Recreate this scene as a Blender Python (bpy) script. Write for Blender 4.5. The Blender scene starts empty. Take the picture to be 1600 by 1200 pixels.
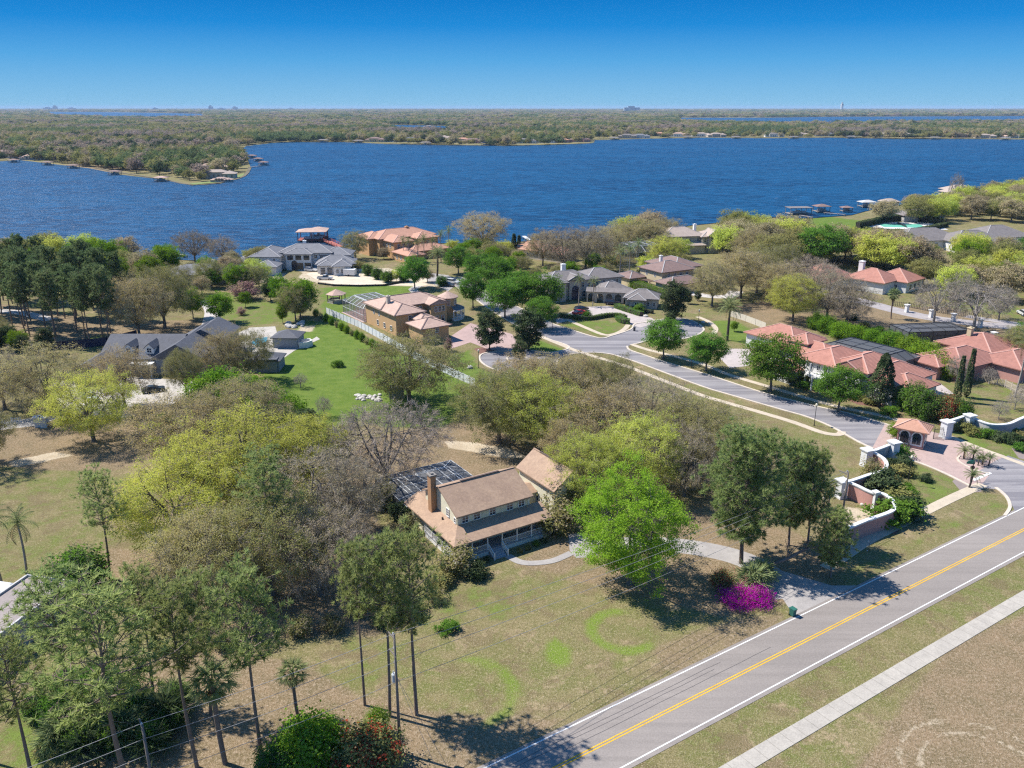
import bpy, math, random
import numpy as np
from mathutils import Vector, Matrix
sc = bpy.context.scene
C = sc.collection
R = math.radians
rnd = random.Random(7)
# ---------------------------------------------------------------- camera (real lens, 60 m above the road)
F = 1294.0; PIT = math.atan(433 / F); SP, CP = math.sin(PIT), math.cos(PIT); CAMH = 60.0
cam = bpy.data.cameras.new('camera'); camo = bpy.data.objects.new('camera', cam); C.objects.link(camo)
camo.location = (0, 0, CAMH); camo.rotation_euler = (R(90) - PIT, 0, 0)
cam.sensor_width = 36; cam.lens = F / 1600 * 36; cam.clip_start = 0.5; cam.clip_end = 60000
sc.camera = camo

def G(u, v, z=0.0):
    """survey point: where the sight line of the photograph meets the level z"""
    dx = (u - 800) / F; dy = (v - 600) / F; d = SP + dy * CP; w = CP - dy * SP; t = (CAMH - z) / d
    return (dx * t, w * t)
def GL(pts, z=0.0): return [G(u, v, z) for u, v in pts]

# ---------------------------------------------------------------- sun and sky
SUN_AZ = (-0.93, 0.366); SUN_EL = R(52)
sd = Vector((SUN_AZ[0] * math.cos(SUN_EL), SUN_AZ[1] * math.cos(SUN_EL), math.sin(SUN_EL))).normalized()
sl = bpy.data.lights.new('sun', 'SUN'); sl.energy = 5.0; sl.angle = R(0.53); sl.color = (1.0, 0.95, 0.87)
so = bpy.data.objects.new('sun', sl); C.objects.link(so); so.rotation_euler = (-sd).to_track_quat('-Z', 'Y').to_euler(); so.location = (-50, 20, 200)
W = bpy.data.worlds.new('World'); sc.world = W; W.use_nodes = True
wn = W.node_tree; bg = wn.nodes['Background']
sky = wn.nodes.new('ShaderNodeTexSky'); sky.sky_type = 'NISHITA'; sky.sun_disc = False
sky.sun_elevation = SUN_EL; sky.sun_rotation = math.atan2(SUN_AZ[0], SUN_AZ[1]); sky.altitude = 0
sky.air_density = 1.0; sky.dust_density = 0.1; sky.ozone_density = 4.0
hs = wn.nodes.new('ShaderNodeHueSaturation'); hs.inputs['Saturation'].default_value = 1.25; hs.inputs['Value'].default_value = 1.0
wn.links.new(sky.outputs[0], hs.inputs['Color']); wn.links.new(hs.outputs[0], bg.inputs[0]); bg.inputs[1].default_value = 0.115
# low band of clear sky: pale blue at the horizon deepening quickly upwards
gx = wn.nodes.new('ShaderNodeNewGeometry'); sx = wn.nodes.new('ShaderNodeSeparateXYZ'); tc = wn.nodes.new('ShaderNodeTexCoord'); wn.links.new(tc.outputs['Generated'], sx.inputs[0])
cr = wn.nodes.new('ShaderNodeValToRGB'); wn.links.new(sx.outputs[2], cr.inputs[0]); el_ = cr.color_ramp.elements
el_[0].position = 0.0; el_[0].color = (.165, .345, .50, 1); el_[1].position = .16; el_[1].color = (.003, .085, .37, 1)
for p_, c_ in ((.02, (.125, .31, .50, 1)), (.05, (.06, .25, .49, 1)), (.085, (.010, .165, .44, 1)), (.115, (.0035, .125, .38, 1))): q_ = el_.new(p_); q_.color = c_
b2 = wn.nodes.new('ShaderNodeBackground'); b2.inputs[1].default_value = 1.0; wn.links.new(cr.outputs[0], b2.inputs[0])
mr = wn.nodes.new('ShaderNodeMapRange'); wn.links.new(sx.outputs[2], mr.inputs[0]); mr.inputs[1].default_value = .12; mr.inputs[2].default_value = .35; mr.interpolation_type = 'SMOOTHSTEP'
mw = wn.nodes.new('ShaderNodeMixShader'); wn.links.new(mr.outputs[0], mw.inputs[0]); wn.links.new(b2.outputs[0], mw.inputs[1]); wn.links.new(bg.outputs[0], mw.inputs[2]); wn.links.new(mw.outputs[0], wn.nodes['World Output'].inputs[0])
sc.view_settings.view_transform = 'Standard'; sc.view_settings.look = 'None'; sc.view_settings.gamma = 1; sc.view_settings.exposure = 0.66
sc.cycles.use_denoising = False; sc.cycles.filter_width = 1.25
sc.cycles.max_bounces = 5; sc.cycles.diffuse_bounces = 2; sc.cycles.glossy_bounces = 2; sc.cycles.transmission_bounces = 3; sc.cycles.transparent_max_bounces = 8; sc.cycles.volume_bounces = 0
sc.cycles.caustics_reflective = False; sc.cycles.caustics_refractive = False

# ---------------------------------------------------------------- materials
MATS = {}
def newmat(name):
    m = bpy.data.materials.new(name); m.use_nodes = True; nt = m.node_tree
    b = nt.nodes['Principled BSDF']; MATS[name] = m
    return m, nt, b
def nd(nt, typ, **kw):
    n = nt.nodes.new(typ)
    for k, v in kw.items():
        if k in n.inputs.keys() if hasattr(n.inputs, 'keys') else False: n.inputs[k].default_value = v
        else: setattr(n, k, v)
    return n
def L(nt, a, b): nt.links.new(a, b)
def col4(c): return (c[0], c[1], c[2], 1)
def mix(nt, fac, a, b, typ='MIX'):
    n = nt.nodes.new('ShaderNodeMix'); n.data_type = 'RGBA'; n.blend_type = typ
    if isinstance(fac, (int, float)): n.inputs[0].default_value = fac
    else: L(nt, fac, n.inputs[0])
    for s, x in ((n.inputs[6], a), (n.inputs[7], b)):
        if isinstance(x, (tuple, list)): s.default_value = col4(x)
        else: L(nt, x, s)
    return n.outputs[2]
def noise(nt, scale, detail=4, rough=0.6, vec=None, dist=0.0):
    n = nt.nodes.new('ShaderNodeTexNoise'); n.inputs['Scale'].default_value = scale; n.inputs['Detail'].default_value = detail
    n.inputs['Roughness'].default_value = rough; n.inputs['Distortion'].default_value = dist
    if vec is not None: L(nt, vec, n.inputs['Vector'])
    return n.outputs['Fac']
def mathn(nt, op, a, b=0.0, c=None, clamp=False):
    n = nt.nodes.new('ShaderNodeMath'); n.operation = op; n.use_clamp = clamp
    for i, x in enumerate((a, b) if c is None else (a, b, c)):
        if isinstance(x, (int, float)): n.inputs[i].default_value = x
        else: L(nt, x, n.inputs[i])
    return n.outputs[0]
def ramp(nt, fac, lo, hi, smooth=True):
    n = nt.nodes.new('ShaderNodeMapRange'); n.interpolation_type = 'SMOOTHSTEP' if smooth else 'LINEAR'
    L(nt, fac, n.inputs[0]); n.inputs[1].default_value = lo; n.inputs[2].default_value = hi
    return n.outputs[0]
def vec(nt, kind='Object'):
    return nt.nodes.new('ShaderNodeTexCoord').outputs[kind]
def bump(nt, b, h, strength=0.3, dist=0.05):
    n = nt.nodes.new('ShaderNodeBump'); n.inputs['Strength'].default_value = strength; n.inputs['Distance'].default_value = dist
    L(nt, h, n.inputs['Height']); L(nt, n.outputs[0], b.inputs['Normal'])

def surf(name, c, c2=None, scale=1.5, rough=0.85, spec=0.3, bumps=0.15, metal=0.0, bscale=None):
    """weathered surface: two tones mixed by noise, a fine grain and a light bump"""
    m, nt, b = newmat(name)
    o = vec(nt)
    if c2 is None: c2 = tuple(x * 0.78 for x in c)
    n1 = noise(nt, scale, 5, 0.65, o)
    base = mix(nt, ramp(nt, n1, 0.3, 0.7), c, c2)
    n2 = noise(nt, (bscale or scale * 9), 2, 0.6, o)
    base = mix(nt, 0.35, base, mix(nt, ramp(nt, n2, 0.25, 0.75), tuple(x * 0.7 for x in c), tuple(min(1, x * 1.2) for x in c)))
    L(nt, base, b.inputs['Base Color'])
    b.inputs['Roughness'].default_value = rough; b.inputs['Specular IOR Level'].default_value = spec; b.inputs['Metallic'].default_value = metal
    if bumps: bump(nt, b, n2, bumps, 0.03)
    return m
def leafmat(name, c1, c2, trans=0.35, var=0.14, big=0.55):
    m, nt, b = newmat(name)
    nt.nodes.remove(b)
    out = nt.nodes['Material Output']
    geo = nt.nodes.new('ShaderNodeNewGeometry'); oi = nt.nodes.new('ShaderNodeObjectInfo')
    n1 = noise(nt, big, 2, 0.5, vec(nt))
    f = mathn(nt, 'ADD', mathn(nt, 'MULTIPLY', geo.outputs['Random Per Island'], 0.35), mathn(nt, 'MULTIPLY', ramp(nt, n1, 0.32, 0.68), 0.65))
    c = mix(nt, f, c1, c2)
    h = nt.nodes.new('ShaderNodeHueSaturation'); L(nt, c, h.inputs['Color'])
    L(nt, mathn(nt, 'MULTIPLY_ADD', oi.outputs['Random'], 0.03, 0.487), h.inputs['Hue'])
    L(nt, mathn(nt, 'MULTIPLY_ADD', mathn(nt, 'FRACT', mathn(nt, 'MULTIPLY', oi.outputs['Random'], 7.31)), var * 2, 1 - var), h.inputs['Value'])
    d = nt.nodes.new('ShaderNodeBsdfDiffuse'); t = nt.nodes.new('ShaderNodeBsdfTranslucent'); mx = nt.nodes.new('ShaderNodeMixShader')
    L(nt, h.outputs[0], d.inputs[0]); L(nt, h.outputs[0], t.inputs[0]); mx.inputs[0].default_value = trans
    L(nt, d.outputs[0], mx.inputs[1]); L(nt, t.outputs[0], mx.inputs[2]); L(nt, mx.outputs[0], out.inputs[0])
    return m
def tilemat(name, c, c2, s=2.6, lines=2.2):
    """roof covering: patchy tone per course plus fine courses as bump"""
    m, nt, b = newmat(name); o = vec(nt)
    n1 = noise(nt, 0.5, 4, 0.6, o); n2 = noise(nt, s * 2.2, 4, 0.8, o)
    vo = nt.nodes.new('ShaderNodeTexVoronoi'); vo.inputs['Scale'].default_value = s; L(nt, o, vo.inputs['Vector'])
    base = mix(nt, ramp(nt, n1, 0.3, 0.7), c, c2)
    base = mix(nt, 0.35, base, mix(nt, ramp(nt, n2, 0.3, 0.7), tuple(x * 0.6 for x in c), tuple(min(1, x * 1.25) for x in c)))
    sep = nt.nodes.new('ShaderNodeSeparateColor'); L(nt, vo.outputs['Color'], sep.inputs[0])
    base = mix(nt, mathn(nt, 'MULTIPLY', sep.outputs[0], 0.3), base, tuple(x * 0.55 for x in c2))
    L(nt, base, b.inputs['Base Color']); b.inputs['Roughness'].default_value = 0.8; b.inputs['Specular IOR Level'].default_value = 0.25
    w = nt.nodes.new('ShaderNodeTexWave'); w.bands_direction = 'Z'; w.inputs['Scale'].default_value = lines; w.inputs['Distortion'].default_value = 0.6; L(nt, o, w.inputs['Vector'])
    bump(nt, b, mathn(nt, 'ADD', w.outputs['Fac'], n2), 0.35 if lines < 5 else 0.15, 0.06)
    return m
def plain(name, c, rough=0.5, metal=0.0, spec=0.5):
    m, nt, b = newmat(name); b.inputs['Base Color'].default_value = col4(c); b.inputs['Roughness'].default_value = rough; b.inputs['Metallic'].default_value = metal
    b.inputs['Specular IOR Level'].default_value = spec
    o = vec(nt); n = noise(nt, 3, 3, 0.6, o); L(nt, mix(nt, ramp(nt, n, 0.2, 0.8), c, tuple(x * 0.82 for x in c)), b.inputs['Base Color'])
    return m

# ---------------------------------------------------------------- objects
def setp(o, label=None, cat=None, group=None, kind=None):
    if label: o['label'] = label
    if cat: o['category'] = cat
    if group: o['group'] = group
    if kind: o['kind'] = kind
    return o
def mesh_np(name, v, f, mats, mi=None, smooth=False):
    """v (n,3), f (m,k) all faces same size"""
    me = bpy.data.meshes.new(name); v = np.asarray(v, dtype=np.float32); f = np.asarray(f, dtype=np.int32)
    n, k = f.shape
    me.vertices.add(len(v)); me.vertices.foreach_set('co', v.ravel())
    me.loops.add(n * k); me.loops.foreach_set('vertex_index', f.ravel())
    me.polygons.add(n); me.polygons.foreach_set('loop_start', np.arange(0, n * k, k, dtype=np.int32))
    try: me.polygons.foreach_set('loop_total', np.full(n, k, dtype=np.int32))
    except Exception: pass
    for m in mats: me.materials.append(m)
    if mi is not None: me.polygons.foreach_set('material_index', np.asarray(mi, dtype=np.int32))
    me.polygons.foreach_set('use_smooth', np.full(n, smooth, dtype=bool))
    me.update(calc_edges=True)
    return me
def link(name, me, parent=None, loc=(0, 0, 0), rot=(0, 0, 0), scale=(1, 1, 1)):
    o = bpy.data.objects.new(name, me); C.objects.link(o)
    o.location = loc; o.rotation_euler = rot; o.scale = scale
    if parent is not None: o.parent = parent
    return o
def thing(name, label, cat, loc=(0, 0, 0), rz=0.0, group=None):
    o = link(name, None, None, loc, (0, 0, rz)); o.empty_display_size = 0.5
    return setp(o, label, cat, group)
class MB:
    def __init__(s): s.v = []; s.f = []; s.m = []
    def face(s, pts, mi=0):
        n = len(s.v); s.v += [tuple(p) for p in pts]; s.f.append(tuple(range(n, n + len(pts)))); s.m.append(mi); return s
    def box(s, x0, x1, y0, y1, z0, z1, mi=0, mat=None):
        n = len(s.v); P = [(x, y, z) for z in (z0, z1) for x, y in ((x0, y0), (x1, y0), (x1, y1), (x0, y1))]
        if mat is not None: P = [tuple(mat @ Vector(p)) for p in P]
        s.v += P
        for q in ((3, 2, 1, 0), (4, 5, 6, 7), (0, 1, 5, 4), (1, 2, 6, 5), (2, 3, 7, 6), (3, 0, 4, 7)):
            s.f.append(tuple(n + i for i in q)); s.m.append(mi)
        return s
    def bar(s, a, b, w=0.06, mi=0, h=None):
        a = Vector(a); b = Vector(b); d = b - a; ln = d.length
        if ln < 1e-6: return s
        q = d.to_track_quat('X', 'Z').to_matrix().to_4x4(); q.translation = a
        h = w if h is None else h
        return s.box(0, ln, -w / 2, w / 2, -h / 2, h / 2, mi, q)
    def prism(s, pts, z0, z1, mi=0, top=None):
        n = len(s.v); k = len(pts)
        s.v += [(p[0], p[1], z0) for p in pts] + [(p[0], p[1], z1) for p in pts]
        s.f.append(tuple(range(n + k, n + 2 * k))); s.m.append(mi if top is None else top)
        s.f.append(tuple(range(n + k - 1, n - 1, -1))); s.m.append(mi)
        for i in range(k):
            j = (i + 1) % k; s.f.append((n + i, n + j, n + k + j, n + k + i)); s.m.append(mi)
        return s
    def tube(s, pts, rad, sides=6, mi=0, cap=True):
        pts = [Vector(p) for p in pts]; n0 = len(s.v)
        if isinstance(rad, (int, float)): rad = [rad] * len(pts)
        for i, p in enumerate(pts):
            d = (pts[min(i + 1, len(pts) - 1)] - pts[max(i - 1, 0)]).normalized()
            a = d.orthogonal().normalized() if abs(d.z) < 0.95 else Vector((1, 0, 0)); a = (a - d * a.dot(d)).normalized(); bb = d.cross(a)
            for k in range(sides):
                t = 2 * math.pi * k / sides; s.v.append(tuple(p + (a * math.cos(t) + bb * math.sin(t)) * rad[i]))
        for i in range(len(pts) - 1):
            for k in range(sides):
                k2 = (k + 1) % sides; s.f.append((n0 + i * sides + k, n0 + i * sides + k2, n0 + (i + 1) * sides + k2, n0 + (i + 1) * sides + k)); s.m.append(mi)
        if cap:
            s.f.append(tuple(range(n0 + sides - 1, n0 - 1, -1))); s.m.append(mi)
            e = n0 + (len(pts) - 1) * sides; s.f.append(tuple(range(e, e + sides))); s.m.append(mi)
        return s
    def hip(s, x0, x1, y0, y1, z, pitch=0.45, over=0.6, th=0.22, mi=0, cap=None, gable=None):
        """hip roof (gable='x'/'y': gable ends across that axis) with eave thickness and ridge caps"""
        x0 -= over; x1 += over; y0 -= over; y1 += over; w = x1 - x0; d = y1 - y0
        zr = z + pitch * min(w, d) / 2
        if gable == 'x': zr = z + pitch * d / 2; r = [(x0, (y0 + y1) / 2, zr), (x1, (y0 + y1) / 2, zr)]; ax = 'x'
        elif gable == 'y': zr = z + pitch * w / 2; r = [((x0 + x1) / 2, y0, zr), ((x0 + x1) / 2, y1, zr)]; ax = 'y'
        elif w >= d: r = [(x0 + d / 2, (y0 + y1) / 2, zr), (x1 - d / 2, (y0 + y1) / 2, zr)]; ax = 'x'
        else: r = [((x0 + x1) / 2, y0 + w / 2, zr), ((x0 + x1) / 2, y1 - w / 2, zr)]; ax = 'y'
        e = [(x0, y0, z), (x1, y0, z), (x1, y1, z), (x0, y1, z)]; lo = [(a, b, c - th) for a, b, c in e]
        n = len(s.v); s.v += e + r + lo
        if ax == 'x': F_ = [(0, 1, 5, 4), (2, 3, 4, 5), (1, 2, 5), (3, 0, 4)]; hips = [(0, 4), (3, 4), (1, 5), (2, 5), (4, 5)]
        else: F_ = [(1, 2, 5, 4), (3, 0, 4, 5), (0, 1, 4), (2, 3, 5)]; hips = [(0, 4), (1, 4), (2, 5), (3, 5), (4, 5)]
        F_ += [(0, 6, 7, 1), (1, 7, 8, 2), (2, 8, 9, 3), (3, 9, 6, 0), (9, 8, 7, 6)]
        for q in F_: s.f.append(tuple(n + i for i in q)); s.m.append(mi)
        if cap is not None:
            vs = e + r
            for a, b in hips:
                if Vector(vs[a]) != Vector(vs[b]): s.bar(vs[a], vs[b], 0.3, cap, 0.14)
        return zr
    def build(s, name, mats, parent=None, loc=(0, 0, 0), rot=(0, 0, 0), smooth=False):
        me = bpy.data.meshes.new(name); me.from_pydata(s.v, [], s.f)
        for m in (mats if isinstance(mats, (list, tuple)) else [mats]): me.materials.append(m)
        me.polygons.foreach_set('material_index', s.m)
        if smooth: me.polygons.foreach_set('use_smooth', [True] * len(s.f))
        me.update()
        return link(name, me, parent, loc, rot)
def ribbon(mb, pts, w, z0, z1, mi=0, closed=False):
    """strip of width w along a plan polyline with real thickness"""
    P = [Vector((p[0], p[1])) for p in pts]; n = len(P); Lf = []; Rt = []
    for i in range(n):
        a = P[(i - 1) % n] if (closed or i) else P[0]; b = P[(i + 1) % n] if (closed or i < n - 1) else P[-1]
        d = (b - a).normalized(); nn = Vector((-d.y, d.x)); Lf.append(P[i] + nn * w / 2); Rt.append(P[i] - nn * w / 2)
    k = len(mb.v); mb.v += [(p.x, p.y, z0) for p in Lf] + [(p.x, p.y, z0) for p in Rt] + [(p.x, p.y, z1) for p in Lf] + [(p.x, p.y, z1) for p in Rt]
    for i in range(n if closed else n - 1):
        j = (i + 1) % n; l0, l1, r0, r1 = k + i, k + j, k + n + i, k + n + j; u0, u1, s0, s1 = k + 2 * n + i, k + 2 * n + j, k + 3 * n + i, k + 3 * n + j
        for q in ((u0, s0, s1, u1), (l0, u0, u1, l1), (r1, s1, s0, r0), (l0, l1, r1, r0)): mb.f.append(q); mb.m.append(mi)
    if not closed:
        for i in (0, n - 1): mb.f.append((k + i, k + n + i, k + 3 * n + i, k + 2 * n + i)); mb.m.append(mi)
def smooth_line(pts, n=4, closed=False):
    """Catmull-Rom"""
    out = []; P = [Vector((p[0], p[1])) for p in pts]; m = len(P)
    for i in range(m if closed else m - 1):
        if closed: p0, p1, p2, p3 = P[i - 1], P[i], P[(i + 1) % m], P[(i + 2) % m]
        else: p0, p1, p2, p3 = P[max(i - 1, 0)], P[i], P[i + 1], P[min(i + 2, m - 1)]
        for k in range(n):
            t = k / n; out.append(tuple(0.5 * ((2 * p1) + (p2 - p0) * t + (2 * p0 - 5 * p1 + 4 * p2 - p3) * t * t + (3 * p1 - p0 - 3 * p2 + p3) * t ** 3)))
    if not closed: out.append(tuple(P[-1]))
    return out
# ================================================================ SETTING: ground, roads, water
def pip(px, py, poly):
    inside = np.zeros(px.shape, bool); n = len(poly)
    for i in range(n):
        x1, y1 = poly[i]; x2, y2 = poly[(i + 1) % n]
        c = ((y1 > py) != (y2 > py)) & (px < (x2 - x1) * (py - y1) / ((y2 - y1) or 1e-9) + x1); inside ^= c
    return inside
def pdist(px, py, poly):
    d = np.full(px.shape, 1e9); n = len(poly)
    for i in range(n):
        x1, y1 = poly[i]; x2, y2 = poly[(i + 1) % n]; dx, dy = x2 - x1, y2 - y1; l2 = dx * dx + dy * dy or 1e-9
        t = np.clip(((px - x1) * dx + (py - y1) * dy) / l2, 0, 1); d = np.minimum(d, np.hypot(px - x1 - t * dx, py - y1 - t * dy))
    return d
def axis(segs):
    o = []
    for a, b, st in segs: o += list(np.arange(a, b, st))
    return np.array(o + [segs[-1][1]])
xs = axis([(-24000, -6000, 6000), (-6000, -1200, 1200), (-1200, -240, 160), (-240, -56, 3), (-56, 116, 0.65), (116, 320, 3), (320, 1280, 160), (1280, 6000, 1180), (6000, 24000, 6000)])
ys = axis([(-2000, 0, 500), (0, 50, 10), (50, 160, 0.65), (160, 165, 1), (165, 310, 1.8), (310, 520, 5), (520, 1600, 120), (1600, 6000, 1100), (6000, 30000, 6000)])
X, Y = np.meshgrid(xs, ys); GX, GY = X.ravel(), Y.ravel(); nx, ny = len(xs), len(ys)
idx = np.arange(nx * ny).reshape(ny, nx)
faces = np.stack([idx[:-1, :-1].ravel(), idx[:-1, 1:].ravel(), idx[1:, 1:].ravel(), idx[1:, :-1].ravel()], 1)
CH = {k: np.zeros(GX.shape) for k in 'LDSR'}
def paint(ch, poly, val=1.0, soft=3.0, world=False):
    P = poly if world else GL(poly); d = pdist(GX, GY, P); ins = pip(GX, GY, P); s = np.where(ins, d, -d)
    w = np.clip(s / soft + 0.5, 0, 1) * val; CH[ch] = np.maximum(CH[ch], w)
def paint_ring(ch, c, r, w, a0, a1, val=1.0):
    dx, dy = GX - c[0], GY - c[1]; rr = np.hypot(dx, dy); a = np.degrees(np.arctan2(dy, dx)) % 360
    k = np.clip(1 - np.abs(rr - r) / w, 0, 1) ** 0.7
    m = ((a - a0) % 360) / ((a1 - a0) % 360 or 360); e = np.clip(np.minimum(m, 1 - m) * 8, 0, 1) * (m <= 1); CH[ch] = np.maximum(CH[ch], k * e * val)
for q, val in (
    ([(400, 610), (430, 545), (480, 500), (545, 512), (600, 540), (735, 600), (745, 640), (690, 668), (600, 668), (560, 655), (500, 700), (440, 640)], 1.0),
    ([(690, 560), (735, 545), (752, 575), (800, 592), (870, 585), (800, 625), (730, 600)], 0.75),
    ([(300, 470), (345, 455), (480, 480), (470, 502), (370, 512), (330, 495)], 0.55),
    ([(500, 450), (640, 438), (655, 455), (560, 470), (540, 520), (500, 500)], 0.8),
    ([(885, 503), (905, 497), (975, 503), (978, 520), (935, 525), (880, 510)], 0.55),
    ([(855, 500), (930, 522), (975, 528), (890, 508)], 0.6),
    ([(1105, 500), (1150, 500), (1195, 525), (1185, 545), (1130, 530)], 0.7),
    ([(840, 530), (880, 545), (870, 555), (820, 548)], 0.9),
    ([(1410, 720), (1440, 722), (1530, 762), (1400, 822), (1335, 852), (1380, 790), (1420, 750)], 0.5),
    ([(1330, 880), (1440, 830), (1560, 768), (1580, 800), (1430, 860), (1330, 905)], 0.45),
    ([(-20, 720), (200, 740), (230, 830), (160, 880), (120, 850), (0, 930), (-60, 900)], 0.33),
    ([(0, 1060), (120, 1120), (100, 1210), (-40, 1210)], 0.5),
    ([(1190, 352), (1230, 343), (1290, 338), (1390, 350), (1370, 362), (1260, 360)], 1.0),
    ([(1430, 590), (1600, 600), (1620, 660), (1500, 645), (1440, 620)], 0.4),
    ([(1470, 660), (1600, 690), (1600, 735), (1500, 700)], 0.55),
    ([(1340, 350), (1380, 335), (1420, 330), (1400, 350)], 0.8),
    ([(1450, 450), (1600, 460), (1600, 500), (1480, 480)], 0.5),
    ([(160, 520), (290, 540), (280, 560), (170, 548), (120, 530)], 0.55),
    ([(700, 900), (760, 880), (830, 960), (800, 1010), (720, 960)], 0.38),
    ([(560, 900), (700, 900), (760, 960), (640, 1000)], 0.4),
    ([(1060, 985), (1120, 990), (1030, 1060), (980, 1100)], 0.2),
    ([(1240, 1010), (1600, 850), (1600, 890), (1260, 1060)], 0.3),
    ([(1040, 1160), (1160, 1110), (1150, 1170), (1040, 1190)], 0.35),
    ([(450, 930), (560, 960), (640, 1090), (520, 1070)], 0.35),
    ([(1340, 700), (1300, 680), (1330, 740), (1350, 720)], 0.25)):
    paint('L', q, val)
for q, val in (
    ([(-60, 640), (40, 660), (200, 650), (260, 710), (190, 735), (60, 735), (-60, 720)], 1.0),
    ([(560, 690), (690, 655), (780, 672), (860, 730), (740, 745), (640, 750), (580, 790), (640, 900), (540, 900), (520, 760)], 0.9),
    ([(880, 905), (1010, 860), (1080, 800), (1240, 830), (1330, 880), (1240, 940), (1130, 965), (980, 925)], 1.0),
    ([(130, 1040), (330, 1010), (460, 1030), (560, 1080), (690, 1110), (900, 1120), (760, 1210), (100, 1210)], 0.8),
    ([(160, 500), (300, 500), (420, 480), (340, 530), (270, 545), (140, 540), (0, 545), (-20, 470)], 0.8),
    ([(1180, 500), (1330, 478), (1480, 480), (1600, 520), (1560, 545), (1400, 530), (1290, 520), (1230, 510)], 1.0),
    ([(1130, 480), (1200, 470), (1250, 500), (1190, 508)], 1.0),
    ([(1330, 1210), (1480, 1010), (1620, 950), (1620, 1210)], 1.0),
    ([(150, 850), (260, 860), (280, 960), (170, 950)], 0.8),
    ([(990, 1010), (1140, 960), (1240, 950), (1230, 985), (1060, 1070)], 0.6),
    ([(1000, 600), (1170, 655), (1300, 720), (1300, 800), (1200, 810), (1100, 700)], 0.12),
    ([(1150, 700), (1300, 760), (1330, 860), (1200, 870)], 0.5),
    ([(850, 850), (900, 830), (930, 870), (880, 900), (800, 885)], 0.9),
    ([(1450, 655), (1600, 675), (1600, 690), (1480, 676)], 0.8),
    ([(240, 760), (560, 740), (600, 1000), (300, 1000)], 0.7)):
    paint('D', q, val)
for q, val in (
    ([(690, 688), (740, 690), (800, 702), (830, 716), (790, 716), (700, 700)], 0.8),
    ([(470, 420), (560, 415), (650, 425), (700, 437), (680, 449), (600, 446), (520, 447), (470, 436)], 1.0),
    ([(10, 722), (90, 705), (110, 712), (30, 730)], 1.0),
    ([(400, 428), (450, 425), (440, 445), (390, 440)], 0.9),
    ([(470, 510), (500, 500), (490, 520), (450, 520)], 0.6),
    ([(1318, 790), (1380, 800), (1340, 822), (1315, 822)], 0.75),
    ([(850, 1110), (1100, 1005), (1150, 985), (1100, 1030), (880, 1130)], 0.35)):
    paint('S', q, val, 2.0)
paint('D', [(-900, 244), (0, 246), (140, 256), (262, 274), (330, 277), (360, 240), (500, 205), (-900, 200)], 1.0, 8)
paint_ring('R', G(975, 985), 3.9, 1.3, 60, 340); paint_ring('R', G(722, 1082), 5.6, 1.3, 280, 110, 0.8)
paint('R', [(850, 1005), (868, 995), (893, 1015), (895, 1038), (873, 1045), (855, 1030)], 1.0, 1.5)
paint('R', [(895, 1060), (1050, 1000), (1040, 1015), (900, 1075)], 0.35, 1.5)
for r_ in (7.7, 5.9): paint_ring('S', G(1545, 1216), r_, 0.8, 350, 205, 0.55)
gm = mesh_np('ground', np.stack([GX, GY, np.zeros_like(GX)], 1), faces, [])
at = gm.color_attributes.new('cover', 'FLOAT_COLOR', 'POINT')
at.data.foreach_set('color', np.stack([CH['L'], CH['D'], CH['S'], CH['R']], 1).astype(np.float32).ravel())

m, nt, b = newmat('ground_cover')
pos = nt.nodes.new('ShaderNodeNewGeometry').outputs['Position']
ca = nt.nodes.new('ShaderNodeAttribute'); ca.attribute_name = 'cover'
sp = nt.nodes.new('ShaderNodeSeparateColor'); L(nt, ca.outputs['Color'], sp.inputs[0])
big = noise(nt, 0.05, 5, 0.6, pos); mid = noise(nt, 0.35, 5, 0.65, pos); fine = noise(nt, 2.6, 4, 0.75, pos); tuft = noise(nt, 7.0, 2, 0.7, pos)
n01 = mathn(nt, 'ADD', mathn(nt, 'MULTIPLY', mid, 0.6), mathn(nt, 'MULTIPLY', fine, 0.4))
def edge(chan, gain=0.55, lo=0.32, hi=0.68): # noisy border of a painted cover
    return ramp(nt, mathn(nt, 'ADD', chan, mathn(nt, 'MULTIPLY', mathn(nt, 'SUBTRACT', n01, 0.5), gain * 2)), lo, hi)
dry = mix(nt, ramp(nt, mid, 0.35, 0.65), (0.205, 0.170, 0.080), (0.150, 0.143, 0.050))
dry = mix(nt, mathn(nt, 'MULTIPLY', ramp(nt, big, 0.45, 0.6), ramp(nt, n01, .4, .56)), dry, (0.135, 0.150, 0.040))
dry = mix(nt, mathn(nt, 'MULTIPLY', ramp(nt, noise(nt, 0.11, 5, 0.7, pos), 0.52, 0.62), ramp(nt, n01, .42, .55)), dry, (0.30, 0.225, 0.135))
dry = mix(nt, ramp(nt, fine, 0.50, 0.72), dry, (0.33, 0.275, 0.160))
lush = mix(nt, ramp(nt, mid, 0.3, 0.7), (0.085, 0.150, 0.020), (0.140, 0.195, 0.036))
lush = mix(nt, ramp(nt, fine, 0.45, 0.8), lush, (0.16, 0.20, 0.045))
dirt = mix(nt, ramp(nt, mid, 0.3, 0.7), (0.235, 0.165, 0.098), (0.165, 0.125, 0.068))
dirt = mix(nt, ramp(nt, fine, 0.45, 0.75), dirt, (0.36, 0.28, 0.195))
sand = mix(nt, ramp(nt, mid, 0.3, 0.7), (0.52, 0.44, 0.33), (0.42, 0.34, 0.24))
dry = mix(nt, mathn(nt, 'MULTIPLY', ramp(nt, noise(nt, 0.22, 6, 0.75, pos, .4), 0.50, 0.60), .7), dry, (0.155, 0.118, 0.062))
base = mix(nt, edge(sp.outputs[1]), dry, dirt)
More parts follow.
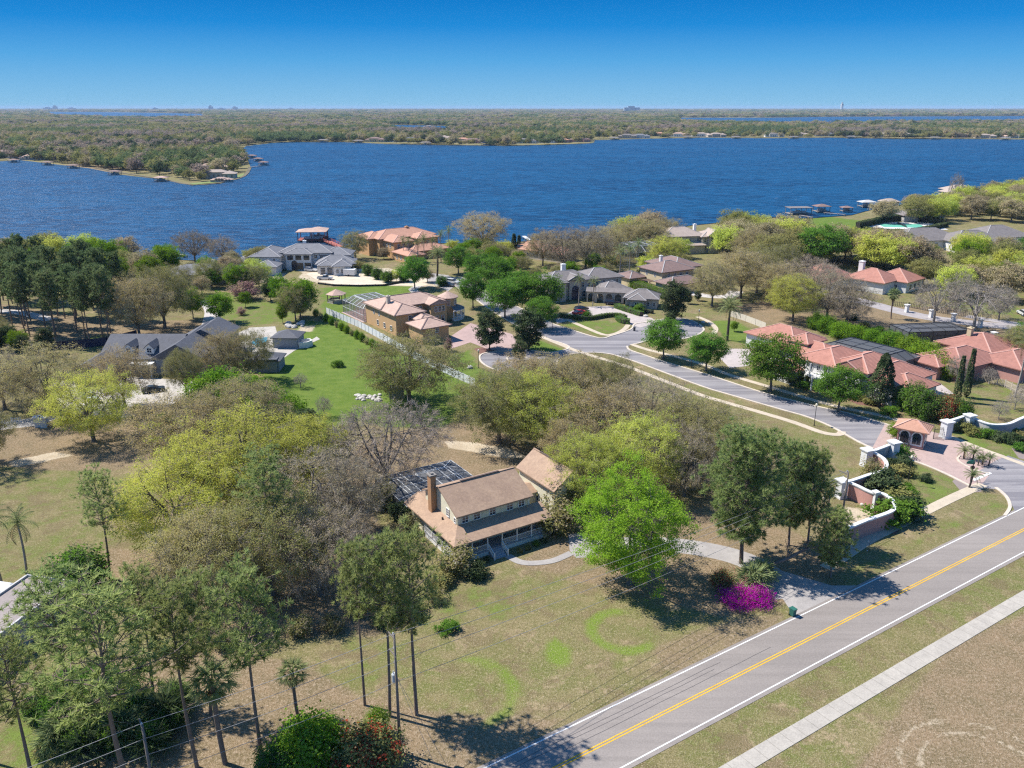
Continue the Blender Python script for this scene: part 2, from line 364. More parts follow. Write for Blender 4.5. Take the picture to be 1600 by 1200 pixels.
# partial lawns are thin: patches of green showing through the dry cover
base = mix(nt, edge(sp.outputs[0], 0.8), base, lush)
base = mix(nt, mathn(nt, 'MULTIPLY', mathn(nt, 'MULTIPLY', ramp(nt, mathn(nt, 'ADD', ca.outputs['Alpha'], mathn(nt, 'MULTIPLY', mathn(nt, 'SUBTRACT', n01, .5), 1.6)), 0.15, 1.0), ramp(nt, ca.outputs['Alpha'], 0, .3)), 0.9), base, (0.145, 0.215, 0.026))
base = mix(nt, edge(sp.outputs[2], 0.5, 0.35, 0.6), base, sand)
speck = ramp(nt, tuft, 0.56, 0.64)
base = mix(nt, mathn(nt, 'MULTIPLY', speck, mathn(nt, 'SUBTRACT', 0.55, mathn(nt, 'MULTIPLY', sp.outputs[0], 0.6), None, True)), base, (0.50, 0.42, 0.29))
dark = ramp(nt, mathn(nt, 'ADD', mathn(nt, 'MULTIPLY', tuft, 0.5), mathn(nt, 'MULTIPLY', fine, 0.5)), 0.47, 0.38)
base = mix(nt, mathn(nt, 'MULTIPLY', dark, 0.6), base, (0.075, 0.072, 0.028))
L(nt, base, b.inputs['Base Color']); b.inputs['Roughness'].default_value = 0.95; b.inputs['Specular IOR Level'].default_value = 0.1
bump(nt, b, mathn(nt, 'ADD', tuft, fine), 0.8, 0.15)
gm.materials.append(m)
setp(link('ground', gm), kind='structure')

def flat(name, polys, z, mat, th=None):
    mb = MB()
    for P in polys:
        if th: mb.prism([(p[0], p[1]) for p in P], z - th, z)
        else: mb.face([(p[0], p[1], z) for p in P])
    return setp(mb.build(name, mat), kind='structure')
# --- materials of the paving
def paving(name, c, c2, patch=0.12, streak=None, fine_s=6, spots=None):
    m, nt, b = newmat(name); p = nt.nodes.new('ShaderNodeNewGeometry').outputs['Position']
    if streak is not None:
        mp = nt.nodes.new('ShaderNodeMapping'); mp.vector_type = 'POINT'; mp.inputs['Rotation'].default_value = (0, 0, -streak); mp.inputs['Scale'].default_value = (0.03, 1.0, 1)
        L(nt, p, mp.inputs[0]); sv = mp.outputs[0]
    else: sv = p
    n1 = noise(nt, patch, 5, 0.6, p); n2 = noise(nt, fine_s, 2, 0.7, p); n3 = noise(nt, 0.8, 4, 0.6, sv)
    base = mix(nt, ramp(nt, n1, 0.35, 0.65), c, c2); base = mix(nt, mathn(nt, 'MULTIPLY', ramp(nt, n3, 0.4, 0.7), 0.5), base, tuple(x * 0.72 for x in c2))
    if spots: base = mix(nt, mathn(nt, 'MULTIPLY', ramp(nt, noise(nt, 0.30, 6, 0.75, sv, 1.0), 0.47, 0.56), 0.8), base, spots)
    base = mix(nt, 0.3, base, mix(nt, ramp(nt, n2, 0.3, 0.7), tuple(x * 0.65 for x in c), tuple(x * 1.25 for x in c)))
    L(nt, base, b.inputs['Base Color']); b.inputs['Roughness'].default_value = 0.9; b.inputs['Specular IOR Level'].default_value = 0.2; bump(nt, b, n2, 0.2, 0.02)
    return m
RA = R(33.05)
M_ROAD = paving('asphalt_road', (0.275, 0.243, 0.220), (0.225, 0.200, 0.184), 0.05, RA)
M_STREET = paving('asphalt_street', (0.29, 0.272, 0.275), (0.24, 0.228, 0.235), 0.2, R(-52), 6, (0.115, 0.108, 0.125))
M_CONC = paving('concrete_walk', (0.42, 0.385, 0.335), (0.36, 0.33, 0.29), 0.3)
M_WALK2 = paving('street_walk', (0.52, 0.44, 0.335), (0.46, 0.39, 0.30), 0.3)
M_PAVER = paving('pink_pavers', (0.43, 0.315, 0.28), (0.37, 0.275, 0.25), 0.25, None, 4)
M_DRIVE = paving('gravel_drive', (0.36, 0.335, 0.315), (0.29, 0.27, 0.26), 0.3)
M_YEL = paving('yellow_paint', (0.72, 0.42, 0.03), (0.62, 0.35, 0.03), 0.5)
M_WHT = paving('white_paint', (0.72, 0.71, 0.69), (0.60, 0.59, 0.58), 0.5)
M_CURB = paving('kerb_concrete', (0.58, 0.50, 0.41), (0.50, 0.44, 0.37), 0.5)
M_MULCH = surf('mulch', (0.19, 0.095, 0.075), (0.13, 0.07, 0.055), 1.5)
M_BEDP = surf('grey_mulch', (0.26, 0.21, 0.195), (0.20, 0.165, 0.155), 1.5)
# --- main road: straight, direction RA
rd = Vector((math.cos(RA), math.sin(RA))); rn = Vector((-rd.y, rd.x)); o0 = Vector(G(868.75, 1200))
def rpt(s, t): p = o0 + rd * s + rn * t; return (p.x, p.y)
tL = (Vector(G(1200, 986.6)) - o0).dot(rn); tR = (Vector(G(1200, 1077)) - o0).dot(rn)
S0, S1 = -90, 420
def strip(t0, t1, s0=S0, s1=S1): return [rpt(s0, t0), rpt(s1, t0), rpt(s1, t1), rpt(s0, t1)]
flat('main_road', [strip(tR - 0.55, tL + 0.45)], 0.03, M_ROAD)
mk_ = MB()
for t0, t1 in ((tL - 0.08, tL + 0.08), (tR - 0.08, tR + 0.08)):
    for k in range(0, 120): s = -60 + k * 3.2; mk_.face([(*rpt(s, t0), .04), (*rpt(s + 3.2, t0), .04), (*rpt(s + 3.2, t1), .04), (*rpt(s, t1), .04)], 0)
for tt in (-0.16, 0.16): mk_.face([(*rpt(S0, tt - 0.07), .04), (*rpt(S1, tt - 0.07), .04), (*rpt(S1, tt + 0.07), .04), (*rpt(S0, tt + 0.07), .04)], 1)
setp(mk_.build('road_markings', [M_WHT, M_YEL]), kind='structure')
M_SEAL = surf('tar_seal', (0.07, 0.065, 0.07), None, 2.0)
mk_ = MB()
for tt, a, b_ in ((tL - 1.0, -10, 26), (tL - 1.55, -14, 24), (tL - 2.3, 2, 34)):
    k = []
    for s in np.arange(a, b_, 2.5): k.append(rpt(s, tt + rnd.uniform(-0.05, 0.05)))
    ribbon(mk_, k, 0.05, 0.032, 0.0365)
setp(mk_.build('road_crack_seal', M_SEAL), kind='structure')
# concrete path at the right, jointed
wu = (Vector(G(1600, 923.5)) - o0).dot(rn); wl = (Vector(G(1176.7, 1200)) - o0).dot(rn); wm = (wu + wl) / 2
mb = MB()
for k in range(150):
    s = -60 + k * 1.9; z = 0.05 + rnd.uniform(0, 0.008); P = [rpt(s, wm - 0.95), rpt(s + 1.86, wm - 0.95), rpt(s + 1.86, wm + 0.95), rpt(s, wm + 0.95)]; mb.prism(P, 0, z)
setp(mb.build('sidewalk', M_CONC), kind='structure')
# --- subdivision streets
ST_LOW = [(1364, 701), (1340, 690), (1301, 668), (1262, 652), (1220, 640), (1140, 617), (1100, 605), (1040, 583), (1000, 568), (967, 557), (950, 553), (925, 551), (897, 553), (880, 557), (872, 562), (868, 575)]
ST_UP = [(980, 541), (984, 547), (1010, 556), (1040, 566), (1100, 584), (1140, 597), (1200, 616), (1275, 635), (1330, 647), (1384, 663), (1400, 668)]
CUL_L = [(850, 573), (815, 583), (785, 581), (762, 573), (750, 563), (752, 554), (770, 550), (800, 548), (815, 546), (832, 548), (860, 551), (885, 546), (888, 541), (870, 534), (842, 526), (800, 505), (760, 480), (735, 462), (715, 450), (700, 440), (685, 432)]
NW_UP = [(720, 433), (735, 440), (752, 452), (800, 475), (857, 503), (885, 513), (935, 528), (955, 525), (985, 515), (991, 507), (1005, 504), (1030, 500), (1060, 497), (1085, 503), (1099, 513), (1096, 520), (1080, 527), (1050, 532), (1015, 532), (1000, 536), (990, 538)]
street = GL(ST_LOW[::-1][:1]) # polygon: lower edge ... gate ... upper edge ... right cul-de-sac ... north-west road ... left cul-de-sac
outline = ST_UP[::-1] + NW_UP[::-1] + CUL_L[::-1] + ST_LOW[::-1]
flat('side_street', [GL(outline)], 0.02, M_STREET)
ISL = [(792, 560), (800, 556), (818, 557), (828, 563), (820, 567), (800, 566)]
ISR = [(1030, 512), (1050, 508), (1066, 512), (1060, 518), (1040, 520)]
mb = MB()
for e in (ST_LOW, ST_UP, CUL_L, NW_UP): ribbon(mb, smooth_line(GL(e), 4), 0.5, 0, 0.13)
ribbon(mb, smooth_line(GL(ISL), 4, True), 0.4, 0, 0.13, 0, True)
setp(mb.build('street_kerb', M_CURB), kind='structure')
mb = MB()
SW1 = [(800, 502), (842, 524), (880, 540), (900, 548), (935, 559), (980, 573), (1040, 596), (1100, 619), (1180, 642), (1240, 660), (1285, 676), (1310, 679), (1316, 674)]
SW2 = [(987, 538), (1010, 546), (1050, 556), (1100, 570), (1140, 586), (1200, 604), (1284, 629), (1330, 640), (1380, 650), (1420, 662)]
SW3 = [(885, 499), (915, 512), (943, 523), (960, 522), (975, 515), (982, 507)]
SW4 = [(1010, 531), (1060, 545)]
SW5 = [(1090, 495), (1108, 503), (1118, 513), (1115, 522)]
for e in (SW1, SW2, SW3, SW5): ribbon(mb, smooth_line(GL(e), 4), 1.5, 0, 0.06)
setp(mb.build('street_sidewalk', M_WALK2), kind='structure')
# entrance pavers, apron, walks
ENT = [(1364, 701), (1374, 695), (1396, 700), (1420, 690), (1404, 668), (1432, 664), (1470, 676), (1484, 682), (1530, 700), (1600, 722), (1600, 735), (1545, 712), (1520, 745), (1555, 757), (1530, 765), (1490, 742), (1440, 722), (1400, 712)]
flat('entrance_paving', [GL([(1362, 702), (1382, 664), (1410, 662), (1470, 678), (1500, 688), (1570, 712), (1558, 722), (1530, 737), (1548, 745), (1528, 765), (1470, 735), (1420, 716)])], 0.026, M_PAVER)
flat('entrance_apron', [GL([(1555, 720), (1575, 712), (1640, 735), (1640, 770), (1590, 800), (1586, 800), (1575, 776), (1560, 765), (1530, 762), (1546, 742), (1530, 736)])], 0.034, M_STREET)
flat('driveway_mouth', [GL([(1255, 985), (1200, 900), (1215, 890), (1300, 915), (1345, 915), (1330, 925)])], 0.02, M_DRIVE)
mb = MB(); ribbon(mb, smooth_line(GL([(1235, 935), (1200, 895), (1150, 870), (1080, 855), (1010, 850), (930, 852), (905, 840)]), 5), 4.2, 0, 0.014)
setp(mb.build('driveway', M_DRIVE), kind='structure')
flat('parking_pad', [GL([(888, 835), (918, 832), (935, 870), (900, 872), (890, 860)])], 0.024, M_DRIVE)
mb = MB(); ribbon(mb, smooth_line(GL([(793, 868), (812, 878), (835, 880), (865, 876), (893, 864)]), 5), 1.2, 0, 0.05)
setp(mb.build('garden_path', M_DRIVE), kind='structure')
mb = MB(); ribbon(mb, smooth_line(GL([(1535, 757), (1480, 782), (1420, 812), (1360, 842), (1320, 868), (1290, 888)]), 4), 1.8, 0, 0.05)
ribbon(mb, smooth_line(GL([(1484, 682), (1530, 700), (1600, 726), (1650, 745)]), 3), 1.2, 0, 0.05)
setp(mb.build('entrance_sidewalk', M_WALK2), kind='structure')
mb = MB(); ribbon(mb, smooth_line(GL([(1362, 702), (1420, 718), (1470, 737), (1528, 766)]), 4), 0.5, 0, 0.12); ribbon(mb, smooth_line(GL([(1556, 762), (1572, 776), (1578, 792), (1570, 806)]), 4), 0.5, 0, 0.12)
ribbon(mb, smooth_line(GL([(1500, 712), (1496, 718), (1505, 726), (1530, 737), (1545, 740)]), 4), 0.35, 0, 0.14)
setp(mb.build('entrance_kerb', M_CURB), kind='structure')
flat('gate_stop_line', [GL([(1519, 749), (1546, 738), (1550, 740), (1523, 752)])], 0.045, M_WHT)
# driveways of the houses
flat('grey_house_drive', [GL([(868, 500), (905, 480), (950, 478), (985, 487), (1018, 497), (1030, 503), (1000, 512), (985, 507), (975, 497), (930, 494), (900, 498), (870, 506)])], 0.03, paving('pale_pavers', (0.46, 0.40, 0.375), (0.40, 0.35, 0.33), 0.3))
flat('orange_house_drive', [GL([(705, 525), (735, 505), (800, 522), (815, 545), (790, 552), (760, 545), (735, 535), (705, 545)])], 0.03, paving('rose_pavers', (0.42, 0.30, 0.275), (0.36, 0.26, 0.24), 0.3))
flat('red_house_drive', [GL([(1135, 545), (1170, 545), (1182, 560), (1168, 572), (1140, 575), (1125, 560)])], 0.03, MATS['pale_pavers'])
flat('side_house_drive', [GL([(1425, 595), (1470, 600), (1490, 615), (1470, 620), (1430, 608)])], 0.03, MATS['pale_pavers'])
flat('circular_drive', [GL([(95, 640), (80, 600), (150, 585), (230, 590), (310, 596), (312, 610), (290, 622), (240, 645), (180, 655)]), GL([(0, 660), (60, 652), (90, 640), (95, 652), (60, 665), (0, 672)])], 0.022, paving('white_gravel', (0.46, 0.425, 0.38), (0.38, 0.35, 0.31), 0.3))
flat('construction_yard', [GL([(478, 428), (540, 412), (590, 420), (640, 424), (690, 438), (660, 447), (600, 445), (540, 447), (500, 440)])], 0.014, paving('building_sand', (0.60, 0.51, 0.40), (0.52, 0.43, 0.33), 0.2))
flat('parking_court', [GL([(660, 425), (700, 430), (720, 440), (700, 455), (668, 440)])], 0.024, M_DRIVE)
M_RST = paving('far_street', (0.36, 0.33, 0.32), (0.31, 0.28, 0.28), 0.2)
mb = MB(); ribbon(mb, smooth_line(GL([(1280, 455), (1350, 472), (1400, 485), (1450, 496), (1520, 505), (1600, 512), (1700, 520)]), 4), 7.0, 0, 0.03); ribbon(mb, smooth_line(GL([(1510, 494), (1560, 502), (1640, 512)]), 3), 4, 0, 0.04)
setp(mb.build('back_street', M_RST), kind='structure')
mb = MB(); ribbon(mb, smooth_line(GL([(1060, 452), (1100, 462), (1140, 463), (1150, 455)]), 4), 5.0, 0, 0.03); ribbon(mb, smooth_line(GL([(320, 470), (330, 485), (328, 500), (322, 520)]), 4), 4.0, 0, 0.03); ribbon(mb, smooth_line(GL([(-20, 485), (30, 488), (80, 500)]), 4), 4.0, 0, 0.03); ribbon(mb, smooth_line(GL([(655, 447), (645, 452), (652, 458)]), 3), 3.0, 0, 0.03)
setp(mb.build('lane', paving('lane_surface', (0.50, 0.46, 0.43), (0.43, 0.40, 0.38), 0.2)), kind='structure')
flat('planting_bed', [GL(q) for q in ([(1388, 762), (1410, 752), (1420, 765), (1400, 772)], [(1340, 765), (1365, 752), (1380, 765), (1370, 775)], [(1460, 655), (1600, 672), (1600, 690), (1520, 680)], [(1150, 905), (1180, 885), (1210, 905), (1200, 930), (1160, 925)], [(740, 545), (770, 540), (790, 556), (760, 560)], [(1250, 590), (1300, 600), (1400, 640), (1340, 632)], [(1360, 780), (1400, 790), (1430, 770), (1425, 800), (1400, 835), (1375, 830)])], 0.012, M_MULCH)
flat('gravel_bed', [GL([(1488, 752), (1500, 742), (1530, 758), (1534, 768), (1505, 772)]), GL([(1580, 700), (1620, 700), (1620, 722), (1592, 716)])], 0.014, M_BEDP)
# --- water
m, nt, b = newmat('lake_water'); p = nt.nodes.new('ShaderNodeNewGeometry').outputs['Position']
mp = nt.nodes.new('ShaderNodeMapping'); mp.inputs['Scale'].default_value = (0.35, 1.0, 1); mp.inputs['Rotation'].default_value = (0, 0, R(6)); L(nt, p, mp.inputs[0])
w1 = noise(nt, 0.35, 5, 0.7, mp.outputs[0], 0.4); w2 = noise(nt, 0.012, 4, 0.6, mp.outputs[0]); w3 = noise(nt, 0.16, 6, 0.8, mp.outputs[0])
w5 = noise(nt, 0.03, 5, 0.65, mp.outputs[0], 0.6)
c = mix(nt, mathn(nt, 'MULTIPLY', ramp(nt, mathn(nt, 'ADD', mathn(nt, 'MULTIPLY', w2, .6), mathn(nt, 'MULTIPLY', w5, .4)), 0.4, 0.6), 1.0), (0.001, 0.022, 0.064), (0.003, 0.046, 0.110))
w4 = noise(nt, 0.26, 3, 0.6, mp.outputs[0], 0.5)
c = mix(nt, mathn(nt, 'MULTIPLY', ramp(nt, mathn(nt, 'ADD', mathn(nt, 'MULTIPLY', w3, .5), mathn(nt, 'MULTIPLY', w4, .5)), 0.44, 0.58), .8), c, (0.011, 0.092, 0.210))  # paler blue ripple highlights painted into the water colour
foam = mathn(nt, 'MULTIPLY', ramp(nt, w1, 0.66, 0.72), ramp(nt, w4, 0.56, 0.64)); c = mix(nt, foam, c, (0.55, 0.62, 0.70))
L(nt, c, b.inputs['Base Color']); b.inputs['Roughness'].default_value = 0.35; b.inputs['IOR'].default_value = 1.33; b.inputs['Specular IOR Level'].default_value = 0.25
bump(nt, b, mathn(nt, 'ADD', w1, w3), 1.0, 1.2)
LAKE = [(-500, 425), (0, 405), (100, 402), (200, 400), (270, 405), (330, 408), (400, 398), (480, 388), (570, 388), (640, 380), (720, 380), (790, 380), (850, 374), (930, 372), (1010, 365), (1080, 352), (1150, 345), (1215, 339), (1260, 341), (1330, 336), (1352, 330), (1370, 326), (1420, 318), (1480, 305), (1540, 298), (1600, 288), (1750, 272), (2100, 230), (1800, 221), (1700, 219), (1600, 218), (1500, 217), (1400, 217), (1300, 215), (1200, 216), (1100, 215), (1000, 217), (930, 219), (925, 224), (880, 226), (800, 228), (700, 227), (600, 225), (540, 222), (480, 222), (430, 223), (385, 228), (372, 236), (385, 245), (392, 262), (380, 275), (345, 287), (300, 290), (250, 280), (190, 273), (140, 263), (80, 256), (30, 250), (0, 252), (-200, 252), (-700, 250)]
flat('lake', [GL(LAKE, 0.25)], 0.25, m)
flat('far_lake', [GL([(1060, 184), (1200, 184), (1300, 182.5), (1700, 181)]) + GL([(1700, 187), (1600, 187.5), (1400, 188), (1200, 189.5), (1120, 189), (1060, 187)], 12), GL([(60, 174.5), (200, 175.5), (320, 178)]) + GL([(320, 182), (200, 183), (90, 180)], 12), GL([(600, 195), (700, 197)]) + GL([(700, 200.5), (620, 199)], 12)], 0.4, m)
# ================================================================ TREES
BARK = surf('bark_grey', (0.17, 0.145, 0.125), (0.11, 0.095, 0.08), 2.0)
BARKP = surf('bark_pine', (0.22, 0.165, 0.135), (0.15, 0.115, 0.095), 2.0)
BARKD = surf('bark_dark', (0.075, 0.06, 0.05), (0.05, 0.04, 0.035), 2.0)
BARKW = surf('bark_pale', (0.33, 0.30, 0.27), (0.24, 0.215, 0.19), 2.0)
LV = dict(
    bare=leafmat('buds_grey', (0.34, 0.28, 0.19), (0.46, 0.39, 0.21), 0.4),
    grey=leafmat('buds_violet', (0.28, 0.225, 0.195), (0.38, 0.31, 0.24), 0.4),
    twig=leafmat('twigs', (0.40, 0.34, 0.28), (0.29, 0.25, 0.205), 0.2),
    tan=leafmat('buds_tan', (0.43, 0.34, 0.185), (0.50, 0.43, 0.17), 0.4),
    spring=leafmat('leaf_spring', (0.44, 0.48, 0.085), (0.62, 0.66, 0.15), 0.5),
    olive=leafmat('leaf_olive', (0.21, 0.21, 0.075), (0.38, 0.35, 0.13), 0.42),
    green=leafmat('leaf_green', (0.085, 0.19, 0.025), (0.19, 0.33, 0.05), 0.45),
    bright=leafmat('leaf_bright', (0.16, 0.29, 0.022), (0.33, 0.50, 0.055), 0.5),
    pine=leafmat('needles', (0.21, 0.275, 0.085), (0.44, 0.48, 0.18), 0.5),
    pined=leafmat('needles_dark', (0.11, 0.155, 0.062), (0.21, 0.26, 0.11), 0.4),
    dark=leafmat('leaf_dark', (0.045, 0.080, 0.03), (0.13, 0.155, 0.075), 0.3),
    palm=leafmat('frond', (0.17, 0.23, 0.085), (0.34, 0.36, 0.17), 0.4),
    hedge=leafmat('leaf_hedge', (0.11, 0.21, 0.015), (0.22, 0.34, 0.03), 0.45),
    red=leafmat('flower_red', (0.40, 0.03, 0.04), (0.25, 0.05, 0.03), 0.3),
    magenta=leafmat('flower_magenta', (0.55, 0.012, 0.40), (0.75, 0.03, 0.55), 0.45),
    pink=leafmat('flower_pink', (0.42, 0.24, 0.26), (0.34, 0.20, 0.18), 0.4),
    dry=leafmat('frond_dry', (0.25, 0.17, 0.08), (0.30, 0.22, 0.12), 0.3),
)
def envelope_pts(g, n, H, Rr, zc, hz, lump, zmin, shell=(0.8, 1.0), top=None):
    """random points in the lumpy crown shell"""
    out = []
    ph = g.uniform(0, 6.28, (4, 3)); fr = g.uniform(1.5, 3.2, (4, 3))
    while len(out) < n:
        d = g.normal(size=(n * 2, 3)); d /= np.linalg.norm(d, axis=1)[:, None]
        l = 1 + lump * sum(np.sin(fr[k, 0] * d[:, 0] * 2 + ph[k, 0]) * np.sin(fr[k, 1] * d[:, 1] * 2 + ph[k, 1]) * np.cos(fr[k, 2] * d[:, 2] * 2 + ph[k, 2]) for k in range(4))
        r = g.uniform(shell[0], shell[1], len(d)) * l
        P = np.stack([d[:, 0] * Rr * r, d[:, 1] * Rr * r, zc + d[:, 2] * hz * r], 1)
        P = P[P[:, 2] > zmin]; out += list(P)
    P = np.array(out[:n]); P[:, 2] = np.minimum(P[:, 2], H * 1.03)
    return P
def bez(a, b, g, rise=0.25, jit=0.08, n=6):
    a = np.array(a, float); b = np.array(b, float); l = np.linalg.norm(b - a)
    c = a + (b - a) * 0.45 + np.array([0, 0, l * rise]) + g.normal(size=3) * l * jit
    t = np.linspace(0, 1, n)[:, None]
    return (1 - t) ** 2 * a + 2 * t * (1 - t) * c + t * t * b + g.normal(size=(n, 3)) * l * 0.012 * np.sin(t * 3.1)
def tubes_np(paths, sides):
    """list of (pts (n,3), r0, r1): returns verts, quads"""
    V = []; Fq = []; k = 0
    for pts, r0, r1 in paths:
        n = len(pts); d = np.gradient(pts, axis=0); d /= np.linalg.norm(d, axis=1)[:, None] + 1e-9
        up = np.where(np.abs(d[:, 2:3]) > 0.9, np.array([[1., 0, 0]]), np.array([[0, 0, 1.]]))
        a = np.cross(d, up); a /= np.linalg.norm(a, axis=1)[:, None] + 1e-9; bb = np.cross(d, a)
        rr = np.linspace(r0, r1, n)[:, None, None]; th = np.arange(sides) * 2 * np.pi / sides
        ring = pts[:, None, :] + rr * (a[:, None, :] * np.cos(th)[None, :, None] + bb[:, None, :] * np.sin(th)[None, :, None])
        V.append(ring.reshape(-1, 3)); i = np.arange(n - 1)[:, None] * sides + np.arange(sides)[None, :]; j = np.arange(n - 1)[:, None] * sides + (np.arange(sides)[None, :] + 1) % sides
        Fq.append(k + np.stack([i, j, j + sides, i + sides], -1).reshape(-1, 4)); k += n * sides
    return np.concatenate(V), np.concatenate(Fq)
def leaves(g, P, size, aspect=0.55, upbias=0.5, out=None):
    """one diamond per point"""
    n = len(P); nrm = g.normal(size=(n, 3)); nrm[:, 2] = np.abs(nrm[:, 2]) + upbias
    if out is not None: nrm += out
    nrm /= np.linalg.norm(nrm, axis=1)[:, None]
    t = np.cross(nrm, g.normal(size=(n, 3))); t /= np.linalg.norm(t, axis=1)[:, None] + 1e-9; s = np.cross(nrm, t)
    L_ = (size * g.uniform(0.6, 1.35, n))[:, None]; Wd = L_ * aspect
    fold = nrm * L_ * 0.12
    V = np.stack([P - t * L_ / 2, P + s * Wd / 2 + fold, P + t * L_ / 2, P - s * Wd / 2 + fold], 1).reshape(-1, 3)
    return V, np.arange(4 * n).reshape(n, 4)
def spikes(g, P, D, ln, w):
    """long thin needle/twig blades from P along D"""
    n = len(P); D = D / (np.linalg.norm(D, axis=1)[:, None] + 1e-9)
    s = np.cross(D, g.normal(size=(n, 3))); s /= np.linalg.norm(s, axis=1)[:, None] + 1e-9
    l = (ln * g.uniform(0.7, 1.25, n))[:, None]
    V = np.stack([P - s * w / 2, P + s * w / 2, P + D * l + s * w * 0.2, P + D * l - s * w * 0.2], 1).reshape(-1, 3)
    return V, np.arange(4 * n).reshape(n, 4)
def join(parts):
    V = []; Fq = []; M = []; k = 0
    for (v, f), mi in parts: V.append(v); Fq.append(f + k); M.append(np.full(len(f), mi)); k += len(v)
    return np.concatenate(V), np.concatenate(Fq), np.concatenate(M)

def broadleaf(seed, H, Rr, base, nP, nS, nT, leaf, nleaf, spread, bark, lm, r0, sparse_twigs=0, twigmat=None, lump=0.12, zc=None, hz=None, shell=(0.72, 1.0), trunkn=1, lean=0.0, droop=0.0, tl=1.0):
    g = np.random.default_rng(seed)
    zc = zc or H * 0.58; hz = hz or H * 0.42; zmin = base + (H - base) * 0.08
    fork = np.array([lean * base, 0, base]); paths5 = []; paths3 = []
    starts = []
    for k in range(trunkn):
        a = np.array([g.uniform(-.5, .5) * (trunkn > 1), g.uniform(-.5, .5) * (trunkn > 1), -0.1]); fk = fork + g.normal(size=3) * np.array([.5, .5, .3]) * (trunkn > 1)
        p = bez(a, fk, g, 0.0, 0.04, 5); paths5.append((p, r0 / trunkn ** 0.5, r0 * 0.78 / trunkn ** 0.5)); starts.append(fk)
    root = (np.array([[0, 0, -0.15], [0, 0, 0.5]]) , r0 * 1.5, r0 * 0.95); paths5.append(root)
    tips = envelope_pts(g, nT, H, Rr, zc, hz, lump, zmin, shell)
    tips[:, 0] += lean * H * 0.6
    prim = []
    for k in range(nP):
        az = 2 * math.pi * (k + g.uniform(-.3, .3)) / nP * 1.0; el = g.choice([0.35, 0.6, 0.95]) if k < nP - 1 else 1.4
        e = np.array([lean * H * 0.6 + math.cos(az) * math.cos(el) * Rr * 0.66, math.sin(az) * math.cos(el) * Rr * 0.66, zc - hz * 0.2 + math.sin(el) * hz * 0.75])
        p = bez(starts[k % trunkn], e, g, 0.10, 0.07, 7); prim.append(p); paths5.append((p, r0 * 0.55, r0 * 0.14))
    PP = np.concatenate([p[2:] for p in prim]); PR = np.concatenate([np.linspace(r0 * .5, r0 * .14, 7)[2:] for p in prim])
    secs = envelope_pts(g, nS, H, Rr, zc, hz, lump, zmin, (0.5, 0.8)); secs[:, 0] += lean * H * 0.6; SS = []
    for e in secs:
        dd = np.linalg.norm(PP - e, axis=1); i = int(np.argmin(dd + g.uniform(0, 1.0, len(dd)))); p = bez(PP[i], e, g, 0.12, 0.08, 5)
        SS.append(p); paths3.append((p, min(PR[i], r0 * .22), r0 * 0.05))
    SP_ = np.concatenate([p[1:] for p in SS]); tw = []
    dirs = np.zeros_like(tips)
    for k, e in enumerate(tips):
        dd = np.linalg.norm(SP_ - e, axis=1); i = int(np.argmin(dd)); e2 = e + np.array([0, 0, -droop * g.uniform(0.2, 1)]); p = bez(SP_[i], e2, g, 0.12 + droop * .1, 0.1, 4)
        tips[k] = e2; tw.append((p, max(r0 * 0.05, 0.028), 0.014)); dirs[k] = p[-1] - p[-2]
    v5, f5 = tubes_np(paths5, 6); v3, f3 = tubes_np(paths3, 4); vt, ft = tubes_np(tw, 3)
    V, Fq, M = join([((v5, f5), 0), ((v3, f3), 0), ((vt, ft), 0)])
    tm = mesh_np('trunk', V, Fq, [bark], M, True)
    # foliage in clumps round the twig ends
    parts = []
    if nleaf:
        c = np.repeat(tips, nleaf, axis=0); off = g.normal(size=c.shape) * np.array([spread, spread, spread * 0.6])
        cen = np.array([lean * H * .6, 0, zc - hz * .3]); o = (c - cen); o /= np.linalg.norm(o, axis=1)[:, None] + 1e-9
        parts.append((leaves(g, c + off, leaf, 0.6, 0.5, o * 0.7), 0))
    if sparse_twigs:
        c = np.repeat(tips, sparse_twigs, axis=0); dd = np.repeat(dirs / (np.linalg.norm(dirs, axis=1)[:, None] + 1e-9), sparse_twigs, axis=0) + g.normal(size=c.shape) * 0.75
        parts.append((spikes(g, c + g.normal(size=c.shape) * spread * 0.45, dd, 0.75 * tl, 0.05 * tl), 1 if nleaf else 0))
    V, Fq, M = join(parts)
    cm = mesh_np('crown', V, Fq, [lm, twigmat or lm] if nleaf else [twigmat or lm], M)
    return tm, cm
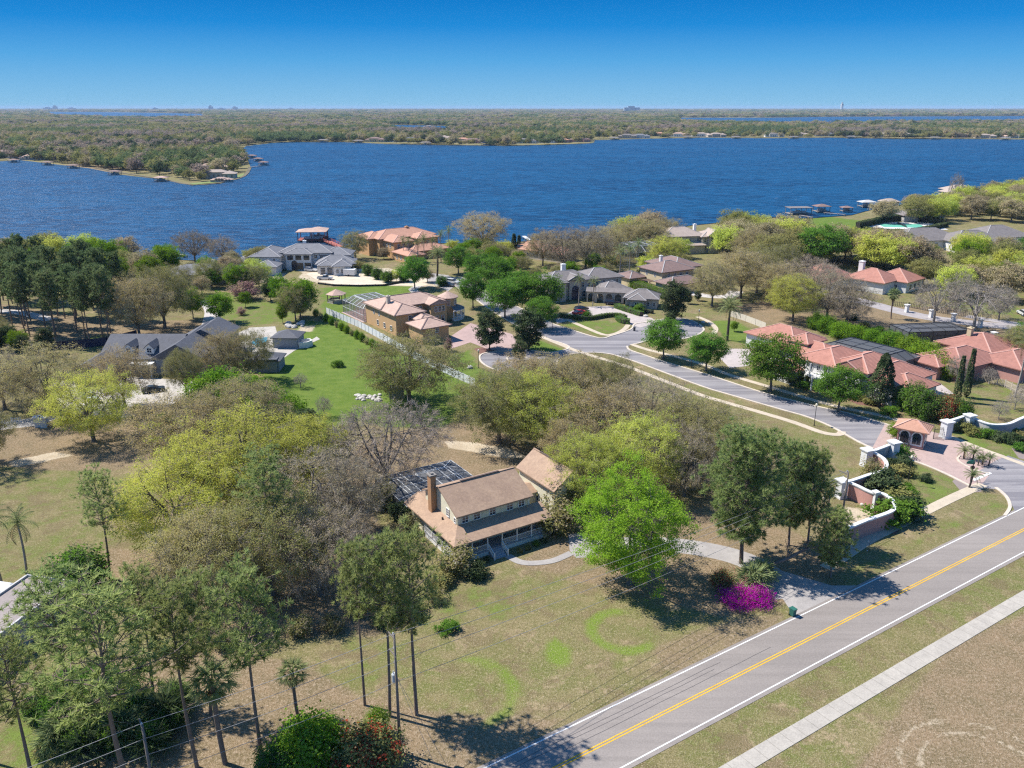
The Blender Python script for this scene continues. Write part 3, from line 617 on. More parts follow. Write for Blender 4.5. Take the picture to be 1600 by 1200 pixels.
def pine(seed, H=19, crown=0.45, Rr=4.0, lm=None, nb=38, tuf=9, nn=24, r0=0.24, blade=0.55, bw=0.075, flat_=1.0):
    g = np.random.default_rng(seed); lm = lm or LV['pine']
    bendx, bendy = g.normal(size=2) * H * 0.018
    def axisp(z): t = z / H; return np.array([bendx * math.sin(t * 3), bendy * math.sin(t * 2.4), z])
    tr = np.array([axisp(z) for z in np.linspace(-0.1, H * 0.98, 12)])
    P5 = [(tr, r0, 0.05)]; P3 = []; T = []; TD = []
    for k in range(nb):
        t = (k + g.uniform(0, .8)) / nb; z = H * (crown + (1 - crown) * t); prof = math.sin((.17 + .67 * t) * math.pi) ** 0.6
        ln = Rr * prof * g.uniform(0.55, 1.1) * (1.0 if t > .12 else 0.7); az = k * 2.4 + g.uniform(-.4, .4); el = 0.15 + 0.9 * t ** 1.5
        a = axisp(z - ln * 0.15); e = a + np.array([math.cos(az) * ln * math.cos(el), math.sin(az) * ln * math.cos(el), ln * math.sin(el) * flat_ + 0.3])
        p = bez(a, e, g, 0.02, 0.07, 5); P3.append((p, 0.085 * (1.1 - t) + 0.03, 0.025))
        for q in range(tuf):
            s = g.uniform(0.45, 1.0) if q else 1.0; i = min(3, int(s * 4)); c = p[i] + (p[i + 1] - p[i]) * (s * 4 - i)
            o = g.normal(size=3) * np.array([.55, .55, .35]) * (0.5 + ln * 0.17); o[2] = abs(o[2]) * 0.9; e2 = c + o
            P3.append((np.array([c, (c + e2) / 2 + g.normal(size=3) * .05, e2]), 0.03, 0.015)); T.append(e2); d = (e2 - c) + (p[-1] - p[0]) * 0.2 + np.array([0, 0, .25]); TD.append(d / (np.linalg.norm(d) + 1e-9))
    for k in range(5):   # dead stubs on the bare bole
        z = H * g.uniform(0.3, crown + .1); az = g.uniform(0, 6.28); a = axisp(z); P3.append((bez(a, a + np.array([math.cos(az), math.sin(az), .25]) * g.uniform(.6, 1.8), g, .05, .1, 4), 0.03, 0.012))
    v5, f5 = tubes_np(P5, 8); v3, f3 = tubes_np(P3, 3); V, Fq, M = join([((v5, f5), 0), ((v3, f3), 0)])
    tm = mesh_np('trunk', V, Fq, [BARKP], M, True)
    T = np.array(T); TD = np.array(TD); c = np.repeat(T, nn, axis=0); dd = np.repeat(TD, nn, axis=0) * 0.75 + g.normal(size=c.shape) * 0.75
    V, Fq = spikes(g, c, dd, blade, bw)
    return tm, mesh_np('crown', V, Fq, [lm])
def frond_feather(g, ln, arch, wleaf, n=16, leaflet=0.5, droop=0.5):
    """feather frond along +x: rachis points and leaflet blades"""
    t = np.linspace(0, 1, n); x = ln * np.sin(t * 1.25) / math.sin(1.25) * 0.9; z = arch * (t - (1 + droop) * t * t) * ln * 0.9
    ctr = np.stack([x, np.zeros(n), z], 1); P = []; D = []
    for i in range(1, n):
        for s in (-1, 1):
            P.append(ctr[i]); D.append([0.45, s * 1.0, -0.55 - 0.3 * t[i]])
    l = leaflet * np.repeat(np.sin(np.clip(t[1:] * 0.95 + .12, 0, 1) * math.pi) ** .5, 2)
    P = np.array(P); D = np.array(D) / np.linalg.norm(D, axis=1)[:, None]; sdir = np.tile([1., 0, 0], (len(P), 1))
    V = np.stack([P - sdir * wleaf / 2, P + sdir * wleaf / 2, P + D * l[:, None] + sdir * wleaf * .25, P + D * l[:, None] - sdir * wleaf * .1], 1).reshape(-1, 3)
    F1 = np.arange(len(V)).reshape(-1, 4); rv, rf = tubes_np([(ctr, 0.035, 0.012)], 3)
    return [((V, F1), 0), ((rv, rf), 0)]
def rotm(az, el, roll=0):
    return np.array(Matrix.Rotation(az, 3, 'Z') @ Matrix.Rotation(-el, 3, 'Y') @ Matrix.Rotation(roll, 3, 'X'))
def palm(seed, H, nf, ln, arch, wleaf, leaflet, lm, r0=0.16, elmin=-0.6, elmax=1.3, boots=0.0, bark=None, lean=0.03, dry=4):
    g = np.random.default_rng(seed); b_ = np.array([lean * H, 0, H]); t = np.linspace(0, 1, 8)[:, None]
    tr = np.array([0, 0, -.1]) * (1 - t) + b_ * t + np.array([[1, .3, 0]]) * np.sin(t * 3.1) * H * 0.02
    pv, pf = tubes_np([(tr, r0 * 1.15, r0 * 0.85)], 8); pr = [((pv, pf), 0)]
    if boots: bv, bf = tubes_np([(np.array([b_ - [0, 0, boots], b_ - [0, 0, boots * .5], b_ + [0, 0, .1]]), r0 * 1.1, r0 * 1.9)], 8); pr.append(((bv, bf), 0))
    V, Fq, M = join(pr); tm = mesh_np('trunk', V, Fq, [bark or BARKW], M, True)
    parts = []
    for k in range(nf + dry):
        el = elmin + (elmax - elmin) * ((k + .5) / nf) if k < nf else elmin - 0.35; fr = frond_feather(g, ln * g.uniform(.85, 1.1), arch, wleaf, 12 if H < 4 else 15, leaflet, 0.5 + 0.3 * (el < 0))
        m = rotm(k * 2.399 + g.uniform(-.2, .2), el)
        for (v, f), mi in fr: parts.append(((v @ m.T + b_, f), 0 if k < nf else 1))
    V, Fq, M = join(parts); return tm, mesh_np('crown', V, Fq, [lm, LV['dry']], M)
def fanpalm(seed, H, nf=34, ln=1.1, r0=0.17, lm=None, fan=0.85, dry=8, lean=0.03, bark=None, elmin=-0.9, blades=18):
    g = np.random.default_rng(seed); b_ = np.array([lean * H, 0, H]); t = np.linspace(0, 1, 8)[:, None]
    tr = np.array([0, 0, -.1]) * (1 - t) + b_ * t + np.array([[1, .3, 0]]) * np.sin(t * 3.1) * H * 0.015
    v, f = tubes_np([(tr, r0 * 1.1, r0)], 8); tm = mesh_np('trunk', v, f, [bark or BARKP], None, True)
    PS = []; DS = []; MI = []; st = []
    for k in range(nf + dry):
        el = elmin + (1.45 - elmin) * ((k + .5) / nf) if k < nf else elmin - g.uniform(.1, .5); az = k * 2.399 + g.uniform(-.25, .25)
        m = rotm(az, el); s = ln * g.uniform(.85, 1.15); c = b_ + m @ np.array([s, 0, 0]); st.append((np.array([b_, c]), 0.03, 0.02))
        for q in range(blades):
            a = (q / (blades - 1) - .5) * 3.7; d = m @ np.array([math.cos(a), math.sin(a), -0.25 - 0.35 * abs(math.sin(a))]); PS.append(c); DS.append(d); MI.append(0 if k < nf else 1)
    V, Fq = spikes(g, np.array(PS), np.array(DS), fan, 0.085); sv, sf = tubes_np(st, 3)
    V2, F2, _ = join([((V, Fq), 0), ((sv, sf), 0)]); M = np.concatenate([np.array(MI), np.zeros(len(sf), int)])
    return tm, mesh_np('crown', V2, F2, [lm or LV['palm'], LV['dry']], M)
def bush(seed, Rr, H, n, leaf, mats, mixf=None, lump=0.2, fill=0.55, zc=0.45, name='foliage', stems=9, barkm=None):
    """rounded shrub on stems; returns foliage and stem meshes"""
    g = np.random.default_rng(seed); nc = max(8, int(n / 45)); c = envelope_pts(g, nc, H, Rr * .85, H * zc, H * .5, lump, 0.12, (fill, 0.95))
    P = np.repeat(c, 45, axis=0); P = P + g.normal(size=P.shape) * np.array([Rr, Rr, H * .8]) * 0.13; P[:, 2] = np.abs(P[:, 2]) + .03
    o = P - np.array([0, 0, H * .3]); o /= np.linalg.norm(o, axis=1)[:, None]; V, Fq = leaves(g, P, leaf, .6, .3, o)
    mi = np.zeros(len(Fq), int)
    if mixf:
        cl = np.repeat(g.random(nc), 45); k = 1
        for q in mixf: mi[(cl > q[0]) & (cl < q[1]) & (g.random(len(cl)) < q[2])] = k; k += 1
    cm = mesh_np(name, V, Fq, mats, mi)
    st = [(bez([g.normal() * .1, g.normal() * .1, 0], c[g.integers(nc)], g, .1, .1, 4), 0.05, 0.02) for _ in range(stems)]; v, f = tubes_np(st, 4)
    return mesh_np('stem', v, f, [barkm or BARK]), cm
def column(seed, Rr, H, n, leaf, lm, taper=1.0, base=0.02):
    g = np.random.default_rng(seed); t = g.random(n) ** 0.85; prof = np.minimum(1, (t + .03) * 8) * (1 - t * taper) ** 0.55 if taper else np.ones(n)
    a = g.uniform(0, 6.28, n); wob = 1 + .16 * np.sin(a * 3 + t * 13) + .1 * np.sin(a * 5 - t * 21); r = Rr * prof * wob * g.uniform(.75, 1.03, n)
    P = np.stack([np.cos(a) * r, np.sin(a) * r, H * (base + (1 - base) * t)], 1); o = np.stack([np.cos(a), np.sin(a), np.full(n, .4)], 1)
    V, Fq = leaves(g, P, leaf, .55, .2, o); v, f = tubes_np([(np.array([[0, 0, -.1], [0, 0, H * .5], [0, 0, H * .93]]), max(.08, Rr * .09), .03)], 6)
    return mesh_np('trunk', v, f, [BARK]), mesh_np('crown', V, Fq, [lm])

K = {}
def reg(kind, *protos): K[kind] = protos
reg('bare_oak', *[broadleaf(s, 14, 9.2, 2.6, 7, 60, 700, 0.17, 24, 0.42, BARK, LV['bare'], 0.42, 8, LV['twig'], 0.13, shell=(.6, 1.0), droop=.5) for s in (11, 12, 13)])
reg('naked_oak', *[broadleaf(s, 13, 9.0, 2.4, 8, 70, 760, 0.17, 3, 0.42, BARK, LV['olive'], 0.45, 13, LV['twig'], 0.10, zc=8.0, hz=4.6, shell=(.6, 1.0)) for s in (15, 16)])
reg('tan_oak', *[broadleaf(s, 14, 8.5, 2.8, 7, 55, 620, 0.20, 44, 0.46, BARK, LV['tan'], 0.40, 6, LV['twig'], 0.14, shell=(.55, 1.0)) for s in (21, 22, 23)])
reg('spring_oak', *[broadleaf(s, 14, 8.8, 2.6, 7, 60, 620, 0.20, 66, 0.45, BARK, LV['spring'], 0.42, 3, LV['twig'], 0.20, shell=(.6, 1.0)) for s in (31, 32, 33)])
reg('olive_oak', *[broadleaf(s, 13.5, 9.0, 2.4, 7, 55, 620, 0.20, 66, 0.45, BARK, LV['olive'], 0.42, 4, LV['twig'], 0.19, shell=(.55, 1.0)) for s in (41, 42, 43)])
reg('bright_maple', broadleaf(51, 15.5, 7.6, 1.6, 9, 90, 600, 0.22, 95, 0.42, BARK, LV['bright'], 0.38, 0, None, 0.22, zc=8.4, hz=7.4, shell=(.6, 1.0)))
reg('street_oak', *[broadleaf(s, 10.5, 5.4, 2.0, 6, 34, 260, 0.34, 52, 0.48, BARK, LV['green'], 0.26, 0, None, 0.12, zc=6.3, hz=4.0, shell=(.5, 1.0)) for s in (61, 62, 63)])
reg('green_tree', *[broadleaf(s, 11, 5.2, 2.0, 6, 30, 210, 0.42, 50, 0.55, BARK, LV['hedge'], 0.22, 0, None, 0.15, zc=6.6, hz=4.3, shell=(.5, 1.0)) for s in (65, 66)])
reg('winter_tree', *[broadleaf(s, 12, 6.5, 3.2, 7, 46, 330, 0.2, 0, 0.4, BARKW, LV['bare'], 0.36, 11, LV['twig'], 0.12, shell=(.55, 1.0), tl=1.15) for s in (71, 72)])
reg('pine', *[pine(s, 19, c, r_) for s, c, r_ in ((81, .57, 4.3), (82, .52, 4.8), (83, .62, 3.9), (84, .55, 5.0))])
reg('lush_pine', pine(86, 16, .24, 6.6, None, 84, 15, 34, 0.3, .55), pine(87, 16, .28, 5.0, None, 60, 13, 34, 0.26, .52))
reg('forest_pine', *[pine(s, 19, .50, 3.4, LV['pined'], 32, 9, 13, 0.22, 0.75, 0.17) for s in (91, 92, 93)])
reg('magnolia', *[broadleaf(s, 11, 3.8, 0.8, 6, 26, 200, 0.40, 46, 0.42, BARKD, LV['dark'], 0.22, 0, None, 0.13, zc=5.6, hz=5.2, shell=(.45, 1.0)) for s in (101, 102)])
reg('cypress', column(111, 0.85, 10.4, 2600, 0.32, LV['dark'], 0.85))
reg('cone_tree', column(112, 2.9, 11.0, 4200, 0.46, LV['dark'], 1.0, 0.08))
reg('sabal_palm', *[fanpalm(s, h) for s, h in ((121, 8.2), (122, 6.6), (123, 9.0))])
reg('queen_palm', *[palm(s, h, 20, 3.4, .55, .10, .62, LV['palm']) for s, h in ((131, 10), (132, 8.6))])
reg('date_palm', palm(141, 7.5, 44, 3.6, .5, .12, .55, LV['palm'], 0.28, -0.5, 1.35, 0.8, BARKD))
reg('small_palm', palm(151, 1.6, 22, 1.7, .45, .07, .30, LV['palm'], 0.12, -0.3, 1.2, 0.3, BARKD, 0.05, 3), palm(152, 2.2, 22, 1.5, .45, .07, .28, LV['palm'], 0.12, -0.3, 1.2, 0.3, BARKD, 0.12, 3))
reg('palmetto', *[fanpalm(s, 0.5, 26, 0.95, 0.12, LV['dark'] if s == 161 else LV['palm'], .8, 2, 0, BARKD, 0.0, 12) for s in (161, 162)])
reg('shrub', bush(171, 1.5, 1.5, 2200, 0.20, [LV['green']]), bush(172, 1.4, 1.3, 2000, 0.20, [LV['olive']]), bush(173, 1.5, 1.6, 2200, 0.2, [LV['dark']]))
reg('grey_shrub', bush(174, 1.6, 2.6, 2300, 0.2, [LV['olive'], LV['bare']], [(0, .4, .7)]))
reg('big_shrub', bush(175, 3.4, 5.4, 7000, 0.36, [LV['green'], LV['dark']], [(0, .45, .8)], zc=.5))
reg('flame_hedge', bush(176, 3.6, 4.2, 9000, 0.26, [LV['hedge'], LV['red'], LV['dark']], [(.55, .85, .45), (0, .25, .6)], zc=.48))
reg('lime_hedge', bush(177, 3.2, 4.0, 8000, 0.26, [LV['hedge']], None, zc=.5), bush(178, 3.0, 4.4, 8000, 0.26, [LV['hedge'], LV['green']], [(0, .4, .7)], zc=.5))
reg('red_shrub', bush(179, 2.6, 3.6, 7000, 0.22, [LV['olive'], LV['red'], LV['dark']], [(.5, 1, .5), (0, .3, .6)], zc=.48))
reg('bougainvillea', bush(181, 2.3, 1.7, 9500, 0.13, [LV['magenta'], LV['olive']], [(0, .4, .45)], .3, .25, .42))
reg('ball_shrub', bush(183, 1.5, 2.0, 3600, 0.2, [LV['green']], None, .04, .7, .5))
reg('pink_tree', bush(185, 3.2, 4.2, 3800, 0.32, [LV['pink'], LV['bare']], [(0, .4, .7)], .2, .4, .55, stems=20))
reg('far_crown', *[broadleaf(s, 12, 6.4, 2.5, 4, 10, 60, 1.25, 16, 1.0, BARK, LV[lm], 0.3, 0, None, 0.2, shell=(.4, 1.0)) for s, lm in ((191, 'olive'), (192, 'grey'), (193, 'dark'), (194, 'olive'), (195, 'bare'), (196, 'pined'))])
reg('mid_tree', *[broadleaf(s, 13, 7.2, 3.0, 6, 34, 220, 0.50, 40, 0.72, BARK, LV[lm], 0.36, 0, None, 0.16, shell=(.5, 1.0)) for s, lm in ((201, 'olive'), (202, 'olive'), (203, 'spring'), (204, 'tan'), (205, 'bare'), (206, 'olive'), (207, 'grey'))])
HH = dict(bare_oak=14, naked_oak=13, tan_oak=14, spring_oak=14, olive_oak=13.5, bright_maple=15.5, street_oak=10.5, green_tree=11, winter_tree=12, pine=19, lush_pine=16, forest_pine=19, magnolia=11, cypress=10.4, cone_tree=11, sabal_palm=8, queen_palm=10, date_palm=8, small_palm=2, palmetto=1.5, shrub=1.5, grey_shrub=2.6, big_shrub=5.4, flame_hedge=4.2, lime_hedge=4.2, red_shrub=3.6, bougainvillea=1.7, ball_shrub=2, pink_tree=4.2, far_crown=12, mid_tree=13)
NAMES = dict(bare_oak='oak_tree', naked_oak='oak_tree', tan_oak='oak_tree', spring_oak='oak_tree', olive_oak='oak_tree', bright_maple='maple_tree', street_oak='street_tree', green_tree='shade_tree', winter_tree='bare_tree', pine='pine_tree', lush_pine='pine_tree', forest_pine='pine_tree', magnolia='magnolia_tree', cypress='cypress_tree', cone_tree='magnolia_tree', sabal_palm='palm_tree', queen_palm='palm_tree', date_palm='palm_tree', small_palm='small_palm', palmetto='palmetto', shrub='shrub', grey_shrub='shrub', big_shrub='shrub', flame_hedge='shrub', lime_hedge='shrub', red_shrub='shrub', bougainvillea='bougainvillea', ball_shrub='shrub', pink_tree='blossom_tree', far_crown='lakeside_tree', mid_tree='oak_tree')
CATS = dict(palmetto='shrub', small_palm='palm', shrub='shrub', bougainvillea='flowering shrub')
treeno = [0]
def tree(kind, pos, h=None, wr=1.0, label=None, group=None, px=True, var=None, rot=None):
    """stands a tree of its own at a surveyed ground point; h = height in metres, wr = extra width"""
    x, y = (G(*pos) if px else pos); treeno[0] += 1
    pr = K[kind]; tm, cm = pr[(treeno[0] * 7 // 3) % len(pr) if var is None else var]
    s = (h / HH[kind]) if h else rnd.uniform(.88, 1.12)
    nm = NAMES[kind]
    t = link(nm, None, None, (x, y, 0), (0, 0, rnd.uniform(0, 6.28) if rot is None else rot), (s * wr, s * wr, s)); t.empty_display_size = .4
    setp(t, label, CATS.get(nm, 'palm tree' if 'palm' in nm else ('shrub' if nm == 'shrub' else 'tree')), group)
    link('stem' if tm.name.startswith('stem') else 'trunk', tm, t); link('foliage' if cm.name.startswith('foliage') else 'crown', cm, t)
    return t
def scatter(poly, spacing, kinds, hr, label, group, world=False, seed=1, wr=1.0, maxn=999, avoid=()):
    """separate trees over a plot"""
    g = random.Random(seed); P = poly if world else GL(poly); x0, x1 = min(p[0] for p in P), max(p[0] for p in P); y0, y1 = min(p[1] for p in P), max(p[1] for p in P)
    n = 0; yy = y0
    row = 0
    while yy < y1:
        xx = x0 + (row % 2) * spacing / 2
        while xx < x1:
            px_, py_ = xx + g.uniform(-.32, .32) * spacing, yy + g.uniform(-.32, .32) * spacing
            if pip(np.array([px_]), np.array([py_]), P)[0] and n < maxn and not any(math.hypot(px_ - a, py_ - b_) < r_ for a, b_, r_ in avoid):
                k = g.choice(kinds); lb = label[k] if isinstance(label, dict) else label
                tree(k, (px_, py_), g.uniform(*hr), wr * g.uniform(.9, 1.12), lb, group, False); n += 1
            xx += spacing
        yy += spacing * .9; row += 1
    return n
def hedge(label, pts, w, h, lm, dens=26, leaf=0.26, world=False, group=None, z0=0):
    """clipped hedge along a plan line: leafy shell of its own thickness over an added solid dark core"""
    P = smooth_line(pts if world else GL(pts), 3); g = np.random.default_rng(int(abs(P[0][0] * 10)) + 5); A = []; O = []
    for i in range(len(P) - 1):
        a = np.array(P[i]); b_ = np.array(P[i + 1]); l = np.linalg.norm(b_ - a); d = (b_ - a) / (l + 1e-9); nn = np.array([-d[1], d[0]]); n = int(l * (2 * h + w) * dens)
        if n == 0: continue
        s = g.random(n); per = g.random(n) * (2 * h + w); t = np.where(per < h, -w / 2, np.where(per < h + w, per - h - w / 2, w / 2)); z = np.where(per < h, per, np.where(per < h + w, h, per - h - w))
        t = t + g.normal(size=n) * .07; z = z + g.normal(size=n) * .09 * (h > 1) ; xy = a[None] + (b_ - a)[None] * s[:, None] + nn[None] * t[:, None]
        A.append(np.column_stack([xy, np.maximum(z, .05)])); o = np.where((per < h)[:, None], -np.append(nn, .2)[None], np.where((per < h + w)[:, None], np.array([[0, 0, 1.]]), np.append(nn, .2)[None])); O.append(o)
    A = np.concatenate(A); A[:, 2] += z0; V, Fq = leaves(g, A, leaf, .65, .1, np.concatenate(O)); me = mesh_np('hedge', V, Fq, [lm])
    o = link('hedge', me); setp(o, label, 'hedge', group)
    mb = MB(); ribbon(mb, P, w * .8, z0 + .02, z0 + h * .93); mb.build('dark_core', BARKD, o)  # solid dark core added inside so the leaf shell looks opaque
    return o
# ================================================================ PLANTING (every tree at its surveyed foot)
PG = 'tall pines in front of the camera'
for kind, pos, h, wr, var, lb in (
    ('pine', (408, 1179), 19.0, .92, 0, 'tall pine with long bare trunk right of the fan palm in the lower left'),
    ('pine', (308, 1199), 18.2, .95, 2, 'slim pine with forked top left of the first fan palm'),
    ('pine', (330, 1120), 15.5, .85, 1, 'pine between the two fan palms, slightly set back'),
    ('pine', (240, 1092), 14.5, .85, 2, 'smaller pine standing alone on the dry strip behind the lower left grove'),
    ('pine', (206, 1245), 20.5, 1.2, 1, 'heavy grey trunked pine above the palmetto thicket at the lower left'),
    ('pine', (52, 1225), 14.6, 1.1, 3, 'pine at the lower left corner of the photo, foot in the lawn'),
    ('pine', (108, 1128), 15.6, 1.25, 1, 'broad dense pine crown beside the flat grey roof'),
    ('pine', (-22, 1190), 12.5, 1.1, 3, 'pine cut by the left edge, below the flat grey roof'),
    ('pine', (609, 1119), 19.0, .8, 0, 'middle of the three slender pines beside the transformer pole'),
    ('pine', (651, 1117), 19.4, .85, 3, 'right hand slender pine behind the transformer pole, long shadow to the road'),
    ('pine', (570, 1102), 17.6, .72, 2, 'left one of the three slender pines behind the flowering hedge'),
    ('pine', (172, 904), 14.2, .95, 3, 'lone pine with spreading limbs on the open lawn at the left'),
    ('pine', (428, 905), 16.5, 1.1, 1, 'pine crown rising out of the middle of the big oak grove'),
    ('lush_pine', (1158, 880), 16.6, 1.0, 0, 'large dense pine with several dark stems beside the purple bougainvillea'),
    ('lush_pine', (1262, 848), 12.6, .8, 1, 'thinner pine right of the large dense pine, trunk bare at the foot'),
    ('lush_pine', (1232, 852), 13.5, .75, 0, 'pine crown filling the gap between the dense pine and the thinner one'),
    ('lush_pine', (1298, 902), 8.4, .95, 0, 'young bushy pine at the end of the pink wall')):
    tree(kind, pos, h, wr, lb, PG, var=var)
for kind, pos, h, wr, var, lb in (
    ('sabal_palm', (352, 1193), 9.0, 1.25, 0, 'fan palm with grey skirt standing nearest the lower left pines'),
    ('sabal_palm', (466, 1123), 6.8, 1.15, 1, 'smaller fan palm between the pine trunks and the flowering hedge'),
    ('queen_palm', (42, 897), 9.0, 1.0, 1, 'feather palm behind the flat grey roof'),
    ('queen_palm', (3, 911), 9.5, 1.0, 0, 'feather palm cut by the left edge above the flat roof'),
    ('queen_palm', (904, 478), 8.4, .9, 0, 'left of the two feather palms before the grey mansion entrance'),
    ('queen_palm', (926, 478), 8.8, .9, 1, 'right of the two feather palms before the grey mansion entrance'),
    ('date_palm', (1136, 532), 9.6, 1.0, 0, 'tall date palm on the lawn above the pale driveway'),
    ('queen_palm', (1585, 621), 12.6, .85, 0, 'tall feather palm by the right edge beside the picket fence'),
    ('queen_palm', (967, 441), 12.5, .9, 1, 'feather palm behind the grey mansion, left of a row of three'),
    ('queen_palm', (982, 438), 11.0, .9, 0, 'feather palm behind the grey mansion, middle of a row of three'),
    ('queen_palm', (995, 424), 12.0, .9, 1, 'feather palm behind the grey mansion, nearest the white pool cage'),
    ('date_palm', (683, 432), 9.0, 1.1, 0, 'date palm by the parking court below the tiled lake mansion'),
    ('sabal_palm', (1290, 822), 6.0, 1.0, 2, 'fan palm among the poles left of the pink wall'),
    ('sabal_palm', (1392, 498), 9.0, 1.0, 1, 'fan palm leaning over the back street by the red roofed house')):
    tree(kind, pos, h, wr, lb, None, var=var)
for i, (x, y) in enumerate(((640, 410), (652, 412), (662, 409), (676, 404), (690, 402), (703, 400), (630, 408))):
    tree('queen_palm', (x, y), 8.5 + (i % 3), .85, 'dark feather palm in the clump before the tiled lake mansion', 'palms before the tiled lake mansion')
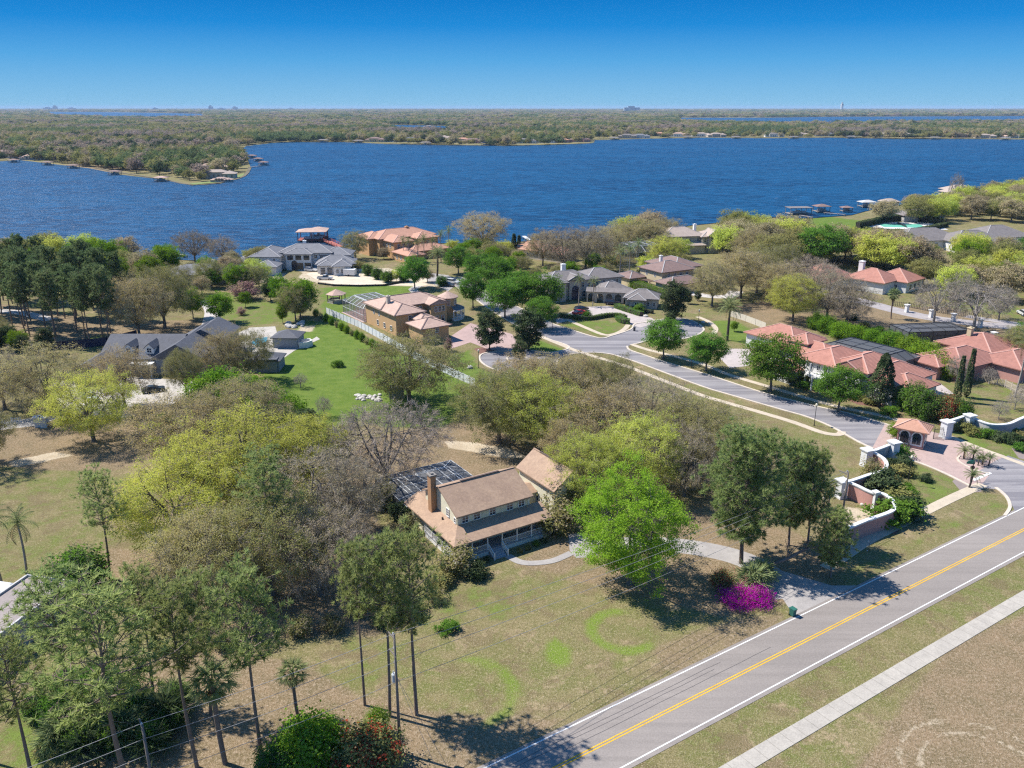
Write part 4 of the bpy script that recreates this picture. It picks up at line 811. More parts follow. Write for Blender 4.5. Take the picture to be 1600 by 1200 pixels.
# oak grove left of the farmhouse
for kind, pos, h, wr, var, lb in (
    ('spring_oak', (385, 806), 16.5, 1.12, 0, 'largest yellow green oak in the middle of the grove'),
    ('spring_oak', (285, 862), 14.5, 1.05, 1, 'yellow green oak at the left front of the grove'),
    ('spring_oak', (480, 775), 14.0, .85, 2, 'yellow green oak at the right shoulder of the grove'),
    ('tan_oak', (285, 735), 14.0, 1.05, 0, 'brownish oak at the upper left of the grove'),
    ('tan_oak', (385, 700), 14.0, 1.1, 1, 'brownish oak at the top of the grove, behind the yellow green one'),
    ('bare_oak', (490, 850), 14.5, 1.0, 0, 'greyish half bare oak at the right of the grove'),
    ('bare_oak', (550, 838), 11.5, .8, 1, 'grey half bare oak nearest the screened pool'),
    ('olive_oak', (425, 928), 14.0, .95, 0, 'dull green oak with dark stems low in the grove'),
    ('tan_oak', (330, 945), 13.0, .95, 2, 'brown green oak at the lower left of the grove'),
    ('bare_oak', (500, 930), 12.5, .9, 2, 'grey oak at the lower right of the grove'),
    ('naked_oak', (603, 764), 14.6, 1.08, 0, 'wide spreading leafless oak behind the screened pool'),
    ('olive_oak', (640, 632), 15.2, 1.12, 1, 'big dull green oak between the lawn and the ochre house'),
    ('olive_oak', (780, 692), 14.6, 1.0, 2, 'left one of the oaks behind the farmhouse'),
    ('spring_oak', (842, 700), 14.2, .95, 0, 'pale green oak behind the farmhouse garage wing'),
    ('tan_oak', (820, 655), 13.5, 1.0, 0, 'tan oak nearest the round street end'),
    ('olive_oak', (952, 652), 13.0, .75, 0, 'darker oak topping the row behind the farmhouse'),
    ('tan_oak', (945, 712), 14.0, 1.0, 1, 'tan oak in the middle of the row behind the farmhouse'),
    ('bare_oak', (1015, 700), 14.0, 1.0, 2, 'grey oak by the dry vacant lot'),
    ('spring_oak', (925, 790), 12.5, .9, 1, 'pale oak against the right side of the farmhouse'),
    ('spring_oak', (1000, 770), 13.5, .9, 2, 'yellowish oak behind the bright green maple'),
    ('bare_oak', (1068, 775), 12.5, .85, 0, 'grey oak between the maple and the large pine'),
    ('olive_oak', (1143, 762), 11.8, .85, 1, 'round dull green oak at the corner of the vacant lot'),
    ('tan_oak', (890, 745), 11.0, .8, 2, 'small tan oak at the garage wing gable'),
    ('bright_maple', (983, 912), 16.2, .93, 0, 'bright green maple beside the farmhouse drive'),
    ('spring_oak', (147, 690), 13.5, 1.0, 1, 'ochre oak with open limbs before the circular drive'),
    ('tan_oak', (78, 648), 15.0, 1.05, 2, 'brown oak left of the circular drive'),
    ('tan_oak', (196, 640), 13.5, .85, 0, 'ochre oak between the drive and the dormer house'),
    ('bare_oak', (8, 640), 13.0, .9, 1, 'grey oak at the left edge above the gate piers'),
    ('olive_oak', (-30, 730), 12.0, .8, 0, 'dark oak half cut by the left edge above the sandy lawn'),
    ('naked_oak', (25, 625), 9.0, .7, 1, 'leafless small oak at the left edge beside the brown oak'),
    ('olive_oak', (292, 618), 11.0, .62, 2, 'slim dark oak in front of the dormer house'),
    ('tan_oak', (352, 600), 13.0, .8, 1, 'ochre oak right of the dormer house'),
    ('olive_oak', (392, 596), 12.5, .75, 1, 'dull oak between the dormer house and the pool cabana'),
    ('tan_oak', (219, 530), 17.5, .85, 0, 'tall tan oak behind the dormer house roof'),
    ('olive_oak', (258, 513), 18.0, .85, 2, 'tall dark oak behind the dormer house, right of the tan one'),
    ('naked_oak', (305, 409), 13.0, .95, 0, 'leafless shore oak against the lake, left of two'),
    ('bare_oak', (350, 412), 11.5, .85, 1, 'grey shore oak against the lake, right of two'),
    ('tan_oak', (755, 392), 17.0, 1.15, 0, 'large tan oak on the shore right of the tiled mansion'),
    ('olive_oak', (556, 405), 12.0, .75, 0, 'feathery tree between the white and the tiled mansion'),
    ('tan_oak', (848, 415), 14.5, .9, 1, 'tan oak above the small red roof'),
    ('bare_oak', (880, 420), 16.5, 1.0, 0, 'grey oak behind the grey mansion, left of three'),
    ('bare_oak', (915, 420), 17.0, 1.0, 1, 'grey oak behind the grey mansion, middle of three'),
    ('tan_oak', (945, 412), 15.5, .9, 2, 'tan oak behind the grey mansion, right of three'),
    ('spring_oak', (1040, 418), 12.5, .95, 1, 'yellow green tree before the big lake villa'),
    ('tan_oak', (1112, 478), 14.5, .9, 1, 'tan oak with twin trunk right of the tan roofed house'),
    ('tan_oak', (1157, 466), 16.5, 1.05, 0, 'largest brown oak right of the tan roofed house'),
    ('olive_oak', (1182, 458), 15.0, .95, 1, 'olive oak merging with the largest brown oak'),
    ('olive_oak', (1208, 447), 15.0, 1.0, 0, 'olive oak behind the yellow green oak, upper'), ('tan_oak', (1215, 478), 14.0, .95, 2, 'tan oak between the brown and the yellow green oak'),
    ('bare_oak', (1262, 470), 15.0, 1.0, 1, 'grey oak between yellow green oak and domed green tree'), ('tan_oak', (1175, 415), 15.0, 1.0, 0, 'tan oak left of the domed green tree'),
    ('olive_oak', (330, 448), 10.0, .9, 2, 'olive tree beside the slate roof at the shore gardens'), ('spring_oak', (405, 448), 9.5, .8, 0, 'light green tree left of the white mansion'), ('olive_oak', (275, 470), 12.0, .9, 0, 'olive oak left of the slate roof at the shore gardens'), ('tan_oak', (900, 640), 12.5, .9, 2, 'tan oak at the kerb side end of the row behind the farmhouse'), ('olive_oak', (1080, 730), 13.0, .95, 0, 'olive oak in the corner thicket by the vacant lot'), ('tan_oak', (865, 660), 14.0, 1.0, 0, 'tan oak second from the round street end'),
    ('spring_oak', (1238, 502), 14.0, .95, 2, 'yellow green oak above the red roofed villa'),
    ('bare_oak', (1291, 499), 15.5, 1.0, 2, 'grey bare oak above the red roofed villa, left of two'),
    ('bare_oak', (1322, 508), 13.5, .95, 1, 'grey bare oak above the red roofed villa, right of two'),
    ('winter_tree', (1458, 506), 13.8, 1.0, 0, 'pale bare tree at the back street, left of two'),
    ('winter_tree', (1520, 516), 14.8, 1.15, 1, 'pale bare tree at the back street, right of two'),
    ('winter_tree', (1497, 470), 10.0, .8, 0, 'small bare tree between the two pale ones'),
    ('winter_tree', (1490, 322), 21.0, .42, 1, 'tall narrow bare tree on the skyline of the right shore'),
    ('winter_tree', (1494, 598), 6.5, .8, 0, 'small bare tree by the picket fence'),
    ('naked_oak', (1560, 500), 10.0, .7, 1, 'bare tree at the right edge behind the back street')):
    tree(kind, pos, h, wr, lb, None, var=var)
for pos, h, wr, lb in (
    ((1036, 561), 10.2, 1.0, 'round street tree opposite the right round street end'), ((1103, 579), 9.4, 1.0, 'round street tree before the pale driveway'),
    ((1203, 612), 12.8, .98, 'largest street tree, at the left end of the red roofed villa'), ((1310, 643), 9.6, 1.0, 'low street tree before the red roofed villa'),
    ((739, 481), 9.5, .85, 'street tree beside the turret of the ochre house'), ((789, 497), 10.5, 1.0, 'street tree at the bend below the grey mansion'),
    ((843, 494), 11.5, 1.0, 'dark street tree left of the grey mansion'), ((846, 515), 8.0, .95, 'low street tree left of the hedge curve'),
    ((776, 458), 10.5, 1.0, 'street tree above the bend, third row'), ((716, 428), 9.0, 1.0, 'street tree by the parking court'),
    ((752, 445), 10.0, 1.0, 'street tree between court and bend'), ((648, 451), 9.4, .95, 'lone green tree by the sandy yard'),
    ((1280, 416), 16, 1.2, 'dark green domed tree in the brown woods'), ((812, 470), 8.5, .9, 'street tree tucked behind the bend')):
    tree('street_oak', pos, h * (1.22 if pos[0] < 900 else 1.04), wr, lb, 'street trees')
for kind, pos, h, wr, lb in (
    ('magnolia', (765, 546), 11.5, 1.0, 'dark magnolia on the island side, left of two'), ('magnolia', (826, 548), 12.0, 1.05, 'dark magnolia right of the first, over the round street end'),
    ('magnolia', (812, 565), 5.8, 1.0, 'small dark magnolia on the round island'), ('magnolia', (1052, 502), 13.0, .95, 'dark magnolia at the right round street end'),
    ('magnolia', (1046, 515), 5.5, 1.0, 'small dark tree on the right hand island'), ('cone_tree', (1374, 634), 11.6, 1.0, 'dark conical magnolia at the villa garage'),
    ('magnolia', (423, 470), 8.5, .95, 'dark round tree beside the pink blossom'), ('magnolia', (480, 708), 9.0, 1.1, 'dark green tree at the edge of the grove and lawn'),
    ('cypress', (1494, 627), 10.2, 1.0, 'left of the two columnar cypresses'), ('cypress', (1509, 621), 11.0, 1.0, 'right of the two columnar cypresses'),
    ('green_tree', (372, 455), 9.5, .9, 'fresh green tree behind the pink blossom'), ('green_tree', (345, 504), 9.0, .95, 'light green tree by the drive, left garden'),
    ('green_tree', (302, 498), 9.5, .8, 'light green tree behind the dormer house chimney'), ('green_tree', (240, 455), 12.0, .9, 'bright green tree at the lake behind the oaks'),
    ('green_tree', (470, 498), 12.0, 1.0, 'big mixed green tree in front of the white mansion'), ('olive_oak', (462, 502), 11.5, .65, 'grey green tree beside the big mixed green one'),
    ('green_tree', (440, 478), 10.0, .75, 'green tree behind the big mixed green one'), ('green_tree', (442, 505), 5.5, .6, 'small slender tree on the left lawn'),
    ('green_tree', (30, 548), 5.5, 1.0, 'bright bush tree at the left edge below the pines'), ('green_tree', (384, 480), 5.0, .9, 'small lime tree near the pink blossom'),
    ('pink_tree', (385, 468), 5.2, 1.35, 'pink blossoming tree in the left garden'), ('pink_tree', (700, 549), 3.2, .6, 'little pink blossom at the ochre garage corner'),
    ('pink_tree', (378, 492), 2.2, 1.0, 'low brown pink shrub on the left lawn'),
    ('winter_tree', (470, 606), 3.4, .9, 'small bare bush on the green lawn, upper'), ('winter_tree', (507, 652), 4.6, .7, 'small bare sapling on the green lawn, lower'),
    ('shrub', (528, 573), 1.7, .95, 'single round bush on the green lawn'), ('green_tree', (1147, 518), 3.0, .8, 'small round tree on the date palm lawn'),
    ('magnolia', (1180, 535), 3.2, .9, 'small dark tree beside the villa, end of the lawn'), ('green_tree', (1400, 687), 3.4, 1.15, 'clipped round tree behind the gatehouse')):
    tree(kind, pos, h, wr, lb)
for i, (x, y, h, w) in enumerate(((322, 640, 6.5, 1.1), (352, 636, 7.5, 1.1), (385, 640, 7.5, 1.1), (418, 650, 6.5, 1.0), (447, 668, 6.5, 1.0), (262, 690, 5.0, .8))):
    tree('lime_hedge', (x, y), h, w, 'lime green shrub of the belt between oak grove and lawn', 'lime green shrubs behind the oak grove')
for i, (x, y, h, w) in enumerate(((1275, 514, 4.2, 1.0), (1292, 520, 4.4, 1.0), (1312, 527, 4.4, 1.1), (1335, 533, 4.4, 1.1), (1360, 538, 4.2, 1.0), (1388, 545, 4.4, 1.1), (1420, 556, 4.8, 1.2), (1442, 568, 5.2, 1.2), (1462, 580, 5.4, 1.2), (1480, 590, 4.6, 1.0))):
    tree('lime_hedge', (x, y), h, w, 'lime green shrub in the tall screen behind the red roofed villa', 'tall green screen behind the villa')
for i, (x, y, h) in enumerate(((1418, 641, 5.6), (1432, 648, 6.0), (1448, 655, 5.6), (1500, 662, 4.8))):
    tree('big_shrub', (x, y), h, .8, 'dense green shrub in the row by the gate', 'green shrubs in the row by the gate')
tree('red_shrub', (1474, 658), 5.6, .85, 'brownish shrub in the row by the gate')
tree('ball_shrub', (1412, 632), 2.8, 1.0, 'clipped round green ball left of the shrub row')
tree('big_shrub', (128, 925), 5.8, 1.1, 'dark glossy shrub beside the flat grey roof and lone pine')
tree('lime_hedge', (488, 1196), 5.0, 1.05, 'lime green side of the flowering hedge at the bottom'); tree('red_shrub', (575, 1205), 4.6, 1.15, 'red flowering side of the hedge under the pole'); tree('big_shrub', (430, 1222), 3.6, .9, 'dark low shrub left of the flowering hedge'); tree('lime_hedge', (590, 1150), 3.2, .6, 'small lime bush behind the red flowering hedge')
tree('bougainvillea', (1150, 941), 2.0, .95, 'purple bougainvillea at the road driveway, left mound'); tree('bougainvillea', (1183, 939), 2.1, .9, 'purple bougainvillea at the road driveway, right mound')
tree('palmetto', (1175, 918), 2.6, 1.1, 'green fan palm clump behind the bougainvillea'); tree('palmetto', (1188, 905), 2.2, 1.1, 'second fan palm clump behind the bougainvillea'); tree('red_shrub', (1128, 920), 2.8, .9, 'reddish shrub left of the fan palm clump')
tree('grey_shrub', (713, 893), 4.0, 1.2, 'grey green bush at the porch corner of the farmhouse'); tree('shrub', (742, 902), 1.9, 1.1, 'low bush by the porch corner, right'); tree('shrub', (690, 915), 1.9, 1.2, 'low bush by the porch corner, left')
tree('grey_shrub', (868, 830), 5.0, 1.25, 'olive bush against the right end of the porch'); tree('grey_shrub', (885, 800), 6.0, 1.2, 'olive bush under the garage wing'); tree('shrub', (632, 808), 2.4, 1.2, 'bush at the pool cage corner'); tree('grey_shrub', (640, 832), 3.0, .9, 'pale bush beside the side porch rail'); tree('grey_shrub', (597, 790), 4.0, 1.2, 'dark bush left of the pool cage')
for x, y in ((728, 886), (745, 881), (760, 876), (812, 862), (825, 857), (838, 851), (850, 846)): tree('shrub', (x, y + 2), .9, .62, 'small foundation shrub along the front porch', 'foundation shrubs along the porch')
g_ = random.Random(3)
for i in range(13):
    x, y = g_.uniform(85, 300), g_.uniform(1085, 1185); tree('palmetto', (x, y), g_.uniform(1.8, 3.0), 1.0, 'fan palmetto in the dark thicket under the pines', 'palmetto thicket under the pines')
for x, y, h in ((150, 1130, 3.5), (215, 1120, 3.4), (110, 1090, 3.2), (265, 1140, 2.6), (180, 1165, 3.0), (60, 1120, 2.6), (130, 1165, 3.2), (240, 1165, 2.8), (190, 1100, 3.6), (280, 1105, 2.6), (100, 1130, 3.4), (160, 1090, 3.8)): tree('big_shrub', (x, y), h, 1.0, 'dark shrub in the thicket under the pines', 'dark shrubs under the pines')
for x, y, h in ((560, 960, 2.0), (600, 975, 1.6), (640, 960, 1.8), (680, 940, 2.0), (520, 985, 2.2), (470, 990, 2.4), (390, 990, 2.2), (350, 1010, 2.0), (620, 930, 2.2), (700, 985, 1.2)): tree('grey_shrub' if h > 1.9 else 'shrub', (x, y), h, 1.25, 'low scrub at the edge of the oak grove', 'low scrub along the oak grove')
scatter([(-40, 470), (-40, 500), (40, 528), (125, 548), (178, 538), (205, 505), (188, 478), (80, 462)], 7.2, ['forest_pine'], (15.5, 20), 'dark pine in the dense stand at the left', 'dark pines of the left stand', seed=4, maxn=75)
scatter([(-60, 512), (0, 520), (60, 545), (110, 556), (60, 565), (-60, 540)], 9, ['magnolia', 'olive_oak'], (5, 8), 'undergrowth tree at the foot of the dark pine stand', 'undergrowth at the left stand', seed=5)
scatter([(-40, 412), (-40, 455), (110, 455), (210, 450), (285, 440), (280, 414), (130, 410)], 15, ['mid_tree', 'mid_tree', 'green_tree'], (9, 13), 'lakeside tree behind the dark pines', 'lakeside trees behind the dark pines', seed=6)
WL = {'mid_tree': 'brown green oak in the woods along the right shore', 'street_oak': 'darker green tree in the woods along the right shore'}
scatter([(962, 382), (1015, 378), (1058, 374), (1062, 390), (1010, 400), (970, 402)], 10.5, ['tan_oak', 'olive_oak', 'mid_tree'], (13, 16), 'brown oak of the shore wood left of the lake villa', 'shore wood left of the lake villa', seed=7)
scatter([(1135, 402), (1122, 376), (1180, 374), (1250, 388), (1240, 412)], 10, ['mid_tree'], (12, 16), 'brown green oak of the wood right of the lake villa', 'wood right of the lake villa', seed=8, wr=.95)
scatter([(1190, 425), (1240, 402), (1330, 399), (1400, 404), (1445, 420), (1430, 450), (1390, 452), (1335, 412), (1300, 410), (1290, 425), (1230, 440)], 10.5, ['mid_tree'], (12, 15.5), 'olive oak of the wood behind the red roofed houses', 'wood behind the red roofed houses', seed=9, avoid=[(*G(1340, 435), 17), (*G(1385, 452), 13), (*G(1280, 426), 15)])
scatter([(1440, 415), (1520, 408), (1700, 425), (1750, 480), (1600, 480), (1470, 462), (1430, 450)], 13, ['mid_tree', 'mid_tree', 'green_tree'], (9, 13), 'mixed green tree on the plot below the far right house', 'trees below the far right house', seed=10)
scatter([(1375, 349), (1400, 338), (1480, 324), (1600, 305), (1800, 285), (1800, 340), (1600, 348), (1500, 345), (1430, 352)], 14, ['mid_tree'], (11, 14), 'oak in the wood on the right hand point', 'wood on the right hand point', seed=11, wr=1.05)
scatter([(1565, 540), (1640, 560), (1640, 600), (1600, 600)], 10, ['olive_oak', 'street_oak'], (7, 9), 'tree at the right edge beside the brick roofed house', 'trees at the right edge', seed=12)
for x, y, h in ((805, 396), (812, 396)) and ((803, 398, 9), (811, 397, 8)): tree('cypress', (x, y), h, 2.0, 'small dark conifer at the lake by the small red roof', 'pair of dark conifers at the lake')
for x, y in ((1001, 440), (1012, 442), (1022, 440), (1075, 440), (1000, 412), (1060, 425), (1090, 470), (1075, 475)): tree('magnolia', (x, y), rnd.uniform(3.5, 6), .9, 'dark garden tree around the tan roofed house', 'garden trees around the tan roofed house')
for x, y in ((1350, 512), (1372, 520), (1405, 530), (1330, 500)): tree('shrub', (x, y), 1.8, 1.3, 'dark bush on the brown lot', 'bushes on the brown lot')
for x, y, h in ((600, 405, 5), (560, 425, 4.5), (575, 430, 4), (590, 436, 4), (605, 441, 4), (620, 440, 4.5), (545, 410, 6), (632, 440, 4), (690, 447, 3.5), (668, 441, 5)): tree('mid_tree' if h > 4.4 else 'big_shrub', (x, y), h, 1.0, 'green bush between sandy yard and tiled mansion', 'bushes beside the sandy yard')
# lawns and beds at the gate
for x, y, h in ((1506, 717, 2.0), (1520, 719, 1.9), (1534, 726, 1.6), (1544, 728, 1.6), (1514, 762, 2.1), (1528, 727, 1.3)): tree('small_palm', (x, y), h, 1.15, 'small palm on the paved gate island' if x != 1514 else 'single small palm on the gravel corner at the sign', None if x == 1514 else 'small palms on the gate island')
for x, y, h, w in ((1402, 712, 2.2, 1.1), (1412, 727, 1.6, 1.2), (1408, 742, 2.0, 1.3), (1400, 757, 1.6, 1.3), (1410, 770, 1.8, 1.1), (1446, 752, 1.3, 1.0), (1380, 768, 3.4, 1.1), (1405, 790, 3.0, 1.2), (1415, 782, 2.2, 1.1), (1398, 812, 3.4, 1.2), (1408, 806, 3.0, 1.2), (1500, 672, 2.4, 1.1), (1520, 680, 1.8, 1.1), (1540, 683, 1.8, 1.1), (1560, 688, 1.6, 1.2), (1580, 692, 2.0, 1.1), (1596, 690, 2.0, 1.3), (1596, 705, 1.6, 1.0), (1350, 760, 1.0, 1.2), (1390, 728, 1.4, 1.0)):
    tree('shrub', (x, y), h, w, 'garden shrub in the beds around the gate', 'garden shrubs around the gate')
for x, y in ((1358, 748), (1366, 752)): tree('grey_shrub', (x, y), 3.6, .9, 'grey green shrub at the hollow of the pink wall', 'shrubs at the hollow of the pink wall')
for x, y, h in ((1270, 585, 1.6), (1290, 604, 1.6), (1300, 612, 1.4), (1340, 625, 1.6), (1390, 648, 1.8), (1405, 630, 2.2), (1245, 600, 2.6), (1235, 595, 2.2), (1360, 632, 1.6), (1255, 606, 1.6)): tree('shrub', (x, y), h, 1.2, 'bush in the bed before the red roofed villa', 'bushes before the red roofed villa')
for x, y in ((1560, 655), (1585, 640), (1545, 600), (1600, 625), (1530, 585)): tree('winter_tree', (x, y), 4.0, .9, 'small bare shrub on the right hand lawn', 'small bare shrubs on the right hand lawn')
hedge('long clipped lime hedge between the grey mansion and the tan roofed house', [(961, 438), (985, 446), (1010, 455), (1048, 468)], 4.0, 2.2, LV['hedge'])
hedge('curved clipped hedge around the forecourt lawn of the grey mansion', [(875, 496), (900, 499), (922, 500), (945, 496), (965, 495), (978, 499)], 1.2, 1.2, LV['green'])
hedge('straight clipped hedge along the grey mansion driveway', [(962, 481), (980, 487), (1002, 494)], 1.6, 1.4, LV['green'])
hedge('rounded hedge end at the driveway mouth of the grey mansion', [(966, 500), (975, 505), (984, 506)], 2.2, 1.4, LV['green'])
hedge('low hedge before the garage of the grey mansion', [(978, 480), (1000, 486), (1020, 490)], 1.2, 1.0, LV['dark'])
hedge('tall square hedge around the tennis court', [(1340, 357), (1400, 345), (1478, 351)], 2.5, 3.2, LV['dark'], 8, .6)
hedge('hedge at the near side of the tennis court', [(1350, 361), (1400, 366), (1440, 362), (1478, 354)], 2.5, 2.2, LV['dark'], 8, .6)
for i in range(13): k_ = i / 12; tree('grey_shrub' if i % 3 == 1 else 'lime_hedge', (494 + 96 * k_, 494 + 53 * k_), 2.3 if i % 3 != 1 else 2.0, .62, 'leafy bush in the row along the white fence of the green lawn', 'bushes along the white fence')
for q_, sp_, hr_, sd_ in (([(700, 388), (800, 402), (845, 425), (840, 448), (770, 432), (710, 412)], 9.5, (4, 8), 31), ([(860, 428), (960, 420), (975, 432), (945, 445), (880, 446)], 10, (4, 8), 32), ([(1000, 400), (1060, 400), (1075, 425), (1010, 428)], 9, (5, 9), 33), ([(390, 405), (330, 430), (290, 470), (400, 455), (430, 425)], 11, (5, 9), 34), ([(500, 470), (455, 475), (400, 492), (470, 498)], 12, (3, 5), 35)): scatter(q_, sp_, ['green_tree', 'mid_tree', 'mid_tree', 'olive_oak'], hr_, 'garden tree on the lakeside plots', 'garden trees on the lakeside plots', seed=sd_)
hedge('low hedge curving below the gate lawn', [(1470, 700), (1500, 668), (1540, 676), (1590, 675)][1:], 1.0, .7, LV['green'])
tree('ball_shrub', (999, 489), 2.6, 1.0, 'clipped round shrub at the grey mansion garage'); tree('ball_shrub', (918, 498), 2.2, 1.0, 'clipped round shrub beside the red car')
# --- the leaning trunk by the driveway
t = thing('leaning_trunk', 'half fallen bare trunk leaning right over the driveway mouth', 'tree', (*G(1201, 908), 0))
a = Vector(G(1201, 908)).to_3d(); bq = Vector(G(1262, 868, 3.2)).to_3d() - a; bq.z = 4.6
mb = MB(); mb.tube([(0, 0, -.2), (.15, .2, 1.4), (.6, .6, 2.4), (bq.x * .5, bq.y * .5, 3.2), (bq.x, bq.y, 4.4)], [.42, .34, .3, .22, .14], 8); mb.build('trunk', BARK, t, smooth=True)
mb = MB()
for k in range(9):
    s = rnd.uniform(.35, 1); p0 = Vector((bq.x * s, bq.y * s, 2.6 + 1.9 * s)); d = Vector((rnd.uniform(-.4, 1), rnd.uniform(-.6, .9), rnd.uniform(.2, 1.2))).normalized() * rnd.uniform(1.5, 3.5); mb.tube([p0, p0 + d * .5 + Vector((0, 0, -.1)), p0 + d], [.07, .05, .02], 4)
mb.build('limb', BARK, t)
# ================================================================ BUILDINGS
GLASS = plain('window_glass', (0.03, 0.04, 0.06), 0.08, 0, 0.8)
WHITE = surf('white_trim', (0.78, 0.77, 0.74), (0.70, 0.69, 0.66), 1.0, 0.6)
METALW = plain('white_metal', (0.75, 0.76, 0.76), 0.4, 0.2)
METALD = plain('dark_metal', (0.05, 0.05, 0.055), 0.4, 0.5)
def win_mesh(w, h, fr=None, mull=1, rows=2, arch=False):
    mb = MB(); t = .09
    mb.box(-w / 2 - t, -w / 2, -.03, .07, -t, h + t); mb.box(w / 2, w / 2 + t, -.03, .07, -t, h + t); mb.box(-w / 2, w / 2, -.03, .07, h, h + t); mb.box(-w / 2, w / 2, -.03, .1, -t, 0)
    for k in range(1, mull + 1): x = -w / 2 + w * k / (mull + 1); mb.box(x - .03, x + .03, -.02, .045, 0, h)
    for k in range(1, rows): z = h * k / rows; mb.box(-w / 2, w / 2, -.02, .04, z - .03, z + .03)
    g = MB(); g.box(-w / 2, w / 2, -.02, .012, 0, h)
    fm = bpy.data.meshes.new('window'); fm.from_pydata(mb.v, [], mb.f); fm.materials.append(fr or WHITE)
    gm_ = bpy.data.meshes.new('pane'); gm_.from_pydata(g.v, [], g.f); gm_.materials.append(GLASS)
    return fm, gm_
WC = {}
def window(par, x, y, z, face, w=1.1, h=1.4, mull=1, rows=2, name='window', fr=None):
    """window on a wall; face = outward direction in degrees in the house's own frame"""
    k = (w, h, mull, rows, fr.name if fr else ''); WC.setdefault(k, win_mesh(w, h, fr, mull, rows)); fm, gm_ = WC[k]
    a = R(face); o = link(name, fm, par, (x + math.cos(a) * .02, y + math.sin(a) * .02, z), (0, 0, a - R(90))); link('pane', gm_, o); return o
def wallrow(par, bl, side, n, z, w=1.1, h=1.4, a=0.12, b=0.88, mull=1, rows=2, fr=None):
    x0, x1, y0, y1 = bl[:4]
    for k in range(n):
        t = a + (b - a) * ((k + .5) / n)
        if side == '-y': window(par, x0 + (x1 - x0) * t, y0, z, -90, w, h, mull, rows, fr=fr)
        elif side == '+y': window(par, x0 + (x1 - x0) * t, y1, z, 90, w, h, mull, rows, fr=fr)
        elif side == '-x': window(par, x0, y0 + (y1 - y0) * t, z, 180, w, h, mull, rows, fr=fr)
        else: window(par, x1, y0 + (y1 - y0) * t, z, 0, w, h, mull, rows, fr=fr)
def house(name, label, org, ang, blocks, wallm, roofm, capm=None, pitch=.42, over=.7, group=None, px=True):
    """blocks: (x0,x1,y0,y1,eave height,roof kind[,pitch])"""
    o = G(*org) if px else org; t = thing(name, label, 'house', (o[0], o[1], 0), R(ang), group); W_ = MB(); Rf = MB()
    for i, b_ in enumerate(blocks):
        x0, x1, y0, y1, h, kind = b_[:6]; pt = b_[6] if len(b_) > 6 else pitch; e = i * .004; top = h + i * .011
        W_.box(x0 + e, x1 - e, y0 + e, y1 - e, -.05, top - .12)
        if kind == 'hip': Rf.hip(x0, x1, y0, y1, top, pt, over, .22, 0, 1 if capm else None)
        elif kind in ('gx', 'gy'):
            g = kind[1]; zr = Rf.hip(x0, x1, y0, y1, top, pt, over, .2, 0, 1 if capm else None, gable=g)
            if g == 'x':
                ym = (y0 + y1) / 2; zz = top - .12 + pt * ((y1 - y0) / 2)
                for x in (x0 + e, x1 - e): W_.face([(x, y0 + .01, top - .12), (x, y1 - .01, top - .12), (x, ym, zz + pt * over * .9)])
            else:
                xm = (x0 + x1) / 2; zz = top - .12 + pt * ((x1 - x0) / 2)
                for y in (y0 + e, y1 - e): W_.face([(x0 + .01, y, top - .12), (x1 - .01, y, top - .12), (xm, y, zz + pt * over * .9)])
        elif kind == 'flat': Rf.box(x0 - .15, x1 + .15, y0 - .15, y1 + .15, top - .12, top + .25, 0)
    W_.build('wall', wallm, t); Rf.build('roof', [roofm, capm or roofm], t)
    return t
def chimney(par, x, y, z0, z1, w=1.0, d=.8, m=None, capm=None):
    mb = MB(); mb.box(x - w / 2, x + w / 2, y - d / 2, y + d / 2, z0, z1 - .2); mb.box(x - w / 2 - .12, x + w / 2 + .12, y - d / 2 - .12, y + d / 2 + .12, z1 - .2, z1, 1); mb.box(x - w / 4, x + w / 4, y - d / 4, y + d / 4, z1, z1 + .2, 1)
    return mb.build('chimney', [m or WHITE, capm or m or WHITE], par)
def turret(par, x, y, r, h, wallm, roofm, n=12, rh=2.0, ov=.6):
    mb = MB(); P = [(x + r * math.cos(2 * math.pi * k / n), y + r * math.sin(2 * math.pi * k / n)) for k in range(n)]; mb.prism(P, 0, h)
    mb.build('turret', wallm, par); rb = MB(); Q = [(x + (r + ov) * math.cos(2 * math.pi * k / n), y + (r + ov) * math.sin(2 * math.pi * k / n), h) for k in range(n)]
    for k in range(n): rb.face([Q[k], Q[(k + 1) % n], (x, y, h + rh)]); rb.face([Q[k], (Q[k][0], Q[k][1], h - .2), (Q[(k + 1) % n][0], Q[(k + 1) % n][1], h - .2), Q[(k + 1) % n]])
    rb.face([(q[0], q[1], h - .2) for q in Q][::-1]); rb.build('turret_roof', roofm, par)
    for k in range(n):
        if k % 2: a = 2 * math.pi * (k + .5) / n; rr = r * math.cos(math.pi / n); window(par, x + rr * math.cos(a), y + rr * math.sin(a), h - 2.2, math.degrees(a), .8, 1.5, 0, 2)
